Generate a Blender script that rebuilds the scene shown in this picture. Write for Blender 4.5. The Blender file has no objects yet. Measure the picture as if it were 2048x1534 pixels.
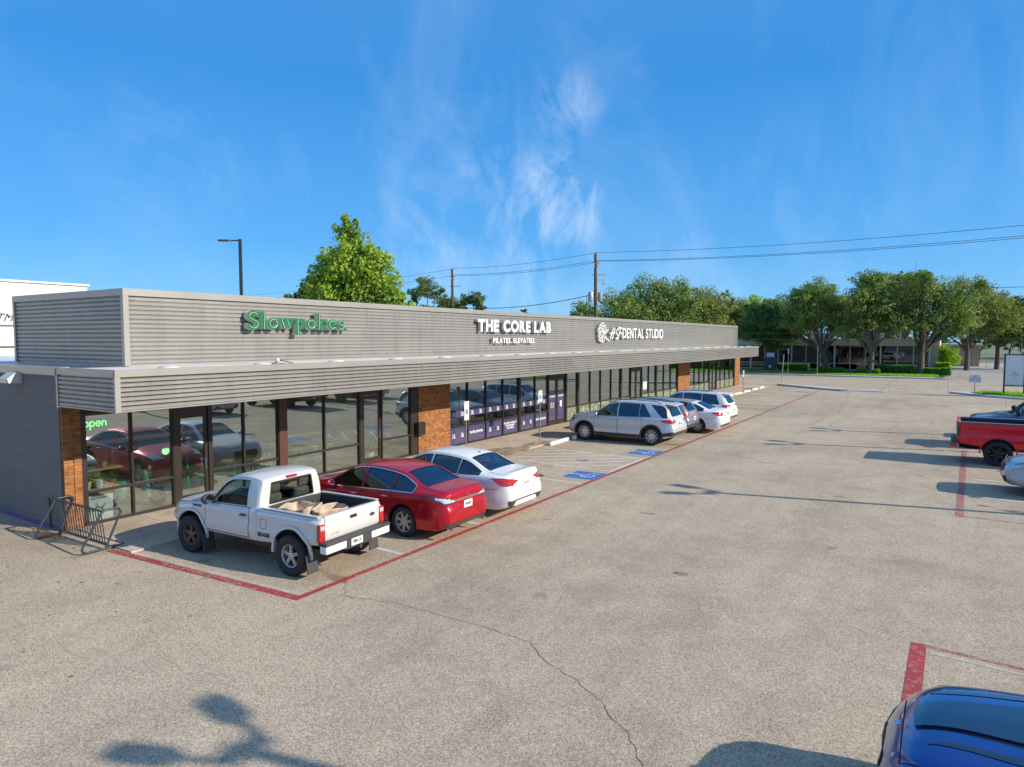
import bpy, bmesh, math, random
from mathutils import Vector, Matrix
from mathutils.bvhtree import BVHTree
from mathutils.geometry import delaunay_2d_cdt, tessellate_polygon

R = math.radians
scene = bpy.context.scene
COL = scene.collection
random.seed(7)

# ------------------------------------------------------------------ camera
CAM_H = 4.3
cam_d = bpy.data.cameras.new('camera')
cam_d.sensor_fit = 'HORIZONTAL'
cam_d.sensor_width = 36.0
cam_d.lens = 1365.0 / 2048.0 * 36.0
cam_d.clip_start = 0.1
cam_d.clip_end = 3000.0
cam = bpy.data.objects.new('camera', cam_d)
COL.objects.link(cam)
cam.location = (0, 0, CAM_H)
cam.rotation_euler = (R(90 - 3.7305), 0, R(32.635))
scene.camera = cam

# ------------------------------------------------------------------ world and sun
SUN_EL, SUN_AZ = R(26.5), R(13.5)          # azimuth measured from +X towards +Y
sun_dir = Vector((math.cos(SUN_EL) * math.cos(SUN_AZ), math.cos(SUN_EL) * math.sin(SUN_AZ), math.sin(SUN_EL)))
sl = bpy.data.lights.new('sun', 'SUN')
sl.energy = 4.7
sl.angle = R(0.53)
sl.color = (1.0, 0.90, 0.76)
so = bpy.data.objects.new('sun', sl)
COL.objects.link(so)
so.location = (30, 10, 30)
so.rotation_euler = sun_dir.to_track_quat('Z', 'Y').to_euler()

world = bpy.data.worlds.new('World')
scene.world = world
world.use_nodes = True
wn = world.node_tree.nodes
wl = world.node_tree.links
wn.clear()
w_out = wn.new('ShaderNodeOutputWorld')
w_bg = wn.new('ShaderNodeBackground')
w_sky = wn.new('ShaderNodeTexSky')
w_sky.sky_type = 'NISHITA'
w_sky.sun_disc = False
w_sky.sun_elevation = SUN_EL
w_sky.sun_rotation = R(90) - SUN_AZ
w_sky.air_density = 1.0
w_sky.dust_density = 0.3
w_sky.ozone_density = 4.0
w_tc = wn.new('ShaderNodeTexCoord')
# the sky of the photo is a deep clean blue
w_tint = wn.new('ShaderNodeMix'); w_tint.data_type = 'RGBA'; w_tint.blend_type = 'MULTIPLY'
w_tint.inputs[0].default_value = 1.0
w_tint.inputs[7].default_value = (0.50, 0.98, 1.42, 1)
wl.new(w_sky.outputs[0], w_tint.inputs[6])
# thin cirrus: stretched noise on the direction vector
w_map = wn.new('ShaderNodeMapping')
w_map.inputs['Rotation'].default_value = (R(20), R(-28), R(30))
w_map.inputs['Scale'].default_value = (2.6, 0.9, 1.3)
w_map.inputs['Location'].default_value = (0.35, 0.1, 0.2)
wl.new(w_tc.outputs['Generated'], w_map.inputs[0])
w_n1 = wn.new('ShaderNodeTexNoise')
w_n1.inputs['Scale'].default_value = 1.7
w_n1.inputs['Detail'].default_value = 9
w_n1.inputs['Roughness'].default_value = 0.62
w_n1.inputs['Distortion'].default_value = 0.9
wl.new(w_map.outputs[0], w_n1.inputs['Vector'])
w_r1 = wn.new('ShaderNodeMapRange')
w_r1.inputs[1].default_value = 0.50
w_r1.inputs[2].default_value = 0.86
w_r1.inputs[3].default_value = 0.0
w_r1.inputs[4].default_value = 0.55
wl.new(w_n1.outputs[0], w_r1.inputs[0])
def sky_patch(d, r_in, r_out, amt):
    """soft mask round a direction of the sky"""
    dp = wn.new('ShaderNodeVectorMath'); dp.operation = 'DOT_PRODUCT'
    nn = wn.new('ShaderNodeVectorMath'); nn.operation = 'NORMALIZE'
    wl.new(w_tc.outputs['Generated'], nn.inputs[0])
    wl.new(nn.outputs[0], dp.inputs[0])
    dp.inputs[1].default_value = Vector(d).normalized()
    mr = wn.new('ShaderNodeMapRange')
    mr.interpolation_type = 'SMOOTHSTEP'
    mr.inputs[1].default_value = math.cos(R(r_out))
    mr.inputs[2].default_value = math.cos(R(r_in))
    mr.inputs[3].default_value = 0
    mr.inputs[4].default_value = amt
    wl.new(dp.outputs['Value'], mr.inputs[0])
    return mr.outputs[0]
def pix_dir(px, py):
    m = Matrix.Rotation(R(32.635), 3, 'Z') @ Matrix.Rotation(R(90 - 3.7305), 3, 'X')
    return m @ Vector((px - 1024, 767 - py, -1365))
def wmath(op, a, b):
    n = wn.new('ShaderNodeMath'); n.operation = op; n.use_clamp = op != 'ADD'
    for i, v in enumerate((a, b)):
        if isinstance(v, (int, float)): n.inputs[i].default_value = v
        else: wl.new(v, n.inputs[i])
    return n.outputs[0]
w_n2 = wn.new('ShaderNodeTexNoise')
w_n2.inputs['Scale'].default_value = 6.0
w_n2.inputs['Detail'].default_value = 10
w_n2.inputs['Roughness'].default_value = 0.66
w_n2.inputs['Distortion'].default_value = 0.45
wl.new(w_map.outputs[0], w_n2.inputs['Vector'])
w_r2 = wn.new('ShaderNodeMapRange')
w_r2.inputs[1].default_value = 0.42
w_r2.inputs[2].default_value = 0.80
wl.new(w_n2.outputs[0], w_r2.inputs[0])
mask = None
for px, py, ri, ro, amt in ((1138, 205, 0.0, 3.4, .42), (1128, 400, .0, 4.8, .55), (960, 400, 0, 12, .20),
                            (1000, 540, 0, 12, .26), (340, 300, 0, 7, .13), (1390, 560, 0, 5, .16), (1550, 470, 3, 12, .10)):
    p = sky_patch(pix_dir(px, py), ri, ro, amt)
    mask = p if mask is None else wmath('ADD', mask, p)
cl = wmath('MULTIPLY', mask, w_r2.outputs[0])
w_lo = sky_patch((0, 0, 1), 40, 90, 1.0)
base = wmath('MULTIPLY', w_r1.outputs[0], 0.30)
cl = wmath('ADD', cl, base)
cl = wmath('MINIMUM', cl, 0.72)
w_mix = wn.new('ShaderNodeMix'); w_mix.data_type = 'RGBA'
wl.new(cl, w_mix.inputs[0])
# clear-day gradient blended with the physical sky; unseen zenith brightened to lift shade
w_sep = wn.new('ShaderNodeSeparateXYZ'); w_nrm = wn.new('ShaderNodeVectorMath'); w_nrm.operation = 'NORMALIZE'
wl.new(w_tc.outputs['Generated'], w_nrm.inputs[0]); wl.new(w_nrm.outputs[0], w_sep.inputs[0])
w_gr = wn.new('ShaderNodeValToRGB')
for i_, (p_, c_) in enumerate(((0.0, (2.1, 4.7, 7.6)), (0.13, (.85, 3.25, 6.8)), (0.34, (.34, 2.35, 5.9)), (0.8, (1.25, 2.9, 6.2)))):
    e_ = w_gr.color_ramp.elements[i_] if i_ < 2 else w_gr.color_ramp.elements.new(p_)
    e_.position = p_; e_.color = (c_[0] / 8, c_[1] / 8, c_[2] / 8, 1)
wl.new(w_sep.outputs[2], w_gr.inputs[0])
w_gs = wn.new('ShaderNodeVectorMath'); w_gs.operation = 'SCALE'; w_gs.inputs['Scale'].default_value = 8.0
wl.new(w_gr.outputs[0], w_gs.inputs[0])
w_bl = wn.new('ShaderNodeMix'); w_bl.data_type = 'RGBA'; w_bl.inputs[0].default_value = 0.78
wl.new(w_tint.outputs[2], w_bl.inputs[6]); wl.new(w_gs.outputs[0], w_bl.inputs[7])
# pale haze round the unseen sun, added to lift and neutralise the shade
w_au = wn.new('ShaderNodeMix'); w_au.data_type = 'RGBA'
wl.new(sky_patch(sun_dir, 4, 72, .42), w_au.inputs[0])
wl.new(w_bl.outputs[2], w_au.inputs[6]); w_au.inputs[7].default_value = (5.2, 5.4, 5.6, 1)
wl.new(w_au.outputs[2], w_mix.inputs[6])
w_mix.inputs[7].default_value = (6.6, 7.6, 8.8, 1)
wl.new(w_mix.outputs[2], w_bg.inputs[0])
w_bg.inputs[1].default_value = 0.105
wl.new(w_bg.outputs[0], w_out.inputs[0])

scene.view_settings.view_transform = 'Standard'
scene.view_settings.look = 'None'
scene.view_settings.gamma = 1
scene.view_settings.exposure = 0.35
scene.cycles.max_bounces = 8
scene.cycles.transparent_max_bounces = 16
scene.cycles.caustics_reflective = False
scene.cycles.caustics_refractive = False

# ------------------------------------------------------------------ tagging
def tag(o, label=None, cat=None, group=None, kind=None):
    if label: o['label'] = label
    if cat: o['category'] = cat
    if group: o['group'] = group
    if kind: o['kind'] = kind
    return o

def thing(name, label, cat, loc=(0, 0, 0), rz=0, group=None):
    o = bpy.data.objects.new(name, None)
    COL.objects.link(o)
    o.empty_display_size = 0.3
    o.location = loc
    o.rotation_euler = (0, 0, rz)
    return tag(o, label, cat, group)

def dup(root, loc, rz=None, label=None, group=None, scale=None):
    def cp(o, par):
        c = o.copy(); COL.objects.link(c); c.parent = par
        for ch in [q for q in bpy.data.objects if q.parent == o]:
            cp(ch, c)
        return c
    r = cp(root, None)
    r.location = loc
    if rz is not None: r.rotation_euler = (0, 0, rz)
    if scale: r.scale = scale
    if label: r['label'] = label
    if group: r['group'] = group
    return r

# ------------------------------------------------------------------ mesh builder
class MB:
    def __init__(self):
        self.v = []; self.f = []; self.m = []
    def add(self, vs, fs, mi=0):
        b = len(self.v)
        self.v += [tuple(q) for q in vs]
        for q in fs:
            self.f.append([b + i for i in q]); self.m.append(mi)
    def box(self, x0, x1, y0, y1, z0, z1, mi=0):
        vs = [(x, y, z) for x in (x0, x1) for y in (y0, y1) for z in (z0, z1)]
        self.add(vs, [(0, 1, 3, 2), (4, 6, 7, 5), (0, 4, 5, 1), (2, 3, 7, 6), (0, 2, 6, 4), (1, 5, 7, 3)], mi)
        return self
    def obox(self, M, sx, sy, sz, mi=0):
        vs = [M @ Vector((x, y, z)) for x in (-sx / 2, sx / 2) for y in (-sy / 2, sy / 2) for z in (-sz / 2, sz / 2)]
        self.add(vs, [(0, 1, 3, 2), (4, 6, 7, 5), (0, 4, 5, 1), (2, 3, 7, 6), (0, 2, 6, 4), (1, 5, 7, 3)], mi)
        return self
    def rbox(self, x0, x1, y0, y1, z0, z1, r=0.02, mi=0):
        bm = bmesh.new()
        bmesh.ops.create_cube(bm, size=1)
        for v in bm.verts:
            v.co = Vector(((x0 + x1) / 2 + v.co.x * (x1 - x0), (y0 + y1) / 2 + v.co.y * (y1 - y0), (z0 + z1) / 2 + v.co.z * (z1 - z0)))
        bmesh.ops.bevel(bm, geom=bm.edges[:], offset=r, segments=3, affect='EDGES', profile=0.5)
        self.bm(bm, mi)
        return self
    def bm(self, bm, mi=0, M=None):
        bm.verts.index_update()
        self.add([(M @ v.co) if M else v.co.copy() for v in bm.verts], [[v.index for v in f.verts] for f in bm.faces], mi)
        bm.free()
    def tube(self, pts, r, n=8, mi=0, closed=False, caps=True):
        pts = [Vector(p) for p in pts]
        k = len(pts)
        rs = r if isinstance(r, (list, tuple)) else [r] * k
        vs = []; prev = None
        for i, p in enumerate(pts):
            if closed: t = pts[(i + 1) % k] - pts[i - 1]
            else: t = pts[min(i + 1, k - 1)] - pts[max(i - 1, 0)]
            if t.length < 1e-9: t = Vector((0, 0, 1))
            t.normalize()
            if prev is None:
                a = Vector((0, 0, 1)) if abs(t.z) < .9 else Vector((1, 0, 0))
                u = t.cross(a).normalized()
            else:
                u = (prev - t * prev.dot(t))
                if u.length < 1e-6: u = t.orthogonal()
                u.normalize()
            prev = u
            w = t.cross(u)
            for j in range(n):
                an = 2 * math.pi * j / n
                vs.append(p + (u * math.cos(an) + w * math.sin(an)) * rs[i])
        fs = []
        for i in range(k if closed else k - 1):
            for j in range(n):
                a = i * n + j; b = i * n + (j + 1) % n
                c = ((i + 1) % k) * n + (j + 1) % n; d = ((i + 1) % k) * n + j
                fs.append((a, b, c, d))
        if caps and not closed:
            fs.append(tuple(range(n - 1, -1, -1)))
            fs.append(tuple((k - 1) * n + j for j in range(n)))
        self.add(vs, fs, mi)
        return self
    def prism(self, poly, f, d, mi=0):
        """poly: 2D outline, f maps (u,v)->3D, d: extrusion vector"""
        tris = tessellate_polygon([[Vector((p[0], p[1], 0)) for p in poly]])
        n = len(poly); d = Vector(d)
        a = [Vector(f(*p)) for p in poly]
        b = [q + d for q in a]
        fs = [tuple(t) for t in tris] + [tuple(n + i for i in reversed(t)) for t in tris]
        fs += [(i, (i + 1) % n, n + (i + 1) % n, n + i) for i in range(n)]
        self.add(a + b, fs, mi)
        return self
    def lathe(self, prof, n=28, mi=0, ax='y', c=(0, 0, 0)):
        vs = []; c = Vector(c)
        for (r, h) in prof:
            for j in range(n):
                an = 2 * math.pi * j / n
                x, z = r * math.cos(an), r * math.sin(an)
                vs.append(c + (Vector((x, h, z)) if ax == 'y' else Vector((x, z, h)) if ax == 'z' else Vector((h, x, z))))
        fs = []
        for i in range(len(prof) - 1):
            for j in range(n):
                fs.append((i * n + j, i * n + (j + 1) % n, (i + 1) * n + (j + 1) % n, (i + 1) * n + j))
        self.add(vs, fs, mi)
        return self
    def quad(self, a, b, c, d, mi=0):
        self.add([a, b, c, d], [(0, 1, 2, 3)], mi)
        return self
    def build(self, name, mats, parent=None, smooth=None, world=False, fix=True):
        if not isinstance(mats, (list, tuple)): mats = [mats]
        me = bpy.data.meshes.new(name)
        off = Vector((0, 0, 0))
        if world and parent is not None: off = parent.location.copy()
        me.from_pydata([(p[0] - off.x, p[1] - off.y, p[2] - off.z) for p in self.v], [], self.f)
        for m in mats: me.materials.append(m)
        if len(mats) > 1: me.polygons.foreach_set('material_index', self.m)
        if fix:
            bm = bmesh.new(); bm.from_mesh(me)
            bmesh.ops.recalc_face_normals(bm, faces=bm.faces[:])
            bm.to_mesh(me); bm.free()
        if smooth is not None:
            me.polygons.foreach_set('use_smooth', [True] * len(me.polygons))
            me.set_sharp_from_angle(angle=R(smooth))
        me.update()
        o = bpy.data.objects.new(name, me)
        COL.objects.link(o)
        if parent is not None: o.parent = parent
        return o

# ------------------------------------------------------------------ materials
def nt(name):
    m = bpy.data.materials.new(name); m.use_nodes = True
    n = m.node_tree.nodes; l = m.node_tree.links
    return m, n, l, n['Principled BSDF']

def setp(p, **k):
    for a, b in k.items():
        p.inputs[a.replace('_', ' ')].default_value = b

def rgb(h):
    """sRGB hex of a real surface colour -> linear"""
    c = [int(h[i:i + 2], 16) / 255 for i in (0, 2, 4)]
    return tuple([(x / 12.92 if x <= .04045 else ((x + .055) / 1.055) ** 2.4) for x in c] + [1])

def mat(name, col, rough=.6, metal=0., var=.12, scale=3., coat=0., spec=.5, bump=0., bscale=40., emit=None, es=1.):
    m, n, l, p = nt(name)
    col = tuple(col) + ((1,) if len(col) == 3 else ())
    setp(p, Base_Color=col, Roughness=rough, Metallic=metal)
    p.inputs['Specular IOR Level'].default_value = spec
    p.inputs['Coat Weight'].default_value = coat
    p.inputs['Coat Roughness'].default_value = .04
    tc = n.new('ShaderNodeTexCoord')
    if var > 0:
        nz = n.new('ShaderNodeTexNoise'); nz.inputs['Scale'].default_value = scale; nz.inputs['Detail'].default_value = 5
        l.new(tc.outputs['Object'], nz.inputs['Vector'])
        mr = n.new('ShaderNodeMapRange'); mr.inputs[1].default_value = .3; mr.inputs[2].default_value = .7
        mr.inputs[3].default_value = 1 - var; mr.inputs[4].default_value = 1 + var
        l.new(nz.outputs[0], mr.inputs[0])
        mx = n.new('ShaderNodeVectorMath'); mx.operation = 'SCALE'
        mx.inputs[0].default_value = col[:3]
        l.new(mr.outputs[0], mx.inputs['Scale'])
        l.new(mx.outputs[0], p.inputs['Base Color'])
    if bump > 0:
        nb = n.new('ShaderNodeTexNoise'); nb.inputs['Scale'].default_value = bscale; nb.inputs['Detail'].default_value = 4
        l.new(tc.outputs['Object'], nb.inputs['Vector'])
        b = n.new('ShaderNodeBump'); b.inputs['Strength'].default_value = bump; b.inputs['Distance'].default_value = .02
        l.new(nb.outputs[0], b.inputs['Height'])
        l.new(b.outputs[0], p.inputs['Normal'])
    if emit:
        p.inputs['Emission Color'].default_value = tuple(emit) + (1,)
        p.inputs['Emission Strength'].default_value = es
    return m

def paint(name, col, metal=.3, rough=.32, dust=.10, coat=.8):
    """car paint: clear coat, fine flake variation, a little road dust low on the body; inside of the shell dark"""
    m, n, l, p = nt(name)
    setp(p, Roughness=rough, Metallic=metal)
    p.inputs['Coat Weight'].default_value = coat
    p.inputs['Coat Roughness'].default_value = .03
    tc = n.new('ShaderNodeTexCoord')
    sp = n.new('ShaderNodeSeparateXYZ'); l.new(tc.outputs['Object'], sp.inputs[0])
    nz = n.new('ShaderNodeTexNoise'); nz.inputs['Scale'].default_value = 4; nz.inputs['Detail'].default_value = 6
    l.new(tc.outputs['Object'], nz.inputs['Vector'])
    mr = n.new('ShaderNodeMapRange')
    mr.inputs[1].default_value = .75; mr.inputs[2].default_value = .15; mr.inputs[3].default_value = 0; mr.inputs[4].default_value = dust
    l.new(sp.outputs[2], mr.inputs[0])
    mu = n.new('ShaderNodeMath'); mu.operation = 'MULTIPLY'
    l.new(mr.outputs[0], mu.inputs[0]); l.new(nz.outputs[0], mu.inputs[1])
    mx = n.new('ShaderNodeMix'); mx.data_type = 'RGBA'
    l.new(mu.outputs[0], mx.inputs[0])
    mx.inputs[6].default_value = tuple(col[:3]) + (1,)
    mx.inputs[7].default_value = (.24, .21, .17, 1)
    bf = n.new('ShaderNodeNewGeometry')
    m2 = n.new('ShaderNodeMix'); m2.data_type = 'RGBA'
    l.new(bf.outputs['Backfacing'], m2.inputs[0])
    l.new(mx.outputs[2], m2.inputs[6]); m2.inputs[7].default_value = (.02, .02, .02, 1)
    l.new(m2.outputs[2], p.inputs['Base Color'])
    return m

def glass(name, tint=(.5, .6, .6), ior=1.7, rough=0.0, refl=(1, 1, 1), wave=0.0, boost=0.0):
    """window glass: tinted see-through with a mirror layer by Fresnel"""
    m = bpy.data.materials.new(name); m.use_nodes = True
    n = m.node_tree.nodes; l = m.node_tree.links; n.clear()
    o = n.new('ShaderNodeOutputMaterial')
    t = n.new('ShaderNodeBsdfTransparent'); t.inputs[0].default_value = tuple(tint) + (1,)
    g = n.new('ShaderNodeBsdfGlossy'); g.inputs['Color'].default_value = tuple(refl) + (1,); g.inputs['Roughness'].default_value = rough
    f = n.new('ShaderNodeFresnel')
    gm = n.new('ShaderNodeNewGeometry'); iv = n.new('ShaderNodeMapRange')     # same reflectance from both sides of a thin sheet
    iv.inputs[3].default_value = ior; iv.inputs[4].default_value = 1 / ior
    l.new(gm.outputs['Backfacing'], iv.inputs[0]); l.new(iv.outputs[0], f.inputs[0])
    mx = n.new('ShaderNodeMixShader')
    src = f.outputs[0]
    if boost:
        a = n.new('ShaderNodeMath'); a.operation = 'ADD'; a.use_clamp = True; a.inputs[1].default_value = boost
        l.new(f.outputs[0], a.inputs[0]); src = a.outputs[0]
    l.new(src, mx.inputs[0]); l.new(t.outputs[0], mx.inputs[1]); l.new(g.outputs[0], mx.inputs[2])
    if wave:
        tc = n.new('ShaderNodeTexCoord')
        nz = n.new('ShaderNodeTexNoise'); nz.inputs['Scale'].default_value = 1.1; nz.inputs['Detail'].default_value = 1
        l.new(tc.outputs['Object'], nz.inputs['Vector'])
        b = n.new('ShaderNodeBump'); b.inputs['Strength'].default_value = wave; b.inputs['Distance'].default_value = .05
        l.new(nz.outputs[0], b.inputs['Height']); l.new(b.outputs[0], g.inputs['Normal'])
    l.new(mx.outputs[0], o.inputs[0])
    return m

def math_node(n, l, op, a, b=None, clamp=False):
    q = n.new('ShaderNodeMath'); q.operation = op; q.use_clamp = clamp
    for i, v in enumerate((a, b)):
        if v is None: continue
        if isinstance(v, (int, float)): q.inputs[i].default_value = v
        else: l.new(v, q.inputs[i])
    return q.outputs[0]

def noise(n, l, vec, scale, detail=5, rough=.5, dist=0.):
    q = n.new('ShaderNodeTexNoise')
    q.inputs['Scale'].default_value = scale; q.inputs['Detail'].default_value = detail
    q.inputs['Roughness'].default_value = rough; q.inputs['Distortion'].default_value = dist
    l.new(vec, q.inputs['Vector'])
    return q.outputs[0]

def ramp(n, l, fac, stops):
    q = n.new('ShaderNodeValToRGB')
    e = q.color_ramp.elements
    while len(e) < len(stops): e.new(0.5)
    for i, (p, c) in enumerate(stops):
        e[i].position = p; e[i].color = tuple(c[:3]) + (1,) if not isinstance(c, (int, float)) else (c, c, c, 1)
    l.new(fac, q.inputs[0])
    return q.outputs[0]

def mixc(n, l, fac, a, b, bt='MIX'):
    q = n.new('ShaderNodeMix'); q.data_type = 'RGBA'; q.blend_type = bt
    for i, v in ((0, fac), (6, a), (7, b)):
        if isinstance(v, (int, float)): q.inputs[i].default_value = v
        elif isinstance(v, tuple): q.inputs[i].default_value = tuple(v[:3]) + (1,)
        else: l.new(v, q.inputs[i])
    return q.outputs[2]

def pavement(name, dark, light, blotch=.25, grain=55., crack=0.0, joints=None, rust=0.0):
    """worn exposed-aggregate paving: pebble speckle, tyre-worn blotches, faint stains"""
    m, n, l, p = nt(name)
    tc = n.new('ShaderNodeTexCoord'); v = tc.outputs['Object']
    vo = n.new('ShaderNodeTexVoronoi'); vo.inputs['Scale'].default_value = grain
    l.new(v, vo.inputs['Vector'])
    sep = n.new('ShaderNodeSeparateColor'); l.new(vo.outputs['Color'], sep.inputs[0])
    g1 = noise(n, l, v, grain * .55, 4, .75)
    gm = math_node(n, l, 'ADD', math_node(n, l, 'MULTIPLY', sep.outputs[0], .45), math_node(n, l, 'MULTIPLY', g1, .55))
    c = ramp(n, l, gm, [(.20, tuple(x * .45 for x in dark)), (.40, dark), (.62, light), (.85, tuple(min(1, x * 1.35) for x in light))])
    b1 = noise(n, l, v, .16, 7, .68, .5)
    b2 = noise(n, l, v, 1.3, 6, .65, .6)
    b = math_node(n, l, 'ADD', math_node(n, l, 'MULTIPLY', b1, .65), math_node(n, l, 'MULTIPLY', b2, .35))
    f = ramp(n, l, b, [(.34, 1 - blotch), (.5, .98), (.64, 1 + blotch * .6)])
    c = mixc(n, l, 1.0, c, f, 'MULTIPLY')
    # drips and oil spots
    sv = n.new('ShaderNodeTexVoronoi'); sv.inputs['Scale'].default_value = .55
    dv = n.new('ShaderNodeVectorMath'); dv.operation = 'ADD'
    nn = n.new('ShaderNodeTexNoise'); nn.inputs['Scale'].default_value = 3.; l.new(v, nn.inputs['Vector'])
    sc = n.new('ShaderNodeVectorMath'); sc.operation = 'SCALE'; sc.inputs['Scale'].default_value = .35
    l.new(nn.outputs['Color'], sc.inputs[0]); l.new(v, dv.inputs[0]); l.new(sc.outputs[0], dv.inputs[1])
    l.new(dv.outputs[0], sv.inputs['Vector'])
    spot = ramp(n, l, sv.outputs['Distance'], [(.035, .55), (.10, 1.0)])
    c = mixc(n, l, .8, c, spot, 'MULTIPLY')
    mm = n.new('ShaderNodeMapping'); mm.inputs['Scale'].default_value = (1.6, .10, 1)
    l.new(v, mm.inputs[0])
    tr = ramp(n, l, noise(n, l, mm.outputs[0], 1.0, 5, .6), [(.40, .80), (.56, 1.0)])
    c = mixc(n, l, .30, c, tr, 'MULTIPLY')
    # a few dark specks of litter and gum
    gv = n.new('ShaderNodeTexVoronoi'); gv.inputs['Scale'].default_value = 2.3; l.new(v, gv.inputs['Vector'])
    gs = ramp(n, l, gv.outputs['Distance'], [(.025, .35), (.045, 1.0)])
    c = mixc(n, l, .8, c, gs, 'MULTIPLY')
    if rust:
        rn = ramp(n, l, noise(n, l, v, .55, 5, .7, .8), [(.5, 0.), (.72, rust)])
        c = mixc(n, l, rn, c, (.32, .20, .09))
    if joints:
        sx = n.new('ShaderNodeSeparateXYZ'); l.new(v, sx.inputs[0])
        for ax, step, w, off in joints:
            q = math_node(n, l, 'ADD', sx.outputs[ax], off)
            q = math_node(n, l, 'PINGPONG', q, step / 2)
            j = math_node(n, l, 'LESS_THAN', q, w)
            c = mixc(n, l, math_node(n, l, 'MULTIPLY', j, .65), c, (.06, .05, .04))
    l.new(c, p.inputs['Base Color'])
    p.inputs['Roughness'].default_value = .92
    p.inputs['Specular IOR Level'].default_value = .2
    bp = n.new('ShaderNodeBump'); bp.inputs['Strength'].default_value = .55; bp.inputs['Distance'].default_value = .012
    l.new(gm, bp.inputs['Height']); l.new(bp.outputs[0], p.inputs['Normal'])
    return m

def worn(name, col, under, wear=.45, scale=9.):
    """road paint with chips through to the paving"""
    m, n, l, p = nt(name)
    tc = n.new('ShaderNodeTexCoord'); v = tc.outputs['Object']
    f = math_node(n, l, 'ADD', math_node(n, l, 'MULTIPLY', noise(n, l, v, scale, 8, .7), .6), math_node(n, l, 'MULTIPLY', noise(n, l, v, 60, 3, .7), .4))
    k = ramp(n, l, f, [(max(0, wear - .04), 1.0), (min(1, wear + .06), 0.0)])
    c = mixc(n, l, k, tuple(col), tuple(under))
    g = noise(n, l, v, 1.2, 4)
    c = mixc(n, l, 1.0, c, ramp(n, l, g, [(.3, .8), (.7, 1.1)]), 'MULTIPLY')
    l.new(c, p.inputs['Base Color'])
    p.inputs['Roughness'].default_value = .75
    return m

def brick(name, c1, c2, mortar, bw=.2, rh=.067, mt=.01, axis='yz', bump=.6, rnd=.5, off=.5):
    m, n, l, p = nt(name)
    tc = n.new('ShaderNodeTexCoord')
    sp = n.new('ShaderNodeSeparateXYZ'); l.new(tc.outputs['Object'], sp.inputs[0])
    cb = n.new('ShaderNodeCombineXYZ')
    if axis == 'auto':
        l.new(math_node(n, l, 'ADD', sp.outputs[0], sp.outputs[1]), cb.inputs[0])
    else:
        l.new(sp.outputs[0 if axis == 'xz' else 1], cb.inputs[0])
    l.new(sp.outputs[2], cb.inputs[1])
    b = n.new('ShaderNodeTexBrick')
    b.inputs['Scale'].default_value = 1
    b.inputs['Brick Width'].default_value = bw; b.inputs['Row Height'].default_value = rh
    b.inputs['Mortar Size'].default_value = mt; b.inputs['Mortar Smooth'].default_value = .3
    b.offset = off
    b.inputs['Color1'].default_value = (0, 0, 0, 1); b.inputs['Color2'].default_value = (1, 1, 1, 1); b.inputs['Mortar'].default_value = (.5, .5, .5, 1)
    b.inputs['Bias'].default_value = 0
    l.new(cb.outputs[0], b.inputs['Vector'])
    nz = noise(n, l, tc.outputs['Object'], 6, 6, .6)
    s2 = n.new('ShaderNodeSeparateColor'); l.new(b.outputs[0], s2.inputs[0])
    f = math_node(n, l, 'ADD', math_node(n, l, 'MULTIPLY', s2.outputs[0], rnd), math_node(n, l, 'MULTIPLY', nz, 1 - rnd))
    c = ramp(n, l, f, [(.25, c1), (.68, c2)])
    c = mixc(n, l, b.outputs['Fac'], c, tuple(mortar))
    l.new(c, p.inputs['Base Color'])
    p.inputs['Roughness'].default_value = .85
    bp = n.new('ShaderNodeBump'); bp.inputs['Strength'].default_value = bump; bp.inputs['Distance'].default_value = .01
    inv = math_node(n, l, 'SUBTRACT', 1.0, b.outputs['Fac'])
    hh = math_node(n, l, 'ADD', inv, math_node(n, l, 'MULTIPLY', noise(n, l, tc.outputs['Object'], 60, 3), .3))
    l.new(hh, bp.inputs['Height']); l.new(bp.outputs[0], p.inputs['Normal'])
    return m

def leafmat(name, c1, c2, trans=.35):
    """leaves: each leaf its own tone, some light coming through"""
    m = bpy.data.materials.new(name); m.use_nodes = True
    n = m.node_tree.nodes; l = m.node_tree.links; n.clear()
    o = n.new('ShaderNodeOutputMaterial')
    g = n.new('ShaderNodeNewGeometry')
    tc = n.new('ShaderNodeTexCoord')
    nz = noise(n, l, tc.outputs['Object'], .55, 3)
    f = math_node(n, l, 'ADD', math_node(n, l, 'MULTIPLY', g.outputs['Random Per Island'], .5), math_node(n, l, 'MULTIPLY', math_node(n, l, 'POWER', nz, 1.5), 1.0))
    c = ramp(n, l, f, [(.15, c1), (.85, c2)])
    d = n.new('ShaderNodeBsdfPrincipled'); l.new(c, d.inputs['Base Color']); d.inputs['Roughness'].default_value = .5
    d.inputs['Specular IOR Level'].default_value = .35
    t = n.new('ShaderNodeBsdfTranslucent')
    c2n = mixc(n, l, 1.0, c, (1.5, 1.6, .6), 'MULTIPLY')
    l.new(c2n, t.inputs[0])
    mx = n.new('ShaderNodeMixShader'); mx.inputs[0].default_value = trans
    l.new(d.outputs[0], mx.inputs[1]); l.new(t.outputs[0], mx.inputs[2])
    l.new(mx.outputs[0], o.inputs[0])
    return m

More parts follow.
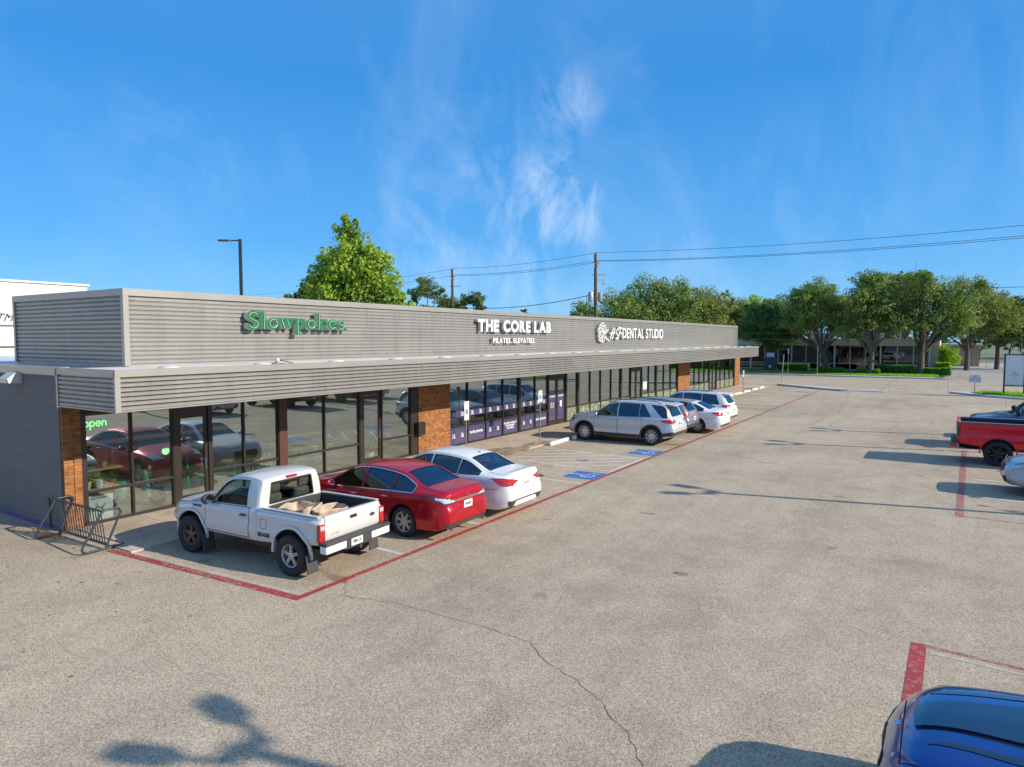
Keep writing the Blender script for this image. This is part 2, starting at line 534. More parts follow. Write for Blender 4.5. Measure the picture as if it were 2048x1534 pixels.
M = {}
M['lot'] = pavement('lot paving', (.365, .292, .205), (.53, .438, .318), .27, 75.)
M['lot_road'] = pavement('street concrete', (.39, .32, .225), (.53, .44, .32), .22, 34., joints=[(1, 3.6, .03, .4), (0, 4.8, .02, 0)])
M['walk'] = pavement('sidewalk concrete', (.50, .42, .33), (.58, .49, .39), .24, 60., joints=[(1, 3.05, .008, .3)], rust=.42)
M['curb'] = pavement('kerb concrete', (.48, .46, .42), (.66, .63, .58), .2, 25.)
def cladding_mat():
    m, n, l, p = nt('grey ribbed metal')
    tc = n.new('ShaderNodeTexCoord'); sp = n.new('ShaderNodeSeparateXYZ'); l.new(tc.outputs['Object'], sp.inputs[0])
    cb = n.new('ShaderNodeCombineXYZ'); l.new(math_node(n, l, 'ADD', sp.outputs[0], sp.outputs[1]), cb.inputs[0]); l.new(sp.outputs[2], cb.inputs[1])
    b = n.new('ShaderNodeTexBrick'); b.inputs['Scale'].default_value = 1; b.inputs['Brick Width'].default_value = 3.7; b.inputs['Row Height'].default_value = .43
    b.inputs['Mortar Size'].default_value = 0; b.inputs['Color1'].default_value = (.93, .93, .93, 1); b.inputs['Color2'].default_value = (1.07, 1.07, 1.06, 1)
    l.new(cb.outputs[0], b.inputs['Vector'])
    mp = n.new('ShaderNodeMapping'); mp.inputs['Scale'].default_value = (3.5, 3.5, .35); l.new(tc.outputs['Object'], mp.inputs[0])
    st = ramp(n, l, noise(n, l, mp.outputs[0], 1.0, 7, .65), [(.36, .86), (.56, 1.0)])
    c = mixc(n, l, 1.0, (.285, .276, .256), b.outputs[0], 'MULTIPLY'); c = mixc(n, l, .8, c, st, 'MULTIPLY')
    l.new(c, p.inputs['Base Color']); setp(p, Roughness=.42, Metallic=.30)
    nb = noise(n, l, tc.outputs['Object'], 1.7, 2); bp = n.new('ShaderNodeBump'); bp.inputs['Strength'].default_value = .18; bp.inputs['Distance'].default_value = .05
    l.new(nb, bp.inputs['Height']); l.new(bp.outputs[0], p.inputs['Normal'])
    return m
M['metal'] = cladding_mat()
M['metal_trim'] = mat('grey metal flashing', (.34, .325, .295), .40, .35, .05, .8)
M['roof'] = mat('white roof membrane', (.66, .65, .62), .7, 0, .15, .7, bump=.2, bscale=3)
M['cmu'] = brick('painted block', (.165, .152, .146), (.185, .17, .163), (.145, .134, .128), .4, .2, .007, 'xz', .45, .5)
M['brick'] = brick('rusty brick', (.11, .045, .020), (.43, .175, .045), (.22, .095, .038), .2, .07, .007, 'auto', .6, .26)
M['bronze'] = mat('dark bronze frame', (.055, .042, .036), .38, .5, .06, 2)
M['blackframe'] = mat('black frame edge', (.012, .011, .01), .5, .2, 0)
M['glass'] = glass('storefront glass', (.86, .92, .89), 2.35, 0, (.92, 1.0, 1.0), wave=.012, boost=.10)
M['film'] = mat('purple window film', (.075, .07, .155), .28, .1, .05, 1.5, spec=.6, coat=.6)
M['white'] = mat('white paint', (.78, .77, .74), .5, 0, .05)
M['white_letter'] = mat('white sign acrylic', (.80, .80, .80), .35, 0, .02)
M['sign_side'] = mat('sign return', (.62, .60, .56), .45, .2, .03)
M['sign_green'] = mat('green sign face', (.008, .16, .06), .3, 0, .06, 4)
M['sign_tube'] = mat('pale neon tube', (.45, .70, .45), .25, 0, .02)
M['neon'] = mat('green neon', (.05, .6, .1), .4, emit=(.08, 1.0, .16), es=3.2, var=0)
M['black'] = mat('black rubber or plastic', (.016, .016, .017), .6, 0, .15, 20)
M['plastic'] = mat('dark grey plastic', (.045, .045, .048), .55, 0, .1, 12)
M['liner'] = mat('dark liner', (.012, .012, .013), .8, 0, .1)
M['tyre'] = mat('tyre rubber', (.022, .022, .024), .75, 0, .25, 30, bump=.3, bscale=80)
M['alloy'] = mat('alloy wheel', (.56, .56, .57), .32, .75, .06, 8)
M['alloy_rusty'] = mat('brake dust covered alloy', (.20, .12, .095), .55, .5, .25, 8)
M['alloy_dark'] = mat('black alloy', (.03, .032, .036), .25, .6, .05)
M['disc'] = mat('brake disc', (.10, .09, .08), .45, .7, .15, 9)
M['chrome'] = mat('chrome', (.72, .73, .75), .12, 1.0, .02)
M['car_glass'] = glass('car glass', (.22, .30, .30), 1.62, 0, (.72, .88, 1.0), boost=.07)
M['car_glass_dark'] = glass('privacy glass', (.05, .06, .07), 1.6, 0, (.62, .84, 1.0), boost=.08)
M['truck_glass'] = glass('clear car glass', (.55, .62, .58), 1.42, 0, (.8, .9, 1.0))
M['lamp_red'] = mat('tail lamp red', (.42, .010, .012), .12, 0, .1, 12, coat=1.0)
M['lamp_red_dark'] = mat('tail lamp dark red', (.15, .008, .012), .1, 0, .1, 12, coat=1.0)
M['lamp_clear'] = mat('clear lamp', (.62, .64, .66), .12, .4, .2, 14, coat=1.0)
M['lamp_dark'] = mat('smoked lamp', (.05, .055, .06), .1, .3, .2, 14, coat=1.0)
M['lamp_amber'] = mat('amber lamp', (.75, .22, .03), .15, 0, .1, 12, coat=1.0)
M['seat'] = mat('grey seat cloth', (.15, .14, .12), .9, 0, .12, 10)
M['plate'] = mat('licence plate', (.72, .72, .70), .5, 0, .05, 10)
M['ink'] = mat('dark lettering', (.03, .035, .045), .6, 0, 0)
M['redline'] = worn('red kerb paint', (.36, .034, .040), (.42, .26, .19), .43)
M['redline_worn'] = worn('worn red paint', (.34, .06, .06), (.40, .33, .28), .47)
M['whiteline'] = worn('white paint line', (.66, .64, .60), (.42, .37, .31), .45)
M['blueline'] = worn('blue paint', (.03, .17, .46), (.38, .34, .32), .32)
M['wood'] = mat('light wood', (.50, .32, .14), .5, 0, .2, 6)
M['teal'] = mat('mint metal', (.16, .46, .34), .45, 0, .05)
M['mint'] = mat('mint plastic', (.10, .55, .32), .4, 0, .05)
M['interior'] = mat('interior wall', (.20, .20, .19), .9, 0, .1, .6)
M['interior_floor'] = mat('polished floor', (.42, .40, .33), .3, 0, .15, 1.2)
M['grass'] = mat('lawn base', (.10, .23, .03), .9, 0, .35, 3)
M['bark'] = mat('bark', (.12, .095, .075), .9, 0, .3, 8, bump=.8, bscale=12)
M['pole_wood'] = mat('utility pole wood', (.10, .07, .05), .9, 0, .3, 4)
M['galv'] = mat('galvanised steel', (.42, .42, .41), .45, .6, .1, 6)
M['cable'] = mat('cable', (.04, .04, .045), .6, 0, 0)
M['pole_dark'] = mat('dark lamp pole', (.05, .06, .07), .45, .4, .05)
M['terracotta'] = mat('terracotta', (.50, .20, .07), .8, 0, .1, 8)
# ------------------------------------------------------------------ curves
def curve(pts):
    """monotone cubic through (x, y) points"""
    P_ = sorted(pts); xs = [p[0] for p in P_]; ys = [p[1] for p in P_]; k = len(xs)
    d = [(ys[i + 1] - ys[i]) / (xs[i + 1] - xs[i]) for i in range(k - 1)]
    m = [d[0]] + [0 if d[i - 1] * d[i] <= 0 else 2 * d[i - 1] * d[i] / (d[i - 1] + d[i]) for i in range(1, k - 1)] + [d[-1]]
    def f(x):
        if x <= xs[0]: return ys[0]
        if x >= xs[-1]: return ys[-1]
        i = 0
        while x > xs[i + 1]: i += 1
        h = xs[i + 1] - xs[i]; t = (x - xs[i]) / h
        return ((2 * t**3 - 3 * t**2 + 1) * ys[i] + (t**3 - 2 * t**2 + t) * h * m[i] + (-2 * t**3 + 3 * t**2) * ys[i + 1] + (t**3 - t**2) * h * m[i + 1])
    return f

def catmull(pts, sub):
    out = []
    k = len(pts)
    for i in range(k - 1):
        p0 = pts[max(i - 1, 0)]; p1 = pts[i]; p2 = pts[i + 1]; p3 = pts[min(i + 2, k - 1)]
        for s in range(sub):
            t = s / sub
            out.append(tuple(.5 * ((2 * p1[j]) + (-p0[j] + p2[j]) * t + (2 * p0[j] - 5 * p1[j] + 4 * p2[j] - p3[j]) * t * t + (-p0[j] + 3 * p1[j] - 3 * p2[j] + p3[j]) * t**3) for j in range(2)))
    out.append(pts[-1])
    return out

def boolean(ob, cutter):
    md = ob.modifiers.new('b', 'BOOLEAN'); md.operation = 'DIFFERENCE'; md.solver = 'EXACT'; md.object = cutter
    dg = bpy.context.evaluated_depsgraph_get()
    me = bpy.data.meshes.new_from_object(ob.evaluated_get(dg))
    ob.modifiers.clear()
    old = ob.data; nm = old.name; ob.data = me; bpy.data.meshes.remove(old); me.name = nm
    cm = cutter.data; bpy.data.objects.remove(cutter); bpy.data.meshes.remove(cm)

class Shape:
    """car body as a loft of sections; x forward, y left, z up, origin between the wheels on the ground"""
    def __init__(s, **k):
        s.__dict__.update(k)
        for a in ('zb', 'W', 'zs', 'zt', 'Wt'):
            setattr(s, a, curve(getattr(s, a)))
        s.crown = curve(s.crown)
        for a in ('tailf', 'nosef'):
            if getattr(s, a, None): setattr(s, a, curve(getattr(s, a)))
        s.x0, s.x1 = s.span
    def edge(s, x): return s.zt(x) - s.crown(x)
    def bend(s, x, z):
        """lean of the nose and tail faces"""
        d = 0.0
        if getattr(s, 'tailf', None) and x < s.x0 + .5:
            t = 1 - (x - s.x0) / .5; d += s.tailf(z) * t * t
        if getattr(s, 'nosef', None) and x > s.x1 - .5:
            t = 1 - (s.x1 - x) / .5; d -= s.nosef(z) * t * t
        return d
    def half(s, x, ins=0.0):
        zb, W, zs, zt, Wt = s.zb(x), s.W(x), s.zs(x), s.zt(x), s.Wt(x)
        ze = max(zt - s.crown(x), zs + .012)
        Ws = W - s.tuck
        Wt = min(Wt, Ws - .03)
        H = zs - zb
        pts = [(0, zb), (W * .6, zb), (W * .92, zb + .012), (W * .978, zb + .09), (W + .004, zb + .36 * H), (W - .016, zb + .60 * H),
               (W - .010, zs - .125), (Ws + .020, zs - .050), (Ws - .018, zs + .006)]
        mx, mz = (Ws - .018 + Wt) / 2, (zs + ze) / 2
        bl = min(.028, (ze - zs) * .08)
        pts += [(mx + bl, mz), (Wt + .012, ze - .012), (Wt - .035, ze + (zt - ze) * .30), (Wt * .55, ze + (zt - ze) * .82), (0, zt)]
        return catmull(pts, 3)
    def hull(s, name, mats, step=.075):
        xs = []; x = s.x0
        n = int((s.x1 - s.x0) / step)
        xs = [s.x0 + (s.x1 - s.x0) * i / n for i in range(n + 1)]
        xs += [s.x0 + .012, s.x0 + .035, s.x1 - .012, s.x1 - .035] + list(getattr(s, 'extra', []))
        xs = sorted(set(round(q, 4) for q in xs))
        mb = MB(); vs = []; rows = 0
        for x in xs:
            h = s.half(x)
            ring = [(x + s.bend(x, z), y, z) for y, z in h] + [(x + s.bend(x, z), -y, z) for y, z in reversed(h[1:-1])]
            vs += ring; rl = len(ring)
        fs = []
        for i in range(len(xs) - 1):
            for j in range(rl):
                a, b = i * rl + j, i * rl + (j + 1) % rl
                fs.append((a, b, b + rl, a + rl))
        nv = len(vs)
        for i, sg in ((0, -1), (len(xs) - 1, 1)):
            ring = vs[i * rl:(i + 1) * rl]
            cz = sum(q[2] for q in ring) / rl
            base = i * rl
            for sc_, dx in ((.93, .012), (.6, .022)):
                b2 = len(vs)
                vs += [(ring[j][0] + sg * dx, ring[j][1] * sc_, cz + (ring[j][2] - cz) * sc_) for j in range(rl)]
                for j in range(rl):
                    fs.append((base + j, base + (j + 1) % rl, b2 + (j + 1) % rl, b2 + j))
                base = b2
            c = len(vs); vs.append((ring[0][0] + sg * .024, 0, cz))
            for j in range(rl): fs.append((base + j, base + (j + 1) % rl, c))
        mb.add(vs, fs)
        o = mb.build(name, mats, smooth=None)
        s.bvh = BVHTree.FromPolygons([v.co.copy() for v in o.data.vertices], [list(p.vertices) for p in o.data.polygons])
        return o
    # projection of a flat outline onto the body
    def cast(s, view, u, v, far=None):
        o, d = {'L': (Vector((u, 3, v)), Vector((0, -1, 0))), 'R': (Vector((u, -3, v)), Vector((0, 1, 0))),
                'F': (Vector((6, u, v)), Vector((-1, 0, 0))), 'B': (Vector((-6, u, v)), Vector((1, 0, 0))),
                'T': (Vector((u, v, 5)), Vector((0, 0, -1)))}[view]
        loc, nor, i, dist = s.bvh.ray_cast(o, d)
        if loc is None: return None
        if nor.dot(d) > 0: nor = -nor
        if abs(nor.dot(d)) < .12: pass
        return loc, nor
    def panel(s, mb, view, poly, off=.004, thick=.012, grid=.07, mi=0, both=False):
        if both:
            s.panel(mb, view, poly, off, thick, grid, mi)
            if view == 'L': s.panel(mb, 'R', poly, off, thick, grid, mi)
            elif view in 'FB': s.panel(mb, view, [(-u, v) for u, v in poly], off, thick, grid, mi)
            elif view == 'T': s.panel(mb, view, [(u, -v) for u, v in poly], off, thick, grid, mi)
            return mb
        out = []
        k = len(poly)
        for i in range(k):
            a, b = Vector(poly[i]), Vector(poly[(i + 1) % k])
            n = max(1, int((b - a).length / grid))
            out += [a.lerp(b, t / n) for t in range(n)]
        nb = len(out)
        xs = [p.x for p in out]; ys = [p.y for p in out]
        pts = list(out)
        nx = int((max(xs) - min(xs)) / grid); ny = int((max(ys) - min(ys)) / grid)
        def inside(q):
            c = False; j = nb - 1
            for i in range(nb):
                a, b = out[i], out[j]
                if (a.y > q.y) != (b.y > q.y) and q.x < (b.x - a.x) * (q.y - a.y) / (b.y - a.y) + a.x: c = not c
                j = i
            return c
        for i in range(1, nx + 1):
            for j in range(1, ny + 1):
                q = Vector((min(xs) + i * grid, min(ys) + j * grid))
                if inside(q) and min((q - o_).length for o_ in out) > grid * .4: pts.append(q)
        r = delaunay_2d_cdt(pts, [], [list(range(nb))], 1, 1e-5)
        vs, fs = r[0], [list(f) for f in r[2]]
        top = []; bot = []; ok = []
        for q in vs:
            h = s.cast(view, q.x, q.y)
            if h is None: top.append(Vector((0, 0, 0))); bot.append(Vector((0, 0, 0))); ok.append(False); continue
            top.append(h[0] + h[1] * off); bot.append(h[0] + h[1] * (off - thick)); ok.append(True)
        fs = [f for f in fs if all(ok[i] for i in f)]
        edges = {}
        for f in fs:
            for i in range(len(f)):
                e = tuple(sorted((f[i], f[(i + 1) % len(f)]))); edges[e] = edges.get(e, 0) + 1
        base = len(vs)
        fl = [tuple(f) for f in fs]
        if thick > 0:
            fl += [(a, b, b + base, a + base) for (a, b), c in edges.items() if c == 1]
            mb.add(top + bot, fl, mi)
        else:
            mb.add(top, fl, mi)
        return mb
    def ribbon(s, mb, view, pts, w=.008, off=.003, mi=0, both=True, step=.05, thick=0.0):
        for vw in ((view, 'R') if (both and view == 'L') else (view,)):
            for a, b in zip(pts[:-1], pts[1:]):
                a, b = Vector(a), Vector(b)
                if (b - a).length < 1e-6: continue
                n = max(1, int((b - a).length / step)); t = (b - a).normalized(); q = Vector((-t.y, t.x)) * w / 2
                prev = None
                for i in range(n + 1):
                    c = a.lerp(b, i / n)
                    h1 = s.cast(vw, c.x + q.x, c.y + q.y); h2 = s.cast(vw, c.x - q.x, c.y - q.y)
                    if h1 is None or h2 is None: prev = None; continue
                    p = (h1[0] + h1[1] * off, h2[0] + h2[1] * off)
                    if prev: mb.add([prev[0], prev[1], p[1], p[0]], [(0, 1, 2, 3)], mi)
                    prev = p
        return mb
    def side_window(s, xa, xb, m=.045, lo=.022, sa=0, sb=0):
        if sa or sb:
            top = []; bot = []; n = 10
            for i in range(n + 1):
                t = i / n
                x = xa + (xb - xa) * t; xt = (xa + sa) + (xb + sb - xa - sa) * t
                sl = (s.zt(xt + .02) - s.zt(xt - .02)) / .04
                zt_ = s.edge(xt) - m * math.sqrt(1 + sl * sl); zb_ = s.zs(x) + lo
                if zt_ - zb_ > .012: top.append((xt, zt_)); bot.append((x, zb_))
            return bot + list(reversed(top)) if len(top) > 1 else None
        top = []; bot = []
        n = max(6, int(abs(xb - xa) / .05))
        for i in range(n + 1):
            x = xa + (xb - xa) * i / n
            sl = (s.zt(x + .02) - s.zt(x - .02)) / .04
            t = s.edge(x) - m * math.sqrt(1 + sl * sl); b = s.zs(x) + lo
            if t - b > .012: top.append((x, t)); bot.append((x, b))
        return bot + list(reversed(top)) if len(top) > 1 else None

def make_wheel(root, x, y, Rw, w, style, rimmat, sgn, rim_r=None, discmat=None):
    """wheel part with tyre and rim; sgn = +1 when the outer face looks to +y"""
    rr = rim_r or Rw * .68
    hub = MB(); hub.lathe([(0, -.03), (rr * .62, -.03), (rr * .62, .0), (0, .0)], 20)
    wh = hub.build('wheel', M['disc'], root, smooth=40)
    wh.location = (x, y, Rw)
    t = MB(); h = w / 2
    t.lathe([(rr, -h * .8), (rr + .01, -h * .95), ((rr + Rw) / 2, -h * 1.04), (Rw * .95, -h * .98), (Rw * .985, -h * .84), (Rw, -h * .6), (Rw, h * .6),
             (Rw * .985, h * .84), (Rw * .95, h * .98), ((rr + Rw) / 2, h * 1.04), (rr + .01, h * .95), (rr, h * .8), (rr, -h * .8)], 40)
    # tread grooves
    for gy in (-.45, -.15, .15, .45):
        t.lathe([(Rw + .0015, h * gy - .006), (Rw + .0015, h * gy + .006)], 40, 1)
    t.build('tyre', [M['tyre'], M['liner']], wh, smooth=50)
    r = MB(); o_ = h * .82 * sgn
    r.lathe([(rr * .99, -h * .7 * sgn), (rr * .90, -h * .2 * sgn), (rr * .90, h * .55 * sgn), (rr * .96, o_ * .98), (rr * 1.0, o_), (rr * .985, o_ * 1.04), (rr * .93, o_ * .97)], 36)
    n, kind = style
    zo = o_ * .86
    for i in range(n):
        a = 2 * math.pi * i / n + .3
        arms = {'single': [(0, .17, .12)], 'double': [(-.16, .10, .055), (.16, .10, .055)], 'y': [(0, .15, .11), ], 'star': [(0, .30, .16)], 'fin': [(0, .13, .10)]}[kind]
        for da, w0, w1 in arms:
            d = Vector((math.cos(a), 0, math.sin(a))); p = Vector((-math.sin(a), 0, math.cos(a)))
            d2 = Vector((math.cos(a + da * .55), 0, math.sin(a + da * .55))); p2 = Vector((-d2.z, 0, d2.x))
            i0 = d * rr * .17 + p * (da * rr * .5); i1 = d2 * rr * .92
            wd0, wd1 = rr * w0, rr * w1
            vs = []
            for c, wd, yy in ((i0, wd0, zo * .92), (i1, wd1, zo)):
                for sg in (-1, 1):
                    q = c + (p if c is i0 else p2) * wd * sg * .62
                    vs.append(Vector((q.x, yy, q.z)))
                    q = c + (p if c is i0 else p2) * wd * sg
                    vs.append(Vector((q.x, yy - .028 * sgn, q.z)))
            r.add(vs, [(0, 2, 6, 4), (1, 0, 4, 5), (2, 3, 7, 6), (3, 1, 5, 7)])
        if kind == 'y':
            for sg in (-1, 1):
                d = Vector((math.cos(a + sg * .22), 0, math.sin(a + sg * .22)))
                c0 = Vector((math.cos(a), 0, math.sin(a))) * rr * .55; c1 = d * rr * .92
                p = Vector((-d.z, 0, d.x)) * rr * .045
                r.add([Vector((q.x, zo, q.z)) for q in (c0 - p, c0 + p, c1 + p, c1 - p)], [(0, 1, 2, 3)])
    r.lathe([(0, zo * 1.0), (rr * .13, zo * 1.0), (rr * .20, zo * .93), (rr * .22, zo * .7)], 20)
    for i in range(5):
        a = 2 * math.pi * i / 5
        r.lathe([(0, zo * .965), (rr * .035, zo * .965), (rr * .04, zo * .8)], 8, 1, c=(rr * .145 * math.cos(a), 0, rr * .145 * math.sin(a)))
    r.lathe([(rr * .84, h * .1 * sgn), (0, h * .1 * sgn)], 24, 1)
    r.build('rim', [rimmat, M['liner']], wh, smooth=35)
    return wh

def seat_mb(x, y, w=.48, back=.62, zb=.30):
    m = MB()
    m.rbox(x - .25, x + .25, y - w / 2, y + w / 2, zb, zb + .20, .05)
    Mx = Matrix.Translation((x - .30, y, zb + .12)) @ Matrix.Rotation(R(-14), 4, 'Y')
    bm = bmesh.new(); bmesh.ops.create_cube(bm, size=1)
    for v in bm.verts: v.co = Vector((v.co.x * .15, v.co.y * w * (1 if v.co.z < 0 else .74), (v.co.z + .5) * back))
    bmesh.ops.bevel(bm, geom=bm.edges[:], offset=.07, segments=4, affect='EDGES', profile=.5)
    m.bm(bm, 0, Mx)
    bm = bmesh.new(); bmesh.ops.create_cube(bm, size=1)
    for v in bm.verts: v.co = Vector((v.co.x * .09 , v.co.y * .25, (v.co.z + .5) * .17 + back + .02))
    bmesh.ops.bevel(bm, geom=bm.edges[:], offset=.035, segments=3, affect='EDGES', profile=.5)
    m.bm(bm, 0, Mx)
    return m

def text_mesh(name, s, size, matl, parent=None, extrude=0.0, bold=0.0, align='CENTER', M4=None, spacing=1.0, shear=0.0, xs=1.0, sidemat=None, line=1.0):
    """lettering in the built-in face, turned into a mesh"""
    c = bpy.data.curves.new(name, 'FONT'); c.body = s; c.size = size; c.align_x = align; c.align_y = 'CENTER'
    c.extrude = extrude; c.offset = bold; c.space_character = spacing; c.shear = shear; c.space_line = line
    c.resolution_u = 3
    t = bpy.data.objects.new(name, c); COL.objects.link(t)
    dg = bpy.context.evaluated_depsgraph_get()
    me = bpy.data.meshes.new_from_object(t.evaluated_get(dg))
    bpy.data.objects.remove(t); bpy.data.curves.remove(c)
    if xs != 1.0:
        for v in me.vertices: v.co.x *= xs
    me.materials.clear(); me.materials.append(matl)
    if sidemat:
        me.materials.append(sidemat)
        for p in me.polygons:
            p.material_index = 0 if p.normal.z > .9 else 1
    o = bpy.data.objects.new(name, me); COL.objects.link(o)
    if parent is not None: o.parent = parent
    if M4 is not None: o.matrix_local = M4
    return o

def finish_body(s, body, root, pm, Rw, wx, win, bl_cut=None, arch_gap=.055, liner_z=.5, wheel_y=None):
    """hollow the cabin, open the windows and the wheel arches"""
    ws0, ws1 = s.ws; b0, b1 = s.bl
    # cabin space
    xs = []; n = 26; xa, xb = s.cab
    mb = MB(); vs = []
    for i in range(n + 1):
        x = xa + (xb - xa) * i / n
        W = s.W(x); zs = s.zs(x); Wt = min(s.Wt(x), W - s.tuck - .03); ze = max(s.edge(x), zs + .012); zt = s.zt(x)
        c = .055
        zl = liner_z
        top = max(zt - c, zl + .1); e = max(ze - c - .01, zl + .08); zz = min(zs - .02, e - .01)
        zz = max(zz, zl + .04)
        h = [(0, zl), (W - .13, zl), (W - s.tuck - .075, zz), (Wt - .055, e), (Wt * .5, (top + e) / 2 + (top - e) * .3), (0, top)]
        vs += [(x, y, z) for y, z in h] + [(x, -y, z) for y, z in reversed(h[1:-1])]
        rl = 2 * len(h) - 2
    fs = [(i * rl + j, i * rl + (j + 1) % rl, (i + 1) * rl + (j + 1) % rl, (i + 1) * rl + j) for i in range(n) for j in range(rl)]
    fs += [tuple(range(rl)), tuple(n * rl + j for j in range(rl))]
    mb.add(vs, fs, 1)
    boolean(body, mb.build('cutter', [pm, M['liner']]))
    for grp in ('L', 'TB'):
        mb = MB()
        for view, poly in win:
            if view not in grp: continue
            if view == 'L':
                for sg in (-1, 1):
                    mb.prism(poly, lambda u, v: (u, sg * .42, v), (0, sg * 1.2, 0), 1)
            elif view == 'T':
                mb.prism(poly, lambda u, v: (u, v, .74), (0, 0, 2), 1)
            elif view == 'B':
                mb.prism(poly, lambda u, v: (s.x0 - .5, u, v), (1.0 if bl_cut is None else bl_cut, 0, 0), 1)
        boolean(body, mb.build('cutter', [pm, M['liner']]))
    mb = MB()
    for x in wx:
        for sg in (-1, 1):
            r = Rw + arch_gap
            W = s.W(x)
            mb.lathe([(0, sg * (W - .36)), (r, sg * (W - .36)), (r, sg * (W + .4)), (0, sg * (W + .4))], 40, 1, c=(x, 0, Rw + .012))
    # weld the lathe axis
    cu = mb.build('cutter', [pm, M['liner']])
    bm = bmesh.new(); bm.from_mesh(cu.data); bmesh.ops.remove_doubles(bm, verts=bm.verts[:], dist=1e-5); bmesh.ops.recalc_face_normals(bm, faces=bm.faces[:]); bm.to_mesh(cu.data); bm.free()
    boolean(body, cu)
    me = body.data
    me.polygons.foreach_set('use_smooth', [True] * len(me.polygons))
    me.set_sharp_from_angle(angle=R(38))
    body.parent = root

def arch_lip(s, mb, Rw, x, w=.05, off=.016, a0=-12, a1=192, out=.02, mi=0, sides=(-1, 1)):
    """moulding round a wheel opening"""
    for sg in sides:
        r0 = Rw + .045; r1 = r0 + w
        prev = None
        for i in range(25):
            a = R(a0 + (a1 - a0) * i / 24)
            row = []
            for r in (r0, r1):
                px, pz = x + r * math.cos(a), Rw + .012 + r * math.sin(a)
                h = s.cast('L' if sg > 0 else 'R', px, max(pz, s.zb(px) + .05))
                y = abs(h[0].y) if h else s.W(px)
                row.append((px, pz, y))
            y0 = max(row[0][2], row[1][2])
            q = [Vector((row[0][0], sg * (y0 - .05), row[0][1])), Vector((row[0][0], sg * (y0 + off), row[0][1])),
                 Vector((row[1][0], sg * (y0 + off), row[1][1])), Vector((row[1][0], sg * (row[1][2] - .01), row[1][1]))]
            if prev:
                vs = prev + q
                mb.add(vs, [(0, 1, 5, 4), (1, 2, 6, 5), (2, 3, 7, 6)], mi)
            prev = q
    return mb

def mirror_mb(x, y, z, k=1.0):
    """door mirror: rounded shell on a foot"""
    bm = bmesh.new(); bmesh.ops.create_uvsphere(bm, u_segments=14, v_segments=9, radius=1)
    for v in bm.verts:
        c = v.co; v.co = Vector(((c.x if c.x > 0 else c.x * .35) * .085 * k, c.y * .115 * k, c.z * .078 * k))
    return bm, Matrix.Translation((x, y, z))

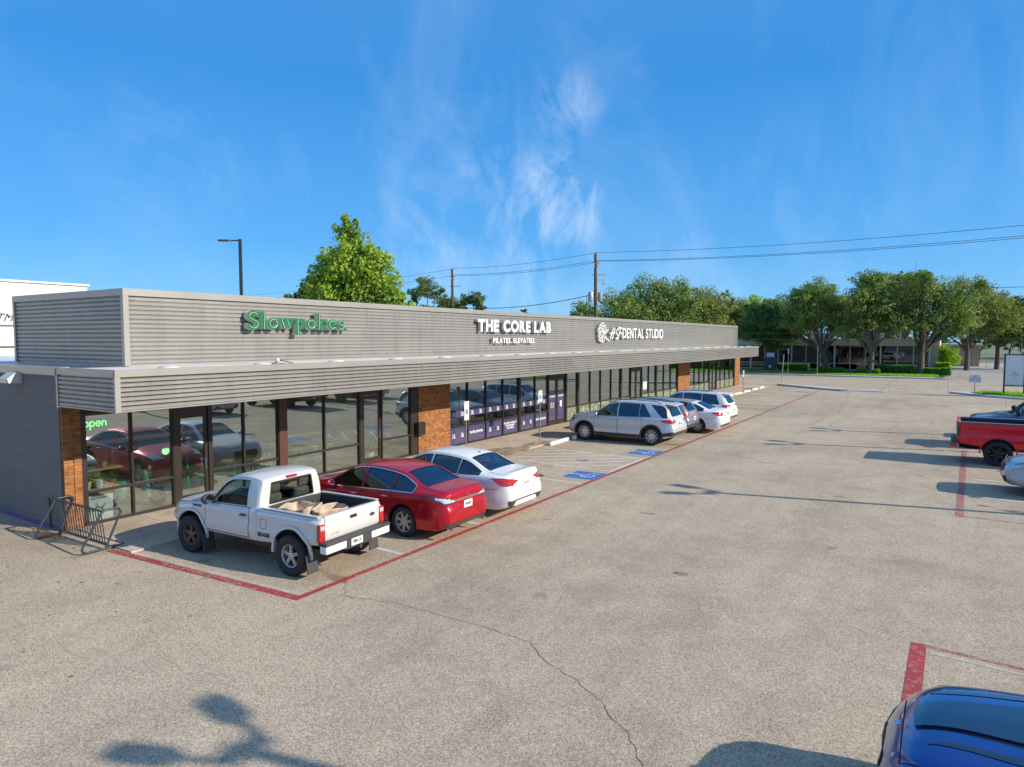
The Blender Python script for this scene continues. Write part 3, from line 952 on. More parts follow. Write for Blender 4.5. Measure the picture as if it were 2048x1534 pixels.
def make_car(name, label, loc, rz, s, pm, wheels, side, doors, lights, glassm=None, rear_glass=None, handles='chrome', trim=None,
             cladding=False, plate=None, rails=None, spoiler=False, lower=None, group=None, seats=True, mirror_col=None, cat='car', details=None, rear_view=None, liner_z=.5):
    root = thing(name, label, cat, loc, rz, group)
    body = s.hull('body', [pm, M['liner']])
    Rw, tw, wxf, wxr, style, rimm = wheels
    wins = []
    ws0, ws1 = s.ws
    # windscreen outline seen from above
    def topwin(a, b, m=.075):
        n = 8; L = []
        for i in range(n + 1):
            x = a + (b - a) * i / n
            L.append((x, min(s.Wt(x), s.W(x) - s.tuck - .03) - m))
        return L + [(x, -y) for x, y in reversed(L)]
    scr = topwin(ws0, ws1)
    wins.append(('T', scr))
    if rear_view: wins.append(('B', rear_view))
    else: wins.append(('T', topwin(*s.bl)))
    sw = []
    for sd in side:
        q = s.side_window(sd[0], sd[1], sa=sd[2] if len(sd) > 2 else 0, sb=sd[3] if len(sd) > 3 else 0)
        if q: sw.append(q); wins.append(('L', q))
    finish_body(s, body, root, pm, Rw, (wxf, wxr), wins, liner_z=liner_z)
    g = glassm or M['car_glass_dark']; rg = rear_glass or g
    def pane(nm, vw, q, m_, off=-.010):
        mb = MB(); s.panel(mb, vw, q, off, 0, .085); w = mb.build(nm, m_, root, smooth=60)
        mb = MB(); s.ribbon(mb, vw, q + [q[0]], .014, .003, both=False); mb.build('seal', M['black'], w)
    for i, q in enumerate(sw):
        for vw in 'LR': pane('side_window', vw, q, g if i else M['car_glass'])
    pane('windscreen', 'T', scr, M['car_glass'])
    if rear_view: pane('rear_window', 'B', rear_view, rg, -.008)
    else: pane('rear_window', 'T', topwin(*s.bl), rg)
    if trim:
        mb = MB()
        xa, xb = side[0][1], side[-1][0]
        if xa < xb: xa, xb = xb, xa
        q = s.side_window(min(side[-1][:2]), max(side[0][:2]), m=.028, lo=.0)
        for vw in 'LR':
            mb = MB(); s.ribbon(mb, vw, q + [q[0]], .020, .008, both=False)
            mb.build('window_trim', M['chrome'], root)
    # doors with shut lines and handles
    for (xa, xb, cut) in doors:
        for vw in 'LR':
            mb = MB()
            zlo = max(s.zb(xa), s.zb(xb)) + .10
            pl = [(xa, zlo), (xb, zlo)] if not cut else cut
            top = [(xb + (xa - xb) * i / 6, s.zs(xb + (xa - xb) * i / 6) - .012) for i in range(7)]
            poly = pl + top
            s.panel(mb, vw, poly, .0022, 0, .07, 0)
            s.ribbon(mb, vw, poly + [poly[0]], .011, .0032, 1, both=False)
            d = mb.build('door', [pm, M['liner']], root, smooth=45)
            hx = min(xa, xb) + .13; hz = s.zs(hx) - .115
            hit = s.cast(vw, hx, hz); hit2 = s.cast(vw, hx + .17, hz + .004)
            if hit and hit2:
                hm = MB(); o_ = .022 if vw == 'L' else -.022
                hm.tube([hit[0], hit[0] + Vector((.012, o_, .002)), hit2[0] + Vector((-.012, o_, .002)), hit2[0]], [.009, .013, .013, .009], 8)
                hm.build('handle', M['chrome'] if handles == 'chrome' else (M['black'] if handles == 'black' else pm), d, smooth=60)
    # bonnet and boot shut lines
    mb = MB()
    hx = s.hood; wy = min(s.Wt(hx[0]), s.W(hx[0]) - .1) + .015
    line = [(ws1 + .10 if ws1 > ws0 else ws0, wy)]
    L = [(hx[1], s.Wt(hx[1]) + .012)] + [(hx[1] + (hx[0] - hx[1]) * i / 6, min(s.Wt(hx[1] + (hx[0] - hx[1]) * i / 6), s.W(hx[1] + (hx[0] - hx[1]) * i / 6) - s.tuck - .03) + .012) for i in range(1, 7)]
    s.ribbon(mb, 'T', L, .009, .0025, both=False); s.ribbon(mb, 'T', [(a, -b) for a, b in L], .009, .0025, both=False)
    s.ribbon(mb, 'T', [L[-1], (L[-1][0], -L[-1][1])], .009, .0025, both=False)
    if not rear_view:
        tb = s.bl[0] - .05 if s.bl[0] < s.bl[1] else s.bl[1]
        tb = min(s.bl) - .06; te = s.x0 + .06
        yy = min(s.Wt(tb), s.W(tb) - .12) - .01
        s.ribbon(mb, 'T', [(te, yy - .03), (tb, yy)], .009, .0025, both=False); s.ribbon(mb, 'T', [(te, -yy + .03), (tb, -yy)], .009, .0025, both=False)
    mb.build('bonnet_gap', M['liner'], root); mb = MB()
    if not rear_view:
        s.ribbon(mb, 'B', [(-.60, 1.02), (-.50, .66), (.50, .66), (.60, 1.02)], .009, .0025, both=False)
    else:
        s.ribbon(mb, 'B', [(-.74, s.zt(s.x0 + .1)), (-.72, .66), (.72, .66), (.74, s.zt(s.x0 + .1))], .009, .0025, both=False)
    for xx, yy0, yy1 in ((s.x0 + .42, s.zb(s.x0 + .42) + .06, .74),):
        s.ribbon(mb, 'L', [(s.x0 + .30, yy1), (wheels[3] - wheels[0] - .02 if wheels[3] - wheels[0] - .02 > s.x0 + .30 else s.x0 + .36, yy1 - .04)], .008, .0025)
    mb.build('boot_gap', M['liner'], root)
    for nm, mt, plist, off in lights:
        for sg in (1, -1):
            par = root
            for vw, poly in plist:
                mb = MB()
                if vw == 'L': s.panel(mb, 'L' if sg > 0 else 'R', poly, off, .03, .045)
                else: s.panel(mb, vw, [(u * sg, v) if vw in 'FB' else (u, v * sg) for u, v in poly], off, .03, .045)
                q_ = mb.build(nm if par is root else 'side_lens', mt, par, smooth=50)
                if par is root: par = q_
    if lower:
        for nm, mt, vw, poly, off in lower:
            mb = MB(); s.panel(mb, vw, poly, off, .03, .06, both=(vw == 'L')); mb.build(nm, mt, root, smooth=45)
    if cladding:
        for x in (wxf, wxr):
            for sg in (-1, 1):
                mb = MB(); arch_lip(s, mb, Rw, x, cladding, .014, sides=(sg,)); mb.build('wheel_arch_trim', M['plastic'], root, smooth=50)
    for x, y_s in ((wxf, 1), (wxf, -1), (wxr, 1), (wxr, -1)):
        make_wheel(root, x, y_s * (s.W(x) - tw / 2 - .035), Rw, tw, style, rimm, y_s)
    # mirrors
    mx = s.ws[1] - .06 if s.ws[1] > s.ws[0] else s.ws[0] - .06
    mx = s.mirror_x
    for sg in (1, -1):
        y = (s.W(mx) + .065) * sg; z = s.zs(mx) + .085
        mb = MB(); bm, T = mirror_mb(mx, y, z); mb.bm(bm, 0, T)
        mb.tube([(mx, y - .10 * sg, z - .07), (mx, y, z - .03)], [.03, .022], 8, 1)
        mb.lathe([(0, 0), (.07, 0)], 12, 2, ax='x', c=(mx - .031, y, z))
        mb.build('wing_mirror', [mirror_col or pm, M['black'], M['chrome']], root, smooth=60)
    if seats:
        sx = (s.ws[0] + s.bl[1]) / 2 if False else s.seat_x
        zz = liner_z - .16
        for (x, y) in ((sx, .37), (sx, -.37)):
            seat_mb(x, y, .48, .60, zz).build('seat', M['seat'], root, smooth=60)
        seat_mb(sx - .88, 0, 1.15, .50, zz).build('rear_bench', M['seat'], root, smooth=60)
    if plate:
        txt, ty, tz, vw = plate
        hit = s.cast(vw, ty, tz)
        sg = -1 if vw == 'B' else 1
        px = hit[0].x + sg * .012
        mb = MB(); mb.box(px - .008, px + .008, ty - .152, ty + .152, tz - .078, tz + .078)
        pl = mb.build('licence_plate', M['plate'], root)
        Mt = Matrix(((0, 0, sg, px + sg * .0095), (sg, 0, 0, ty), (0, 1, 0, tz - .005), (0, 0, 0, 1)))
        text_mesh('plate_text', txt, .085, M['ink'], pl, .001, .002, M4=Mt, xs=.62)
    if rails:
        xa, xb, mt = rails
        for sg in (1, -1):
            pts = []
            for i in range(13):
                x = xa + (xb - xa) * i / 12
                z = s.zt(x) - .01 + (.045 if 0 < i < 12 else -.02)
                pts.append((x, sg * (s.Wt(x) - .07), z))
            mb = MB(); mb.tube(pts, .014, 8); mb.build('roof_rail', mt, root, smooth=60)
    if spoiler:
        x = s.x0 + spoiler[0]; mb = MB()
        w = s.Wt(x + .25) - .04; zt = s.zt(x + .25)
        mb.prism([(x - .16, zt - .055), (x + .22, zt - .005), (x + .22, zt + .012), (x - .15, zt - .030)], lambda u, v: (u, -w, v), (0, 2 * w, 0))
        mb.build('roof_spoiler', spoiler[1], root)
    if details: details(s, root)
    return root
# ------------------------------------------------------------------ ground
def sheet(name, x0, x1, y0, y1, z, m, kind='structure', n=1):
    mb = MB(); mb.quad((x0, y0, z), (x1, y0, z), (x1, y1, z), (x0, y1, z))
    return tag(mb.build(name, m), kind=kind)
M['dirt'] = mat('far ground', (.16, .17, .09), .95, 0, .3, .05)
sheet('ground', -900, 900, -500, 1500, -.03, M['dirt'])
mb = MB(); mb.quad((-60, -25, 0), (60, -25, 0), (60, 64.6, 0), (-60, 64.6, 0))
tag(mb.build('parking_lot', M['lot']), kind='structure')
sheet('street', -400, 400, 64.6, 85.5, .002, M['lot_road'])
mb = MB()
mb.box(-16.5, -13.72, 7.22, 65.0, -.02, .035)
tag(mb.build('sidewalk', M['walk']), kind='structure')
# far side of the street: gutter, kerb, walk, lawn
mb = MB(); mb.box(-120, -.3, 85.5, 85.75, -.02, .15); mb.box(-120, -1.2, 85.752, 87.2, -.02, .135)
mb.box(9, 60, 85.5, 85.75, -.02, .15)
tag(mb.build('kerb', M['curb']), kind='structure')
mb = MB(); mb.quad((-120, 87.2, .14), (-.9, 87.2, .14), (-.9, 97.2, .20), (-120, 97.2, .20))
tag(mb.build('lawn', M['grass']), kind='structure')
mb = MB(); mb.quad((-.5, 85.5, .006), (9.2, 85.5, .006), (9.2, 150, .02), (-.5, 150, .02))
tag(mb.build('driveway', pavement('drive concrete', (.30, .28, .25), (.44, .42, .38), .3, 14.)), kind='structure')
# islands of the near kerb
def island(name, pts, z, m, rim=None):
    mb = MB(); mb.prism(pts, lambda u, v: (u, v, -.01), (0, 0, z + .01))
    return tag(mb.build(name, m), kind='structure')
island('kerb_island', [(-13.4, 66.6), (-13.2, 67.3), (-10, 65.2), (-7.2, 62.8), (-6.9, 62.0), (-7.3, 61.9), (-9.2, 63.0)], .16, M['curb'])
island('kerb_island', [(-7.6, 62.3), (-7.4, 62.7), (-4.2, 62.6), (-4.2, 62.25)], .10, M['white'])
island('kerb_island', [(.1, 64.3), (.5, 64.9), (20, 64.9), (20, 58.6), (7, 59.4), (4.2, 60.2), (2.3, 61.7), (1.2, 63.0)], .13, M['curb'])
island('verge', [(1.5, 63.9), (2.0, 64.6), (20, 64.6), (20, 59.2), (7, 59.9), (4.4, 60.7), (2.8, 62.0)], .17, M['grass'])
island('median', [(8.2, -10), (8.2, 52), (10.2, 52), (10.2, -10)], .14, M['grass'])
island('verge', [(24, -20), (24, 60), (60, 60), (60, -20)], .14, M['grass'])

# ------------------------------------------------------------------ painted lines
M['whitefaint'] = worn('faded white line', (.58, .54, .48), (.46, .385, .285), .52)
def strip(name, a, b, w, m, z=.004):
    a, b = Vector((a[0], a[1])), Vector((b[0], b[1])); t = (b - a).normalized(); q = Vector((-t.y, t.x)) * w / 2
    mb = MB(); n = max(1, int((b - a).length / .6)); vs = []
    random.seed(int(a.x * 13 + b.y * 7))
    for i in range(n + 1):
        c = a.lerp(b, i / n); k = 1 + random.uniform(-.05, .05)
        vs += [(c.x + q.x * k, c.y + q.y * k, z), (c.x - q.x * k, c.y - q.y * k, z)]
    mb.add(vs, [(2 * i, 2 * i + 1, 2 * i + 3, 2 * i + 2) for i in range(n)])
    return tag(mb.build(name, m), kind='structure')
strip('road_marking', (-8.98, 7.40), (-9.0, 62.0), .135, M['redline'])
strip('road_marking', (-14.3, 7.08), (-8.92, 7.42), .155, M['redline'], .0045)
strip('road_marking', (-14.0, 7.24), (-9.08, 7.56), .10, M['whitefaint'], .0035)
for y in (10.35, 13.0, 15.75, 18.25, 28.55, 31.2, 33.9, 36.6, 39.3, 42, 44.7, 47.4, 50.1, 52.8, 55.5, 58.2, 60.9):
    strip('road_marking', (-13.5, y), (-9.08, y - .25), .10, M['whiteline'], .0035)
strip('road_marking', (.34, 19.62), (.62, 31.4), .17, M['redline_worn'])
strip('road_marking', (.30, 19.66), (6.0, 19.55), .08, M['redline_worn'], .0035)
strip('road_marking', (-.22, 11.02), (-.30, 2.4), .19, M['redline'])
strip('road_marking', (-.16, 10.98), (5.5, 10.45), .08, M['redline_worn'], .0035)
strip('road_marking', (-.08, 10.78), (5.5, 10.28), .07, M['whitefaint'], .003)
for y in (22.3, 25.1, 27.9, 30.8, 33.4, 36.1, 38.8): strip('road_marking', (.75, y), (6.0, y), .10, M['whiteline'], .003)
# hatched access aisle
for a, b in (((-13.4, 20.5), (-9.08, 20.25)), ((-13.4, 23.3), (-9.08, 23.02))): strip('road_marking', a, b, .10, M['whiteline'], .0035)
for y0_ in (18.35, 19.15, 19.95, 20.75, 21.55, 22.35):
    pts_ = []
    for t_ in range(41):
        x = -13.3 + t_ * .1; y = y0_ + (x + 13.3) * .78
        if 20.5 < y < 23.15 and x < -9.2: pts_.append((x, y))
    if len(pts_) > 3: strip('road_marking', pts_[0], pts_[-1], .11, M['whiteline'], .003)
strip('road_marking', (-9.15, 20.3), (-9.15, 23.0), .10, M['whiteline'], .0030)
strip('road_marking', (-13.3, 25.55), (-9.1, 25.4), .10, M['whiteline'], .0035)
# street lane dashes
for x in (-14.5, -7.2, .1, 7.4): strip('road_marking', (x, 72.4), (x + 3.0, 72.4), .12, M['whiteline'], .006)
for x in (-18, -6, 2.4): strip('road_marking', (x, 80.2), (x + 3.0, 80.2), .12, M['whiteline'], .006)

def wheelchair(label, cx, cy):
    """blue square with the white access symbol, head towards the building"""
    root = thing('accessible_marking', label, 'road marking', (cx, cy, 0))
    mb = MB(); mb.quad((-.52, -.55, .005), (.52, -.55, .005), (.52, .55, .005), (-.52, .55, .005)); mb.build('blue_square', M['blueline'], root)
    # symbol drawn with strokes in (u along the head-to-wheel axis, v across)
    def st(pts, w):
        m = MB(); n = len(pts)
        pts = [Vector(p) for p in pts]; vs = []; w = w * 1.45
        for i, p in enumerate(pts):
            t = (pts[min(i + 1, n - 1)] - pts[max(i - 1, 0)]).normalized(); q = Vector((-t.y, t.x)) * w / 2
            vs += [(p.x + q.x, p.y + q.y, .0085), (p.x - q.x, p.y - q.y, .0085)]
        m.add(vs, [(2 * i, 2 * i + 1, 2 * i + 3, 2 * i + 2) for i in range(n - 1)])
        return m
    m = MB()
    for q in (st([(-.40, .02), (-.12, .0), (.08, .0)], .055), st([(.08, 0), (.08, .20), (.06, .26)], .05),
              st([(-.10, 0), (-.10, .14)], .045), st([(.03, .24), (.30, .36), (.34, .30)], .05),
              st([(.12 + .21 * math.cos(a), -.03 + .22 * math.sin(a)) for a in [R(-200 + i * 17) for i in range(15)]], .045),
              st([(-.44 + .055 * math.cos(a), .02 + .055 * math.sin(a)) for a in [i * math.pi / 6 for i in range(13)]], .05)):
        m.add(q.v, q.f)
    m.build('symbol', M['whiteline'], root)
wheelchair('blue wheelchair square on the paving, nearest the white sedan', -9.58, 19.22)
wheelchair('blue wheelchair square on the paving, next to the large silver SUV', -9.58, 24.35)
wheelchair('small faded blue wheelchair square far down the row by the street kerb', -9.9, 59.4)
# stencilled words on the red line
tt = text_mesh('stencil', 'FIRE LANE   NO PARKING   TOW AWAY ZONE', .135, worn('faded stencil white', (.60, .52, .50), (.34, .05, .05), .50, 14), None, 0, .001, M4=None, xs=.80)
tt.location = (-11.45, 7.262, .0075); tt.rotation_euler = (0, 0, R(3.7)); tag(tt, kind='structure')
# cracks and a sealed joint
def crack(pts, w=.012, seed=1):
    random.seed(seed); P_ = []
    for a, b in zip(pts[:-1], pts[1:]):
        for i in range(8):
            t = i / 8; P_.append(Vector((a[0] + (b[0] - a[0]) * t + random.uniform(-.025, .025), a[1] + (b[1] - a[1]) * t + random.uniform(-.025, .025))))
    mb = MB(); vs = []
    for i, p in enumerate(P_):
        t = (P_[min(i + 1, len(P_) - 1)] - P_[max(i - 1, 0)]); t = t.normalized() if t.length > 0 else Vector((1, 0)); q = Vector((-t.y, t.x)) * w * random.uniform(.2, .9) / 2
        vs += [(p.x + q.x, p.y + q.y, .003), (p.x - q.x, p.y - q.y, .003)]
    mb.add(vs, [(2 * i, 2 * i + 1, 2 * i + 3, 2 * i + 2) for i in range(len(P_) - 1)])
    tag(mb.build('pavement_crack', M['crackm']), kind='structure')
M['crackm'] = mat('crack', (.14, .115, .09), .95, 0, .2, 10)
crack([(-9.0, 8.5), (-8.74, 8.24), (-8.35, 7.9), (-7.56, 8.11), (-6.36, 8.16), (-5.6, 8.15), (-4.87, 8.08), (-4.43, 7.73), (-3.84, 7.47), (-3.37, 7.21), (-2.74, 6.64), (-2.43, 6.28), (-2.0, 5.4)], .016, 2)
crack([(-5.6, 8.15), (-5.2, 9.4), (-5.5, 10.6), (-4.9, 12.2)], .007, 9)
crack([(-1.2, 12.4), (-2.4, 14.0), (-2.2, 16.1), (-3.3, 18.0)], .008, 10)
crack([(-10.4, 8.3), (-9.8, 8.6), (-9.1, 8.45)], .014, 3)
crack([(-7.0, 64.4), (-6.2, 55), (-5.4, 44), (-5.9, 36)], .035, 4)
crack([(-2.5, 62), (-3.6, 52), (-3.9, 44)], .03, 6)
crack([(-4.6, 40), (-1.5, 38), (3, 37.6)], .02, 7)
# oil stain patches and manhole
def blob(name, cx, cy, rx, ry, m, z, seed, n=28, kind='structure'):
    random.seed(seed); mb = MB(); vs = []
    ph = [random.uniform(0, 6.28) for _ in range(4)]
    for i in range(n):
        a = 2 * math.pi * i / n; k = 1 + .18 * math.sin(2 * a + ph[0]) + .12 * math.sin(3 * a + ph[1]) + .08 * math.sin(7 * a + ph[2])
        vs.append((cx + rx * k * math.cos(a), cy + ry * k * math.sin(a), z))
    mb.add(vs, [tuple(range(n))])
    return tag(mb.build(name, m), kind=kind)
def stain(name, dark, light=(.36, .31, .26)):
    m, n, l, p = nt(name)
    tc = n.new('ShaderNodeTexCoord'); v = tc.outputs['Object']
    f = math_node(n, l, 'ADD', math_node(n, l, 'MULTIPLY', noise(n, l, v, 3, 6, .7), .6), math_node(n, l, 'MULTIPLY', noise(n, l, v, 40, 3, .7), .4))
    l.new(ramp(n, l, f, [(.40, dark), (.56, light)]), p.inputs['Base Color']); p.inputs['Roughness'].default_value = .8
    return m
M['oil'] = stain('oil stain', (.06, .05, .035), (.33, .28, .22))
M['rustst'] = stain('rusty drip stain', (.22, .14, .06), (.34, .28, .21))
blob('oil_stain', -12.3, 8.75, .75, .30, M['oil'], .0025, 4)
blob('oil_stain', -9.15, 8.45, .35, .12, M['rustst'], .0025, 5)
blob('oil_stain', 1.6, 20.9, .55, .12, M['oil'], .0025, 6); blob('oil_stain', .95, 21.2, .20, .09, M['oil'], .0025, 7)
blob('oil_stain', -11.1, 12.1, .8, .35, M['oil'], .0025, 8)
M['dirtst'] = stain('brown dirt stain', (.13, .09, .05), (.40, .31, .21))
for q_ in ((-14.2, 21.6, .55, 1.5, 21), (-14.1, 24.0, .35, .8, 22), (-14.4, 19.0, .3, .9, 23), (-14.2, 53.0, .5, 1.8, 24), (-14.3, 60.5, .5, 1.6, 25), (-14.1, 44.0, .4, 1.2, 26)):
    blob('dirt_stain', q_[0], q_[1], q_[2], q_[3], M['dirtst'], .0385, q_[4])
for q_ in ((-10.9, 21.6, .30, .18), (-11.6, 17.0, .7, .3), (-12.6, 26.6, .6, .25), (-11.9, 29.7, .5, .25), (-9.3, 26.8, .4, .18), (-11.0, 38.0, .5, .3), (-11.4, 43.5, .6, .25), (-4.0, 12.0, .16, .07), (-6.1, 15.8, .22, .06), (-1.9, 15.2, .12, .08), (-5.2, 24.6, .35, .08)):
    blob('oil_stain', *q_, M['oil'], .0026, int(q_[1] * 7))
mb = MB(); mb.lathe([(0, .006), (.28, .006), (.30, .0)], 24, ax='z'); o = mb.build('manhole_cover', mat('rusty iron', (.13, .09, .06), .8, .2, .3, 12)); o.location = (-10.9, 18.35, 0)
tag(o, 'small round rusty utility cover in the bay behind the white sedan', 'utility cover')

# ------------------------------------------------------------------ the storefront building
FX = -16.5                       # plane of the glass line
Y0, Y1 = 7.22, 65.0
B = thing('commercial_building', 'long single-storey storefront block with grey ribbed metal canopy and parapet', 'building', (FX, Y0, 0))
XB = -33.0
mb = MB(); mb.box(XB, FX, Y0, Y0 + .22, 0, 3.5); mb.build('end_wall', M['cmu'], B, world=True)
mb = MB(); mb.box(XB, XB + .22, Y0 + .222, Y1, 0, 3.5); mb.box(XB + .222, FX - .3, Y1 - .22, Y1, 0, 3.5); mb.build('back_wall', M['cmu'], B, world=True)
M['purple'] = worn('purple paint band', (.20, .08, .24), (.06, .065, .08), .42)
mb = MB(); mb.box(XB, FX - .18, Y0 - .006, Y0 - .001, 0, .10); mb.build('painted_base_band', M['purple'], B, world=True)
mb = MB(); mb.box(XB - .05, FX + .02, Y0 - .05, Y0 + .25, 3.502, 3.68); mb.build('roof_edge_flashing', M['metal_trim'], B, world=True)
mb = MB(); mb.box(XB, FX + .0, Y0 + .252, Y1, 3.50, 3.60); mb.build('roof', M['roof'], B, world=True)
# roof membrane over the canopy with lumpy seams
mb = MB(); mb.box(FX + .002, -14.16, Y0 + .10, 61.80, 3.56, 3.645)
for i in range(22):
    y = 8.6 + i * 2.45
    bm = bmesh.new(); bmesh.ops.create_uvsphere(bm, u_segments=10, v_segments=6, radius=1)
    mb.bm(bm, 0, Matrix.Translation((-14.5, y, 3.645)) @ Matrix.Diagonal((.28, .22, .075, 1)))
mb.build('canopy_roof', M['roof'], B, world=True, smooth=60)
# ribbed cladding, profile in (out, z)
def ribs(z0, z1, pitch, depth=.028, gap=.030):
    pr = [(0, z0)]; z = z0
    n = int(round((z1 - z0) / pitch)); p = (z1 - z0) / n
    for i in range(n):
        a = z0 + i * p
        pr += [(0, a + .001), (depth, a + gap * .35 + .001), (depth, a + p - gap), (0, a + p - gap * .35)]
    pr.append((0, z1))
    return pr
def cladding(name, z0, z1, pitch, along, start, end, plane, sign, lap_seed=1, mats=None, cap=.15):
    mb = MB(); pr = ribs(z0, z1 - cap, pitch)
    random.seed(lap_seed)
    def pt(o, s, z): return (plane + sign * o, s, z) if along == 'y' else (s, plane + sign * o, z)
    # sheets: joints staggered by row blocks
    rows = [(0, len(pr))]
    vs = []
    for s_ in (start, end):
        vs += [pt(o, s_, z) for o, z in pr]
    k = len(pr)
    mb.add(vs, [(i, i + 1, k + i + 1, k + i) for i in range(k - 1)])
    L = abs(end - start); lo = min(start, end)
    if L > 6:
        s_ = lo + 3.2; r = 0
        nr = (len(pr) - 2) // 4
        while s_ < lo + L - 1:
            blk = random.choice([(0, nr // 3), (nr // 3, 2 * nr // 3), (2 * nr // 3, nr)])
            for row in range(blk[0], blk[1]):
                a, b = pr[1 + row * 4 + 1], pr[1 + row * 4 + 2]
                q0, q1 = pt(a[0] + .0015, s_, a[1]), pt(b[0] + .0015, s_ + .014, b[1])
                mb.box(min(q0[0], q1[0]) - .001, max(q0[0], q1[0]) + .001, q0[1], q1[1], a[1], b[1], 1) if along == 'y' else None
            s_ += random.uniform(1.3, 2.9); r += 1
    return mb.build(name, mats or [M['metal'], M['seamm']], B, world=True, smooth=25, fix=False)
M['seamm'] = mat('dark metal lap line', (.13, .12, .11), .5, .3, 0)  # dark strips along the sheet laps
CX = -14.05 - .028
# canopy
mb = MB(); mb.box(FX - .1, CX, Y0 + .02, 61.88, 2.85, 3.555); mb.build('canopy_core', M['metal_trim'], B, world=True)
mb = MB(); mb.box(FX - .1, CX + .01, Y0 + .03, 61.87, 2.80, 2.848); mb.build('soffit', mat('soffit board', (.24, .16, .10), .8, 0, .12, 2), B, world=True)
cladding('canopy_cladding', 2.84, 3.66, .098, 'y', Y0, 61.9, CX, 1, 3)
cladding('canopy_cladding', 2.84, 3.66, .098, 'x', -16.42, -14.05, Y0 + .008, -1, 4)
cladding('canopy_cladding', 2.84, 3.66, .098, 'x', -16.45, -14.05, 61.895, 1, 4)
mb = MB()
mb.box(CX - .01, CX + .050, Y0 - .03, 61.93, 3.53, 3.68); mb.box(-16.50, CX - .012, Y0 - .035, Y0 + .03, 3.53, 3.68); mb.box(-16.50, CX - .012, 61.87, 61.935, 3.53, 3.68)
mb.box(CX - .01, CX + .046, Y0 - .035, Y0 + .075, 2.81, 3.528); mb.box(-16.50, -16.42, Y0 - .034, Y0 + .03, 2.78, 3.528)
mb.box(CX - .005, CX + .042, Y0 + .077, 61.93, 2.815, 2.842); mb.box(-16.418, CX - .012, Y0 - .03, Y0 + .03, 2.815, 2.842)
for i in range(14): mb.box(CX + .050, CX + .053, 9 + i * 3.8, 9.02 + i * 3.8, 3.53, 3.682)
mb.build('canopy_trim', M['metal_trim'], B, world=True)
# parapet
PX_, PY0, PY1 = -16.31, 8.62, 63.5
mb = MB(); mb.box(-22.0, PX_ - .035, PY0 + .035, PY1 - .035, 3.602, 5.40); mb.build('parapet_core', M['metal_trim'], B, world=True)
cladding('parapet_cladding', 3.70, 5.46, .1085, 'y', PY0, PY1, PX_ - .028, 1, 11)
cladding('parapet_cladding', 3.70, 5.46, .1085, 'x', -22.0, PX_, PY0 + .028, -1, 5)
mb = MB()
mb.box(PX_ - .04, PX_ + .03, PY0 - .03, PY1 + .03, 5.32, 5.485); mb.box(-22.04, PX_ - .042, PY0 - .03, PY0 + .04, 5.32, 5.485)
mb.box(PX_ - .09, PX_ + .026, PY0 - .028, PY0 + .10, 3.66, 5.318); mb.box(-22.04, -21.94, PY0 - .026, PY0 + .03, 3.66, 5.318)
mb.box(PX_ - .03, PX_ + .026, PY1 - .09, PY1 + .03, 3.66, 5.318)
for i in range(13): mb.box(PX_ + .03, PX_ + .033, 10.2 + i * 4.1, 10.22 + i * 4.1, 5.32, 5.488)
mb.build('parapet_trim', M['metal_trim'], B, world=True)
# brick piers and jamb
def bbox(name, m, *a):
    mb = MB(); mb.box(*a); return mb.build(name, m, B, world=True)
bbox('brick_jamb', M['brick'], FX - .25, FX + .12, Y0 + .222, 7.60, 0, 2.798)
bbox('brick_jamb', M['brick'], FX - .02, FX + .10, Y0 + .02, Y0 + .22, 0, 2.798)
bbox('brick_pier', M['brick'], FX - .30, FX + .10, 19.22, 21.12, 0, 2.798)
bbox('brick_pier', M['brick'], FX - .30, FX + .10, 47.85, 50.45, 0, 2.798)
bbox('brick_pier', M['brick'], FX - .30, FX + .10, 63.3, 64.98, 0, 3.55)
bbox('header', M['bronze'], FX - .14, FX + .02, 7.60, 19.22, 2.62, 2.799)
bbox('header', M['bronze'], FX - .14, FX + .02, 21.12, 47.85, 2.62, 2.799)
bbox('header', M['bronze'], FX - .14, FX + .02, 50.45, 63.3, 2.62, 2.799)
# storefront bays
FT = .045
def bay(y0, y1, rail=.80, z0=.10, z1=2.60, wl=.025, wr=.025, low=None, up=None):
    """one storefront bay: frame with sill, rail and head, an upper and a lower pane"""
    mb = MB(); x0, x1 = FX - .055, FX + .055
    mb.box(x0, x1, y0, y0 + wl, .03, z1 + .02); mb.box(x0, x1, y1 - wr, y1, .03, z1 + .02)
    a, b = y0 + wl, y1 - wr
    mb.box(x0 + .003, x1 - .003, a, b, .035, z0); mb.box(x0 + .003, x1 - .003, a, b, z1 - .045, z1 + .018); mb.box(x0 + .003, x1 - .003, a, b, rail - .03, rail + .03)
    w = mb.build('window', M['bronze'], B, world=True)
    wo = B.location
    for zz0, zz1, film in ((z0, rail - .03, low), (rail + .03, z1 - .045, None)):
        p = MB(); p.box(FX - .008 - wo.x, FX + .004 - wo.x, a - .004 - wo.y, b + .004 - wo.y, zz0 - .004, zz1 + .004)
        if film: p.box(FX + .006 - wo.x, FX + .008 - wo.x, a - wo.y, b - wo.y, zz0, zz1, 1)
        p.build('pane', [M['glass'], film] if film else M['glass'], w)
    return w
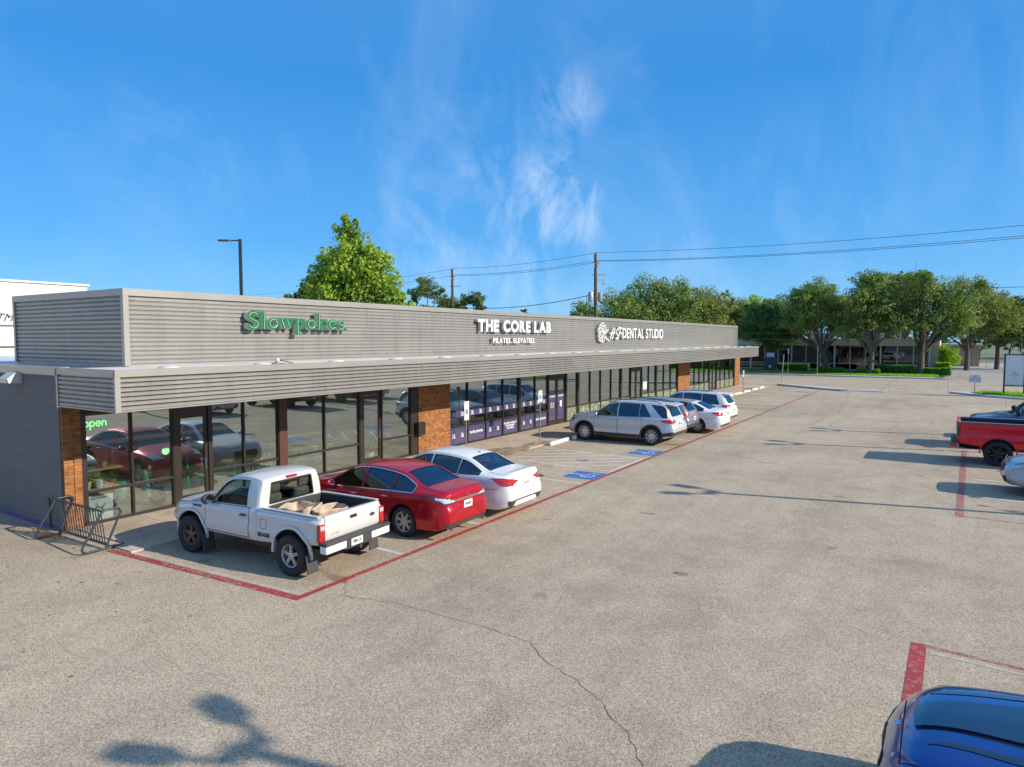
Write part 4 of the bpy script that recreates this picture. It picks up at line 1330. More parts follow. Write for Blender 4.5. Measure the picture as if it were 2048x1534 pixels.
def door(y0, y1, film=None, handle_at=None, hz=1.02):
    mb = MB(); x0, x1 = FX - .03, FX + .03
    s_ = .085
    mb.box(x0, x1, y0, y0 + s_, .04, 2.40); mb.box(x0, x1, y1 - s_, y1, .04, 2.40)
    mb.box(x0 + .002, x1 - .002, y0 + s_, y1 - s_, .04, .27); mb.box(x0 + .002, x1 - .002, y0 + s_, y1 - s_, 2.27, 2.40)
    mb.box(x0 - .0, x1 + .005, y0 - .001, y1 + .001, 2.42, 2.62)
    d = mb.build('door', M['bronze'], B, world=True); wo = B.location
    p = MB(); p.box(FX - .008 - wo.x, FX + .004 - wo.x, y0 + s_ - .004 - wo.y, y1 - s_ + .004 - wo.y, .266, 2.274)
    if film: p.box(FX + .006 - wo.x, FX + .008 - wo.x, y0 + s_ - wo.y, y1 - s_ - wo.y, .28, 1.75, 1)
    p.build('pane', [M['glass'], film] if film else M['glass'], d)
    hy = handle_at - wo.y; hx = FX - wo.x
    h = MB(); h.tube([(hx + .03, hy, hz - .13), (hx + .085, hy, hz - .13), (hx + .085, hy, hz + .13), (hx + .03, hy, hz + .13)], .013, 8); h.build('handle', M['bronze'] if film else M['chrome'], d, smooth=60)
    return d
def post(y0, y1, m=None, dx=.07): bbox('mullion', m or M['bronze'], FX - .07, FX + dx, y0, y1, .03, 2.618)
# cafe
post(7.60, 7.72, M['bronze'])
bay(7.722, 8.77); bay(8.772, 9.80)
post(9.802, 9.93); door(9.94, 10.76, None, 10.66); post(10.77, 10.87)
bay(10.872, 11.87); bay(11.872, 13.02)
post(13.022, 13.31, mat('brown steel post', (.095, .035, .025), .5, .2, .1, 3), .09)
bay(13.312, 14.78); bay(14.782, 16.28)
post(16.282, 16.42); door(16.43, 17.30, None, 17.20, 1.05); post(17.31, 17.36)
bay(17.362, 18.85); post(18.852, 19.218)
mb = MB(); mb.rbox(-16.41, -16.22, 19.02, 19.42, 1.02 - .25, 1.40 - .25 + .1, .02); mb.build('meter_box', M['bronze'], B, world=True)
# pilates studio
ys = [21.122, 22.36, 23.66, 24.97, 26.26]
for a, b in zip(ys[:-1], ys[1:]): bay(a + .001, b - .001, low=M['film'])
post(26.262, 26.42)
bay(26.422, 27.74, low=M['film']); bay(27.742, 28.94, low=M['film'])
post(28.942, 29.03); door(29.04, 29.88, M['film'], 29.80); door(29.90, 30.74, M['film'], 29.98); post(30.75, 30.92)
mb = MB()
for a, b in list(zip(ys[:-1], ys[1:])) + [(26.42, 27.74), (27.74, 28.94)]:
    mb.box(FX + .006, FX + .008, a + .03, b - .03, 1.16, 1.40)
mb.build('window_film', M['film'], B, world=True)
def face_text(name, txt, size, m, y, z, x, parent=None, **k):
    par = parent or B; wo = par.location
    Mt = Matrix(((0, 0, 1, x - wo.x), (1, 0, 0, y - wo.y), (0, 1, 0, z - wo.z), (0, 0, 0, 1)))
    return text_mesh(name, txt, size, m, par, M4=Mt, **k)
for i, (a, b) in enumerate(list(zip(ys[:-1], ys[1:])) + [(26.42, 27.74), (27.74, 28.94)]):
    for q in (.27, .73):
        face_text('film_lettering', 'TCL\nLAB', .11, M['white'], a + (b - a) * q, 1.285, FX + .0095, bold=.004, line=.8, xs=.9)
    if i in (0, 2, 4):
        for q in (.27, .73): face_text('film_lettering', 'TCL\nLAB', .11, M['white'], a + (b - a) * q, .42, FX + .0095, bold=.004, line=.8, xs=.9)
    elif i == 3: face_text('film_lettering', 'FULL BODY WORKOUT\nHIGH INTENSITY\nLOW IMPACT', .115, M['white'], (a + b) / 2, .44, FX + .0095, bold=.004, xs=.85)
    else: face_text('film_lettering', 'PILATES. ELEVATED.', .13, M['white'], (a + b) / 2, .46, FX + .0095, bold=.005, xs=.82)
for a in (29.46, 30.32): face_text('film_lettering', 'THE CORE LAB', .10, M['white'], a, 1.45, FX + .0095, bold=.004, xs=.8)
face_text('film_lettering', 'MON - FRI\n5AM - 7PM\nSAT - SUN', .09, M['white'], 29.46, 1.02, FX + .0095, bold=.002, xs=.85)
mb = MB(); mb.box(FX + .009, FX + .010, 30.24, 30.42, .90, 1.20); mb.build('window_sticker', M['white'], B, world=True)
# dental studio
frost = glass('frosted low film', (.62, .72, .58), 1.6, .25, (.8, .9, .9))
frm, n_, l_, p_ = nt('frosted film with painted reflections')
tcn = n_.new('ShaderNodeTexCoord')
l_.new(ramp(n_, l_, noise(n_, l_, tcn.outputs['Object'], 5, 7, .7), [(.40, (.10, .13, .08)), (.55, (.22, .26, .17)), (.68, (.50, .54, .42))]), p_.inputs['Base Color'])  # mottled tone also paints pavement reflections and the sunlit floor into the film
p_.inputs['Roughness'].default_value = .35
M['frost'] = frm
ys = [30.922, 32.10]
bay(30.922, 32.08, low=M['frost']); post(32.082, 32.30)
ys = [32.302, 33.63, 34.96, 36.38, 37.70]
for a, b in zip(ys[:-1], ys[1:]): bay(a + .001, b - .001, low=M['frost'])
post(37.702, 37.90); bay(37.902, 39.20, low=M['frost'])
post(39.202, 39.30); door(39.31, 40.14, None, 40.05); door(40.16, 40.98, None, 40.25); post(40.99, 41.05)
bay(41.052, 42.25, low=M['frost']); bay(42.252, 43.52, low=M['frost']); post(43.522, 43.70)
for a, b in ((43.702, 45.04), (45.042, 46.41), (46.412, 47.75)): bay(a, b, low=M['frost'])
post(47.752, 47.848)
mb = MB(); mb.rbox(FX + .006, FX + .012, 41.35, 42.0, 1.05, 2.05, .002); mb.build('window_poster', mat('pale poster', (.52, .62, .56), .6, 0, .3, 5), B, world=True)
# last unit
post(50.452, 50.55)
for a, b in ((50.552, 51.74), (51.742, 52.98), (52.982, 54.28), (54.282, 55.5)): bay(a, b, low=M['frost'])
post(55.502, 55.68); door(55.69, 56.6, None, 56.5); door(56.62, 57.6, None, 56.75); post(57.61, 57.70)
for a, b in ((57.702, 58.82), (58.822, 60.22), (60.222, 61.67), (61.672, 63.1)): bay(a, b, low=M['frost'])
post(63.102, 63.298)
# interior shell of the units
mb = MB()
mb.box(XB + .3, FX - .09, Y0 + .225, Y1 - .23, -.01, .022)
mb.build('interior_floor', M['interior_floor'], B, world=True)
mb = MB()
mb.box(-24.5, -24.4, Y0 + .23, Y1 - .23, .024, 3.49)
for y in (20.1, 30.85, 49.1): mb.box(-24.39, FX - .31, y - .08, y + .08, .024, 3.0)
mb.box(-24.39, FX - .10, Y0 + .24, Y1 - .24, 3.02, 3.06)
mb.build('interior_partition', M['interior'], B, world=True)
mb = MB()
random.seed(4)
for y in range(9, 64, 3):
    mb.box(-22.5, -21.2, y, y + .3, 3.0, 3.018)
    if y < 20: mb.box(-19.4, -18.2, y + .6, y + .9, 3.0, 3.018)  # extra row near the cafe glass, added to brighten the interior
mb.build('added_ceiling_light', mat('added lit ceiling panel', (.8, .8, .75), .5, emit=(1, .93, .8), es=6, var=0), B, world=True)
# flood light on the end wall and a camera on the canopy roof
L = thing('wall_light', 'white wedge-shaped flood light high on the dark block end wall', 'light', (-18.42, Y0 - .001, 3.40))
mb = MB(); mb.prism([(0, -.13), (0, .13), (-.12, .13), (-.30, -.02), (-.27, -.12)], lambda u, v: (-.22, u, v), (.44, 0, 0)); mb.build('housing', M['sign_side'], L)
mb = MB(); mb.quad((-.20, -.128, .118), (.20, -.128, .118), (.20, -.292, -.010), (-.20, -.292, -.010)); 
mb = MB(); mb.prism([(-.275, -.118), (-.302, -.03), (-.308, -.03), (-.281, -.118)], lambda u, v: (-.19, u, v), (.38, 0, 0)); mb.build('lens', M['lamp_clear'], L)
T = thing('roof_camera', 'small grey camera with cables lying on the canopy roof below the green sign', 'camera', (-14.45, 11.45, 3.66))
mb = MB(); bm = bmesh.new(); bmesh.ops.create_uvsphere(bm, u_segments=12, v_segments=8, radius=.06); mb.bm(bm, 0, Matrix.Translation((0, 0, .10)))
mb.tube([(0, 0, .04), (0, 0, 0)], .02, 8); mb.build('housing', M['sign_side'], T, smooth=60)
mb = MB(); mb.tube([(0, .05, .10), (0, .25, .07), (.0, .5, .0)], .012, 6); mb.tube([(0, -.02, .04), (0, -.2, .03), (0, -.35, .05)], .010, 6); mb.tube([(.1, -.4, .02), (0, -.1, .01), (.05, .2, .01)], .010, 6)
mb.build('cable', M['black'], T, smooth=60)

# ------------------------------------------------------------------ signs on the parapet
SX = PX_ + .03
def strokes(shapes, w):
    """letter from polylines (u, v) drawn with a pen of width w -> list of quads as closed outlines"""
    out = []
    for pts in shapes:
        ww = w
        if isinstance(pts, tuple): pts, ww = pts
        closed = (Vector(pts[0]) - Vector(pts[-1])).length < 1e-6
        P_ = [Vector(p) for p in pts]; n = len(P_); Lf = []; Rt = []
        for i, p in enumerate(P_):
            if closed: a, b = P_[(i - 1) % (n - 1)], P_[(i + 1) % (n - 1)]
            else: a, b = P_[max(i - 1, 0)], P_[min(i + 1, n - 1)]
            t = (b - a).normalized(); q = Vector((-t.y, t.x)) * ww / 2
            Lf.append(p + q); Rt.append(p - q)
        out.append((Lf, Rt, closed))
    return out
def stroke_solid(mb, shapes, w, fmap, depth, mi_face, mi_side):
    """extruded pen strokes: front face toward +X"""
    lift = 0
    for Lf, Rt, closed in strokes(shapes, w):
        n = len(Lf); lift += .0012
        for i in range(n - 1):
            q = [Lf[i], Rt[i], Rt[i + 1], Lf[i + 1]]
            f = [fmap(p.x, p.y, depth + lift) for p in q]; b = [fmap(p.x, p.y, 0) for p in q]
            mb.add(f, [(0, 1, 2, 3)], mi_face)
            mb.add([f[0], f[3], b[3], b[0]], [(0, 1, 2, 3)], mi_side); mb.add([f[1], f[2], b[2], b[1]], [(0, 1, 2, 3)], mi_side)
            if not closed and i == 0: mb.add([f[0], f[1], b[1], b[0]], [(0, 1, 2, 3)], mi_side)
            if not closed and i == n - 2: mb.add([f[2], f[3], b[3], b[2]], [(0, 1, 2, 3)], mi_side)
def arc(cx, cy, rx, ry, a0, a1, n=14): return [(cx + rx * math.cos(R(a0 + (a1 - a0) * i / n)), cy + ry * math.sin(R(a0 + (a1 - a0) * i / n))) for i in range(n + 1)]
# slab-serif letters, x-height 1, pen .3 ; (width, strokes)
def sf(x0, x1, y, w=.15): return ([(x0, y), (x1, y)], w)
GL = {
 'S': (1.12, [(arc(.54, 1.10, .36, .30, 20, 250, 14)[0:] + [(.62, .72)] + arc(.54, .40, .38, .34, 60, -165, 14)), ([(.98, 1.0), (.98, 1.52)], .13), ([(.10, .0), (.10, .50)], .13)]),
 'l': (.62, [([(.31, .0), (.31, 1.50)], .27), sf(.0, .62, .075), sf(.02, .40, 1.43)]),
 'o': (1.02, [(arc(.50, .50, .36, .37, 0, 360, 22), .27)]),
 'w': (1.48, [([(.18, .95), (.46, .08)], .25), ([(.46, .08), (.72, .90)], .16), ([(.72, .90), (1.02, .08)], .25), ([(1.02, .08), (1.28, .95)], .16), sf(-.02, .46, .925), sf(.56, .92, .925), sf(1.02, 1.48, .925)]),
 'p': (1.10, [([(.24, -.48), (.24, .98)], .26), (arc(.58, .50, .34, .37, 130, -130, 18), .25), sf(.0, .52, -.42), sf(.0, .30, .925)]),
 'k': (1.16, [([(.24, .0), (.24, 1.50)], .26), ([(.34, .40), (.86, .90)], .17), ([(.46, .56), (.92, .06)], .26), sf(.0, .50, .075), sf(.0, .32, 1.43), sf(.62, 1.12, .925), sf(.66, 1.16, .075)]),
 'e': (1.0, [(arc(.50, .50, .36, .37, 0, 320, 20), .25), ([(.20, .50), (.90, .50)], .15)]),
 's': (.86, [(arc(.42, .70, .25, .20, 30, 240, 10) + [(.46, .50)] + arc(.42, .27, .28, .20, 60, -160, 10), .20), ([(.72, .62), (.72, .98)], .10), ([(.10, .02), (.10, .36)], .10)]),
 '.': (.34, [([(.02, .13), (.30, .13)], .26)]),
}
SG = thing('wall_sign', 'green slab-serif channel letters reading Slowpokes. on the grey metal parapet', 'sign', (SX, 11.78, 4.58))
u = 0.0; k_ = .318; tot = sum(GL[c][0] + .06 for c in 'Slowpokes.'); kx = 3.72 / tot
for c in 'Slowpokes.':
    wd, sh = GL[c]
    sh = [(q_[0], q_[1] * 1.22) if isinstance(q_, tuple) else q_ for q_ in sh]
    mb = MB()
    stroke_solid(mb, sh, .36, lambda p, q, d, u=u: (.05 + d * 1.0, (u + p) * kx, q * k_), .15, 0, 1)
    lt = mb.build('letter', [M['sign_green'], M['sign_side']], SG, fix=False)
    # pale tube along the middle of each stroke
    mb = MB()
    for s_ in sh[:1] if c not in 'w' else sh[:4:2]:
        pts = s_[0] if isinstance(s_, tuple) else s_
        mb.tube([(.222, (u + p[0]) * kx, p[1] * k_) for p in pts], .0075, 5)
    mb.build('tube', M['sign_tube'], lt, smooth=60)
    u += wd + .06
def sign_word(root, txt, size, y0, z, width, bold, depth, m=None, shear=0., stand=.05):
    """one mesh per letter, spread over the given width"""
    m = m or M['white_letter']
    objs = []; x = 0
    for ch in txt:
        if ch == ' ': x += size * .36; continue
        o = text_mesh('letter', ch, size, m, root, extrude=depth / 2, bold=bold, align='LEFT', sidemat=M['sign_side'], shear=shear)
        xs = [v.co.x for v in o.data.vertices]
        mn, mx_ = min(xs), max(xs)
        objs.append((o, x - mn)); x += (mx_ - mn) + size * .10
    k = width / (x - size * .10)
    wo = root.location
    for o, off in objs:
        o.matrix_local = Matrix(((0, 0, 1, stand + depth / 2), (k, 0, 0, y0 - wo.y + off * k), (0, 1, 0, z - wo.z), (0, 0, 0, 1)))
S2 = thing('wall_sign', 'white block letters reading THE CORE LAB with PILATES. ELEVATED. below on the parapet', 'sign', (SX, 22.6, 4.8))
sign_word(S2, 'THE CORE LAB', .66, 22.62, 4.825, 6.0, .026, .12)
sign_word(S2, 'PILATES. ELEVATED.', .30, 23.74, 4.22, 3.42, .008, .10)
S3 = thing('wall_sign', 'white flower outline, script and tall thin letters reading DENTAL STUDIO on the parapet', 'sign', (SX, 33.5, 4.6))
sign_word(S3, 'DENTAL STUDIO', .86, 37.2, 4.61, 6.7, .010, .10)
# script: two slanted capitals and a tail
for sh in ([[(35.50, 4.32), (35.95, 4.95)], [(35.75, 4.30), (36.15, 4.92)], [(35.45, 4.60), (36.15, 4.68)]],
           [[(36.25, 4.36), (36.45, 4.30), (36.60, 4.45), (36.42, 4.60), (36.30, 4.62), (36.42, 4.85), (36.72, 4.88)]],
           [[(36.55, 4.30), (36.92, 4.95)], [(36.62, 4.97), (37.15, 4.92)], [(36.78, 4.62), (36.95, 4.70), (37.0, 4.56), (37.12, 4.66)]]):
    mb = MB(); stroke_solid(mb, sh, .075, lambda p, q, d: (.04 + d, p - 33.5, q - 4.6), .10, 0, 1); mb.build('letter', [M['white_letter'], M['sign_side']], S3, fix=False)
mb = MB()
for a, l_k, w_k in ((88, .60, .17), (62, .52, .15), (118, .55, .16), (146, .50, .15), (196, .42, .15), (232, .46, .15), (275, .44, .15)):
    ca, sa = math.cos(R(a)), math.sin(R(a)); pts = []
    for i in range(19):
        t = 2 * math.pi * i / 18
        rr_, ww_ = l_k * (1 - math.cos(t)) / 2, w_k * math.sin(t) * 1.2
        pts.append((34.45 + (ca * rr_ - sa * ww_) * 1.25, 4.58 + (sa * rr_ + ca * ww_)))
    stroke_solid(mb, [pts], .055, lambda p, q, d: (.04 + d, p - 33.5, q - 4.6), .12, 0, 1)
stroke_solid(mb, [[(34.45, 4.58), (34.9, 4.35), (35.35, 4.18)], [(34.45, 4.58), (34.85, 4.66), (35.2, 4.85)]], .05, lambda p, q, d: (.04 + d, p - 33.5, q - 4.6), .12, 0, 1)
mb.build('flower_outline', [M['white_letter'], M['sign_side']], S3, fix=False)
# neon word in the first window
N = thing('neon_sign', 'glowing green neon word open in the first cafe window', 'neon sign', (FX - .06, 7.69, 2.28))
def nstroke(sh, off):
    mb = MB()
    for pts in sh: mb.tube([(0, .06 + (off + p[0]) * .135, p[1] * .135) for p in pts], .010, 6)
    mb.build('letter', M['neon'], N, smooth=60)
o_ = 0.0
nstroke([arc(.4, .5, .36, .42, 0, 360, 20)], o_); o_ += 1.0
nstroke([arc(.42, .5, .34, .42, 0, 360, 20), [(.06, .9), (.06, -.55)]], o_); o_ += 1.0
nstroke([arc(.4, .5, .36, .42, 0, 320, 18) , [(.06, .5), (.76, .5)]], o_); o_ += 1.0
nstroke([[(.06, .05), (.06, .92)], arc(.36, .55, .30, .36, 180, 0, 10) + [(.66, .05)]], o_)
D = MB(); D.lathe([(0, 0), (.10, 0), (.10, .004), (0, .004)], 24, ax='x', c=(FX + .006, 9.62, 1.50))
tag(D.build('round_sticker', mat('mint sticker', (.25, .70, .35), .5, 0, .05)), 'round mint green sticker on the second cafe window beside the door', 'sticker')
# ------------------------------------------------------------------ the vehicles
PM = {
 'red': paint('red car paint', (.50, .0, .012), .40, .30, .05, .6),
 'white': paint('white car paint', (.78, .78, .76), 0, .35),
 'white2': paint('white pearl paint', (.80, .80, .78), 0, .3),
 'silver': paint('silver white paint', (.62, .63, .64), .25, .3),
 'grey': paint('grey car paint', (.27, .28, .30), .4, .3),
 'truckwhite': paint('old silver white truck paint', (.60, .60, .585), .08, .36, .40),
 'redtruck': paint('bright red truck paint', (.78, .0, .014), .1, .3, .05, .6),
 'bluegrey': paint('blue grey truck paint', (.10, .20, .34), .4, .3),
 'silver2': paint('silver paint', (.42, .44, .46), .5, .3),
 'blue': paint('deep blue paint', (.002, .065, .30), .6, .2, .03, 1.0),
}

def sedan_shape(h=1.0, L=(-2.50, 2.36), W=.915, fast=0):
    x0, x1 = L
    return Shape(span=(x0, x1), tuck=.055, tailf=[(0, .12), (.35, .04), (.5, 0), (.66, .0), (.74, .04), (.90, .07), (1.04, .06), (1.2, .10)], nosef=[(.15, .06), (.35, 0), (.5, 0), (.65, .05), (.8, .12)],
        zb=[(x0, .30), (x0 + .35, .22), (-1, .19), (1, .18), (x1 - .4, .19), (x1, .24)],
        W=[(x0, .70), (x0 + .05, .76), (x0 + .18, .825), (x0 + .5, W - .02), (-1.2, W), (1.3, W - .005), (x1 - .5, W - .045), (x1 - .2, .79), (x1 - .06, .68), (x1, .58)],
        zs=[(x0, .92), (x0 + .35, 1.0), (-1.3, .985), (0, .93), (1.2, .87), (x1 - .35, .74), (x1, .60)],
        zt=[(x0, 1.02 if not fast else 1.06), (x0 + .09, 1.07 if not fast else 1.10), (x0 + .25, 1.085), (-1.88, 1.115), (-1.20, 1.385), (-.9, 1.435), (-.35, 1.468), (0, 1.455), (.28, 1.40), (1.05, 1.03), (1.3, .985), (x1 - .35, .85), (x1 - .12, .76), (x1, .66)],
        Wt=[(x0, .58), (x0 + .3, .69), (-1.88, .665), (-1.2, .575), (-.4, .565), (.2, .575), (1.05, .68), (1.5, .72), (x1 - .3, .66), (x1, .50)],
        crown=[(x0, .03), (-2.1, .03), (-1.2, .06), (0, .06), (.9, .05), (x1, .04)],
        ws=(.32, 1.0), bl=(-1.84, -1.22), cab=(-1.80, .98), hood=(x1 - .13, 1.1), mirror_x=.72, seat_x=.10, extra=[-1.88, -1.2, .28, 1.05])

# red sedan
s = sedan_shape()
def red_details(s, root):
    mb = MB(); s.panel(mb, 'B', [(-.42, .835), (.42, .835), (.44, .875), (-.44, .875)], .016, .02, .06); mb.build('chrome_strip', M['chrome'], root, smooth=50)
    h = s.cast('B', 0, .93)
    mb = MB(); mb.lathe([(.040, 0), (.040, .014), (.052, .014), (.052, 0)], 20, ax='x', c=(h[0].x - .016, 0, .925)); mb.box(h[0].x - .018, h[0].x - .004, -.06, .06, .918, .932); mb.build('badge', M['chrome'], root)
    for sg in (1, -1):
        mb = MB(); mb.tube([(s.x0 + .12, sg * .58, .27), (s.x0 - .03, sg * .58, .27)], .038, 12); mb.build('exhaust_tip', M['chrome'], root, smooth=60)
make_car('sedan', 'dark red four-door sedan parked between the white pickup and the white sedan', (-11.25, 11.88, 0), R(180.5), s, PM['red'],
    (.335, .225, 1.40, -1.375, (7, 'double'), M['alloy']),
    [(.95, -.10), (-.17, -1.02), (-1.06, -1.62)],
    [(.95, -.13, None), (-.15, -1.06, [(-.15, .30), (-.93, .30), (-1.08, .62)][::1])],
    [('taillight', M['lamp_red_dark'], [('B', [(.38, .80), (.74, .77), (.82, .93), (.62, .935), (.44, .89)]), ('L', [(-2.46, .78), (-2.15, .89), (-1.95, .98), (-2.16, .99), (-2.47, .94)])], .010),
     ('reversing_lamp', M['lamp_clear'], [('B', [(.42, .83), (.74, .83), (.79, .90), (.50, .885)]), ('L', [(-2.44, .86), (-2.22, .91), (-2.22, .95), (-2.44, .92)])], .016),
     ('headlight', M['lamp_clear'], [('T', [(2.20, .48), (2.08, .76), (1.72, .80), (1.80, .70), (2.10, .52)])], .006)],
    glassm=M['car_glass_dark'], rear_glass=M['car_glass_dark'], trim=True, plate=('RNR-8892', 0, .72, 'B'),
    lower=[('rear_bumper_insert', M['plastic'], 'B', [(-.70, .30), (.70, .30), (.74, .40), (.5, .37), (-.5, .37), (-.74, .40)], .014),
           ('grille', M['black'], 'F', [(-.42, .34), (.42, .34), (.34, .60), (-.34, .60)], .01)], details=red_details)

# white sedan
s = sedan_shape(fast=1, L=(-2.52, 2.36), W=.92)
def alt_details(s, root):
    h = s.cast('T', -1.0, 0); mb = MB()
    mb.prism([(-1.17, 0), (-1.02, 0), (-1.13, .055), (-1.16, .055)], lambda u, v: (u, -.012, v + h[0].z - .012), (0, .024, 0)); mb.build('roof_antenna', M['white'], root)
make_car('sedan', 'white four-door sedan parked beside the dark red sedan, nearest the striped aisle', (-11.14, 14.12, 0), R(180.5), s, PM['white'],
    (.335, .225, 1.41, -1.41, (5, 'double'), M['alloy']),
    [(.95, -.10), (-.17, -1.0), (-1.04, -1.66)],
    [(.95, -.13, None), (-.15, -1.06, [(-.15, .30), (-.95, .30), (-1.10, .62)])],
    [('taillight', M['lamp_red'], [('B', [(.34, .90), (.60, .80), (.80, .82), (.80, .96), (.60, .97)]), ('L', [(-2.44, .80), (-2.28, .83), (-2.02, .985), (-2.30, .99), (-2.5, .96)])], .010),
     ('headlight', M['lamp_clear'], [('T', [(2.22, .42), (2.08, .76), (1.78, .80), (2.05, .58)])], .006)],
    glassm=M['car_glass'], rear_glass=M['car_glass'], plate=('SKL 1746', 0, .80, 'B'),
    lower=[('rear_bumper_insert', M['plastic'], 'B', [(-.72, .32), (-.56, .30), (-.46, .42), (.46, .42), (.56, .30), (.72, .32), (.76, .46), (.5, .45), (-.5, .45), (-.76, .46)], .010),
           ('reflector', M['lamp_red_dark'], 'B', [(.55, .41), (.70, .40), (.72, .435), (.56, .44)], .016),
           ('grille', M['black'], 'F', [(-.40, .34), (.40, .34), (.46, .62), (-.46, .62)], .01)], details=alt_details)

def suv_shape(x0=-2.38, x1=2.30, W=.95, H=1.72, zs0=1.08, tail=.12):
    return Shape(span=(x0, x1), tuck=.05, tailf=[(0, .14), (.4, .02), (.55, 0), (.72, .0), (.85, .05), (1.1, .09), (1.3, .12)], nosef=[(.2, .08), (.4, 0), (.6, 0), (.8, .04), (1.0, .10)],
        zb=[(x0, .42), (x0 + .4, .30), (-1, .25), (1, .25), (x1 - .4, .27), (x1, .34)],
        W=[(x0, .78), (x0 + .04, .83), (x0 + .16, .88), (x0 + .5, W - .015), (-1.2, W), (1.4, W - .005), (x1 - .4, W - .04), (x1 - .14, .82), (x1 - .03, .72), (x1, .66)],
        zs=[(x0, zs0 - .06), (x0 + .3, zs0 - .01), (-1.3, zs0), (0, zs0 - .03), (1.2, zs0 - .06), (x1 - .3, zs0 - .16), (x1, zs0 - .30)],
        zt=[(x0, 1.10), (x0 + .05, 1.16), (x0 + .14, 1.24), (x0 + tail + .30, H - .14), (x0 + tail + .42, H - .075), (-1.2, H - .02), (-.4, H), (.1, H - .02), (.42, H - .09), (1.15, zs0 + .12), (1.4, zs0 + .07), (x1 - .35, zs0 - .03), (x1 - .10, zs0 - .11), (x1, zs0 - .2)],
        Wt=[(x0, .66), (x0 + .15, .70), (x0 + tail + .4, .60), (-1, .64), (0, .65), (.42, .645), (1.15, .74), (1.5, .77), (x1 - .2, .74), (x1, .60)],
        crown=[(x0, .03), (x0 + .5, .05), (-1, .065), (0, .065), (.9, .06), (x1, .045)],
        ws=(.46, 1.10), bl=(x0 + .1, x0 + .5), cab=(x0 + .20, 1.05), hood=(x1 - .13, 1.2), mirror_x=.86, seat_x=.22, extra=[x0 + .05, x0 + .14, x0 + .3, 1.15, .42])

# silver mid-size SUV, the big one in the middle of the row
s = suv_shape(-2.40, 2.36, .965, 1.76, 1.13)
make_car('suv', 'large silver-white SUV with black wheel arches beside the second blue wheelchair marking', (-11.50, 26.95, 0), R(180), s, PM['silver'],
    (.375, .25, 1.50, -1.495, (10, 'single'), M['alloy']),
    [(1.05, .03), (-.04, -.92), (-.96, -1.46, 0, .36), (-1.92, -2.12, .52, .08)],
    [(1.05, -.01, None), (-.02, -1.05, [(-.02, .40), (-.98, .40), (-1.10, .75)])],
    [('taillight', M['lamp_red'], [('B', [(.42, 1.00), (.72, .92), (.84, .96), (.84, 1.06), (.66, 1.08)]), ('L', [(-2.30, .93), (-2.02, .96), (-1.86, 1.03), (-2.08, 1.08), (-2.36, 1.08)])], .012),
     ('headlight', M['lamp_dark'], [('F', [(.44, .80), (.80, .74), (.82, .88), (.52, .91)]), ('L', [(2.28, .78), (2.02, .84), (1.96, .93), (2.2, .93)])], .01)],
    cladding=.065, rails=(.35, -1.75, M['black']), spoiler=(.24, PM['silver']), plate=('KLV-4820', 0, .88, 'B'),
    rear_view=[(-.56, 1.19), (.56, 1.19), (.50, 1.55), (-.50, 1.55)],
    lower=[('rear_bumper', M['plastic'], 'B', [(-.86, .44), (.86, .44), (.86, .58), (-.86, .58)], .014),
           ('sill_cladding', M['plastic'], 'L', [(-1.02, .29), (1.02, .29), (1.02, .42), (-1.02, .42)], .012),
           ('bumper_corner', M['plastic'], 'L', [(-2.36, .44), (-1.96, .40), (-1.90, .52), (-2.38, .60)], .012),
           ('grille', M['black'], 'F', [(-.40, .50), (.40, .50), (.46, .86), (-.46, .86)], .01)])

# grey crossover mostly hidden behind it
s = suv_shape(-2.28, 2.22, .92, 1.66, 1.06)
make_car('crossover', 'dark grey crossover squeezed between the large silver SUV and the small white sedan', (-11.75, 29.85, 0), R(180), s, PM['grey'],
    (.35, .23, 1.36, -1.34, (5, 'double'), M['alloy']),
    [(1.0, .02), (-.05, -.95), (-1.0, -1.80, 0, .18)], [(1.0, -.01, None), (-.02, -1.0, [(-.02, .40), (-.88, .40), (-1.0, .7)])],
    [('taillight', M['lamp_red'], [('B', [(.44, .98), (.84, .90), (.84, 1.02), (.60, 1.05)]), ('L', [(-2.26, .90), (-1.95, .98), (-2.0, 1.03), (-2.26, 1.02)])], .012)],
    cladding=.05, spoiler=(.24, PM['grey']), rear_view=[(-.54, 1.13), (.54, 1.13), (.48, 1.45), (-.48, 1.45)], plate=('HTF-5103', 0, .80, 'B'),
    lower=[('rear_bumper', M['plastic'], 'B', [(-.84, .43), (.84, .43), (.84, .56), (-.84, .56)], .014)])

# small white sedan
s = sedan_shape(L=(-2.42, 2.26), W=.905)
make_car('sedan', 'white compact sedan parked between the grey crossover and the far white SUV', (-10.95, 31.55, 0), R(180), s, PM['white2'],
    (.335, .22, 1.36, -1.36, (10, 'single'), M['alloy']),
    [(.95, -.10), (-.17, -1.0), (-1.04, -1.60)],
    [(.95, -.13, None), (-.15, -1.02, [(-.15, .30), (-.90, .30), (-1.04, .62)])],
    [('taillight', M['lamp_red'], [('B', [(.38, .93), (.60, .82), (.80, .84), (.80, .98), (.55, .98)]), ('L', [(-2.38, .83), (-2.16, .88), (-1.95, .98), (-2.2, 1.0), (-2.42, .98)])], .010)],
    plate=('PRT-7741', 0, .80, 'B'), lower=[('rear_bumper_insert', M['plastic'], 'B', [(-.66, .32), (.66, .32), (.74, .42), (-.74, .42)], .012)])

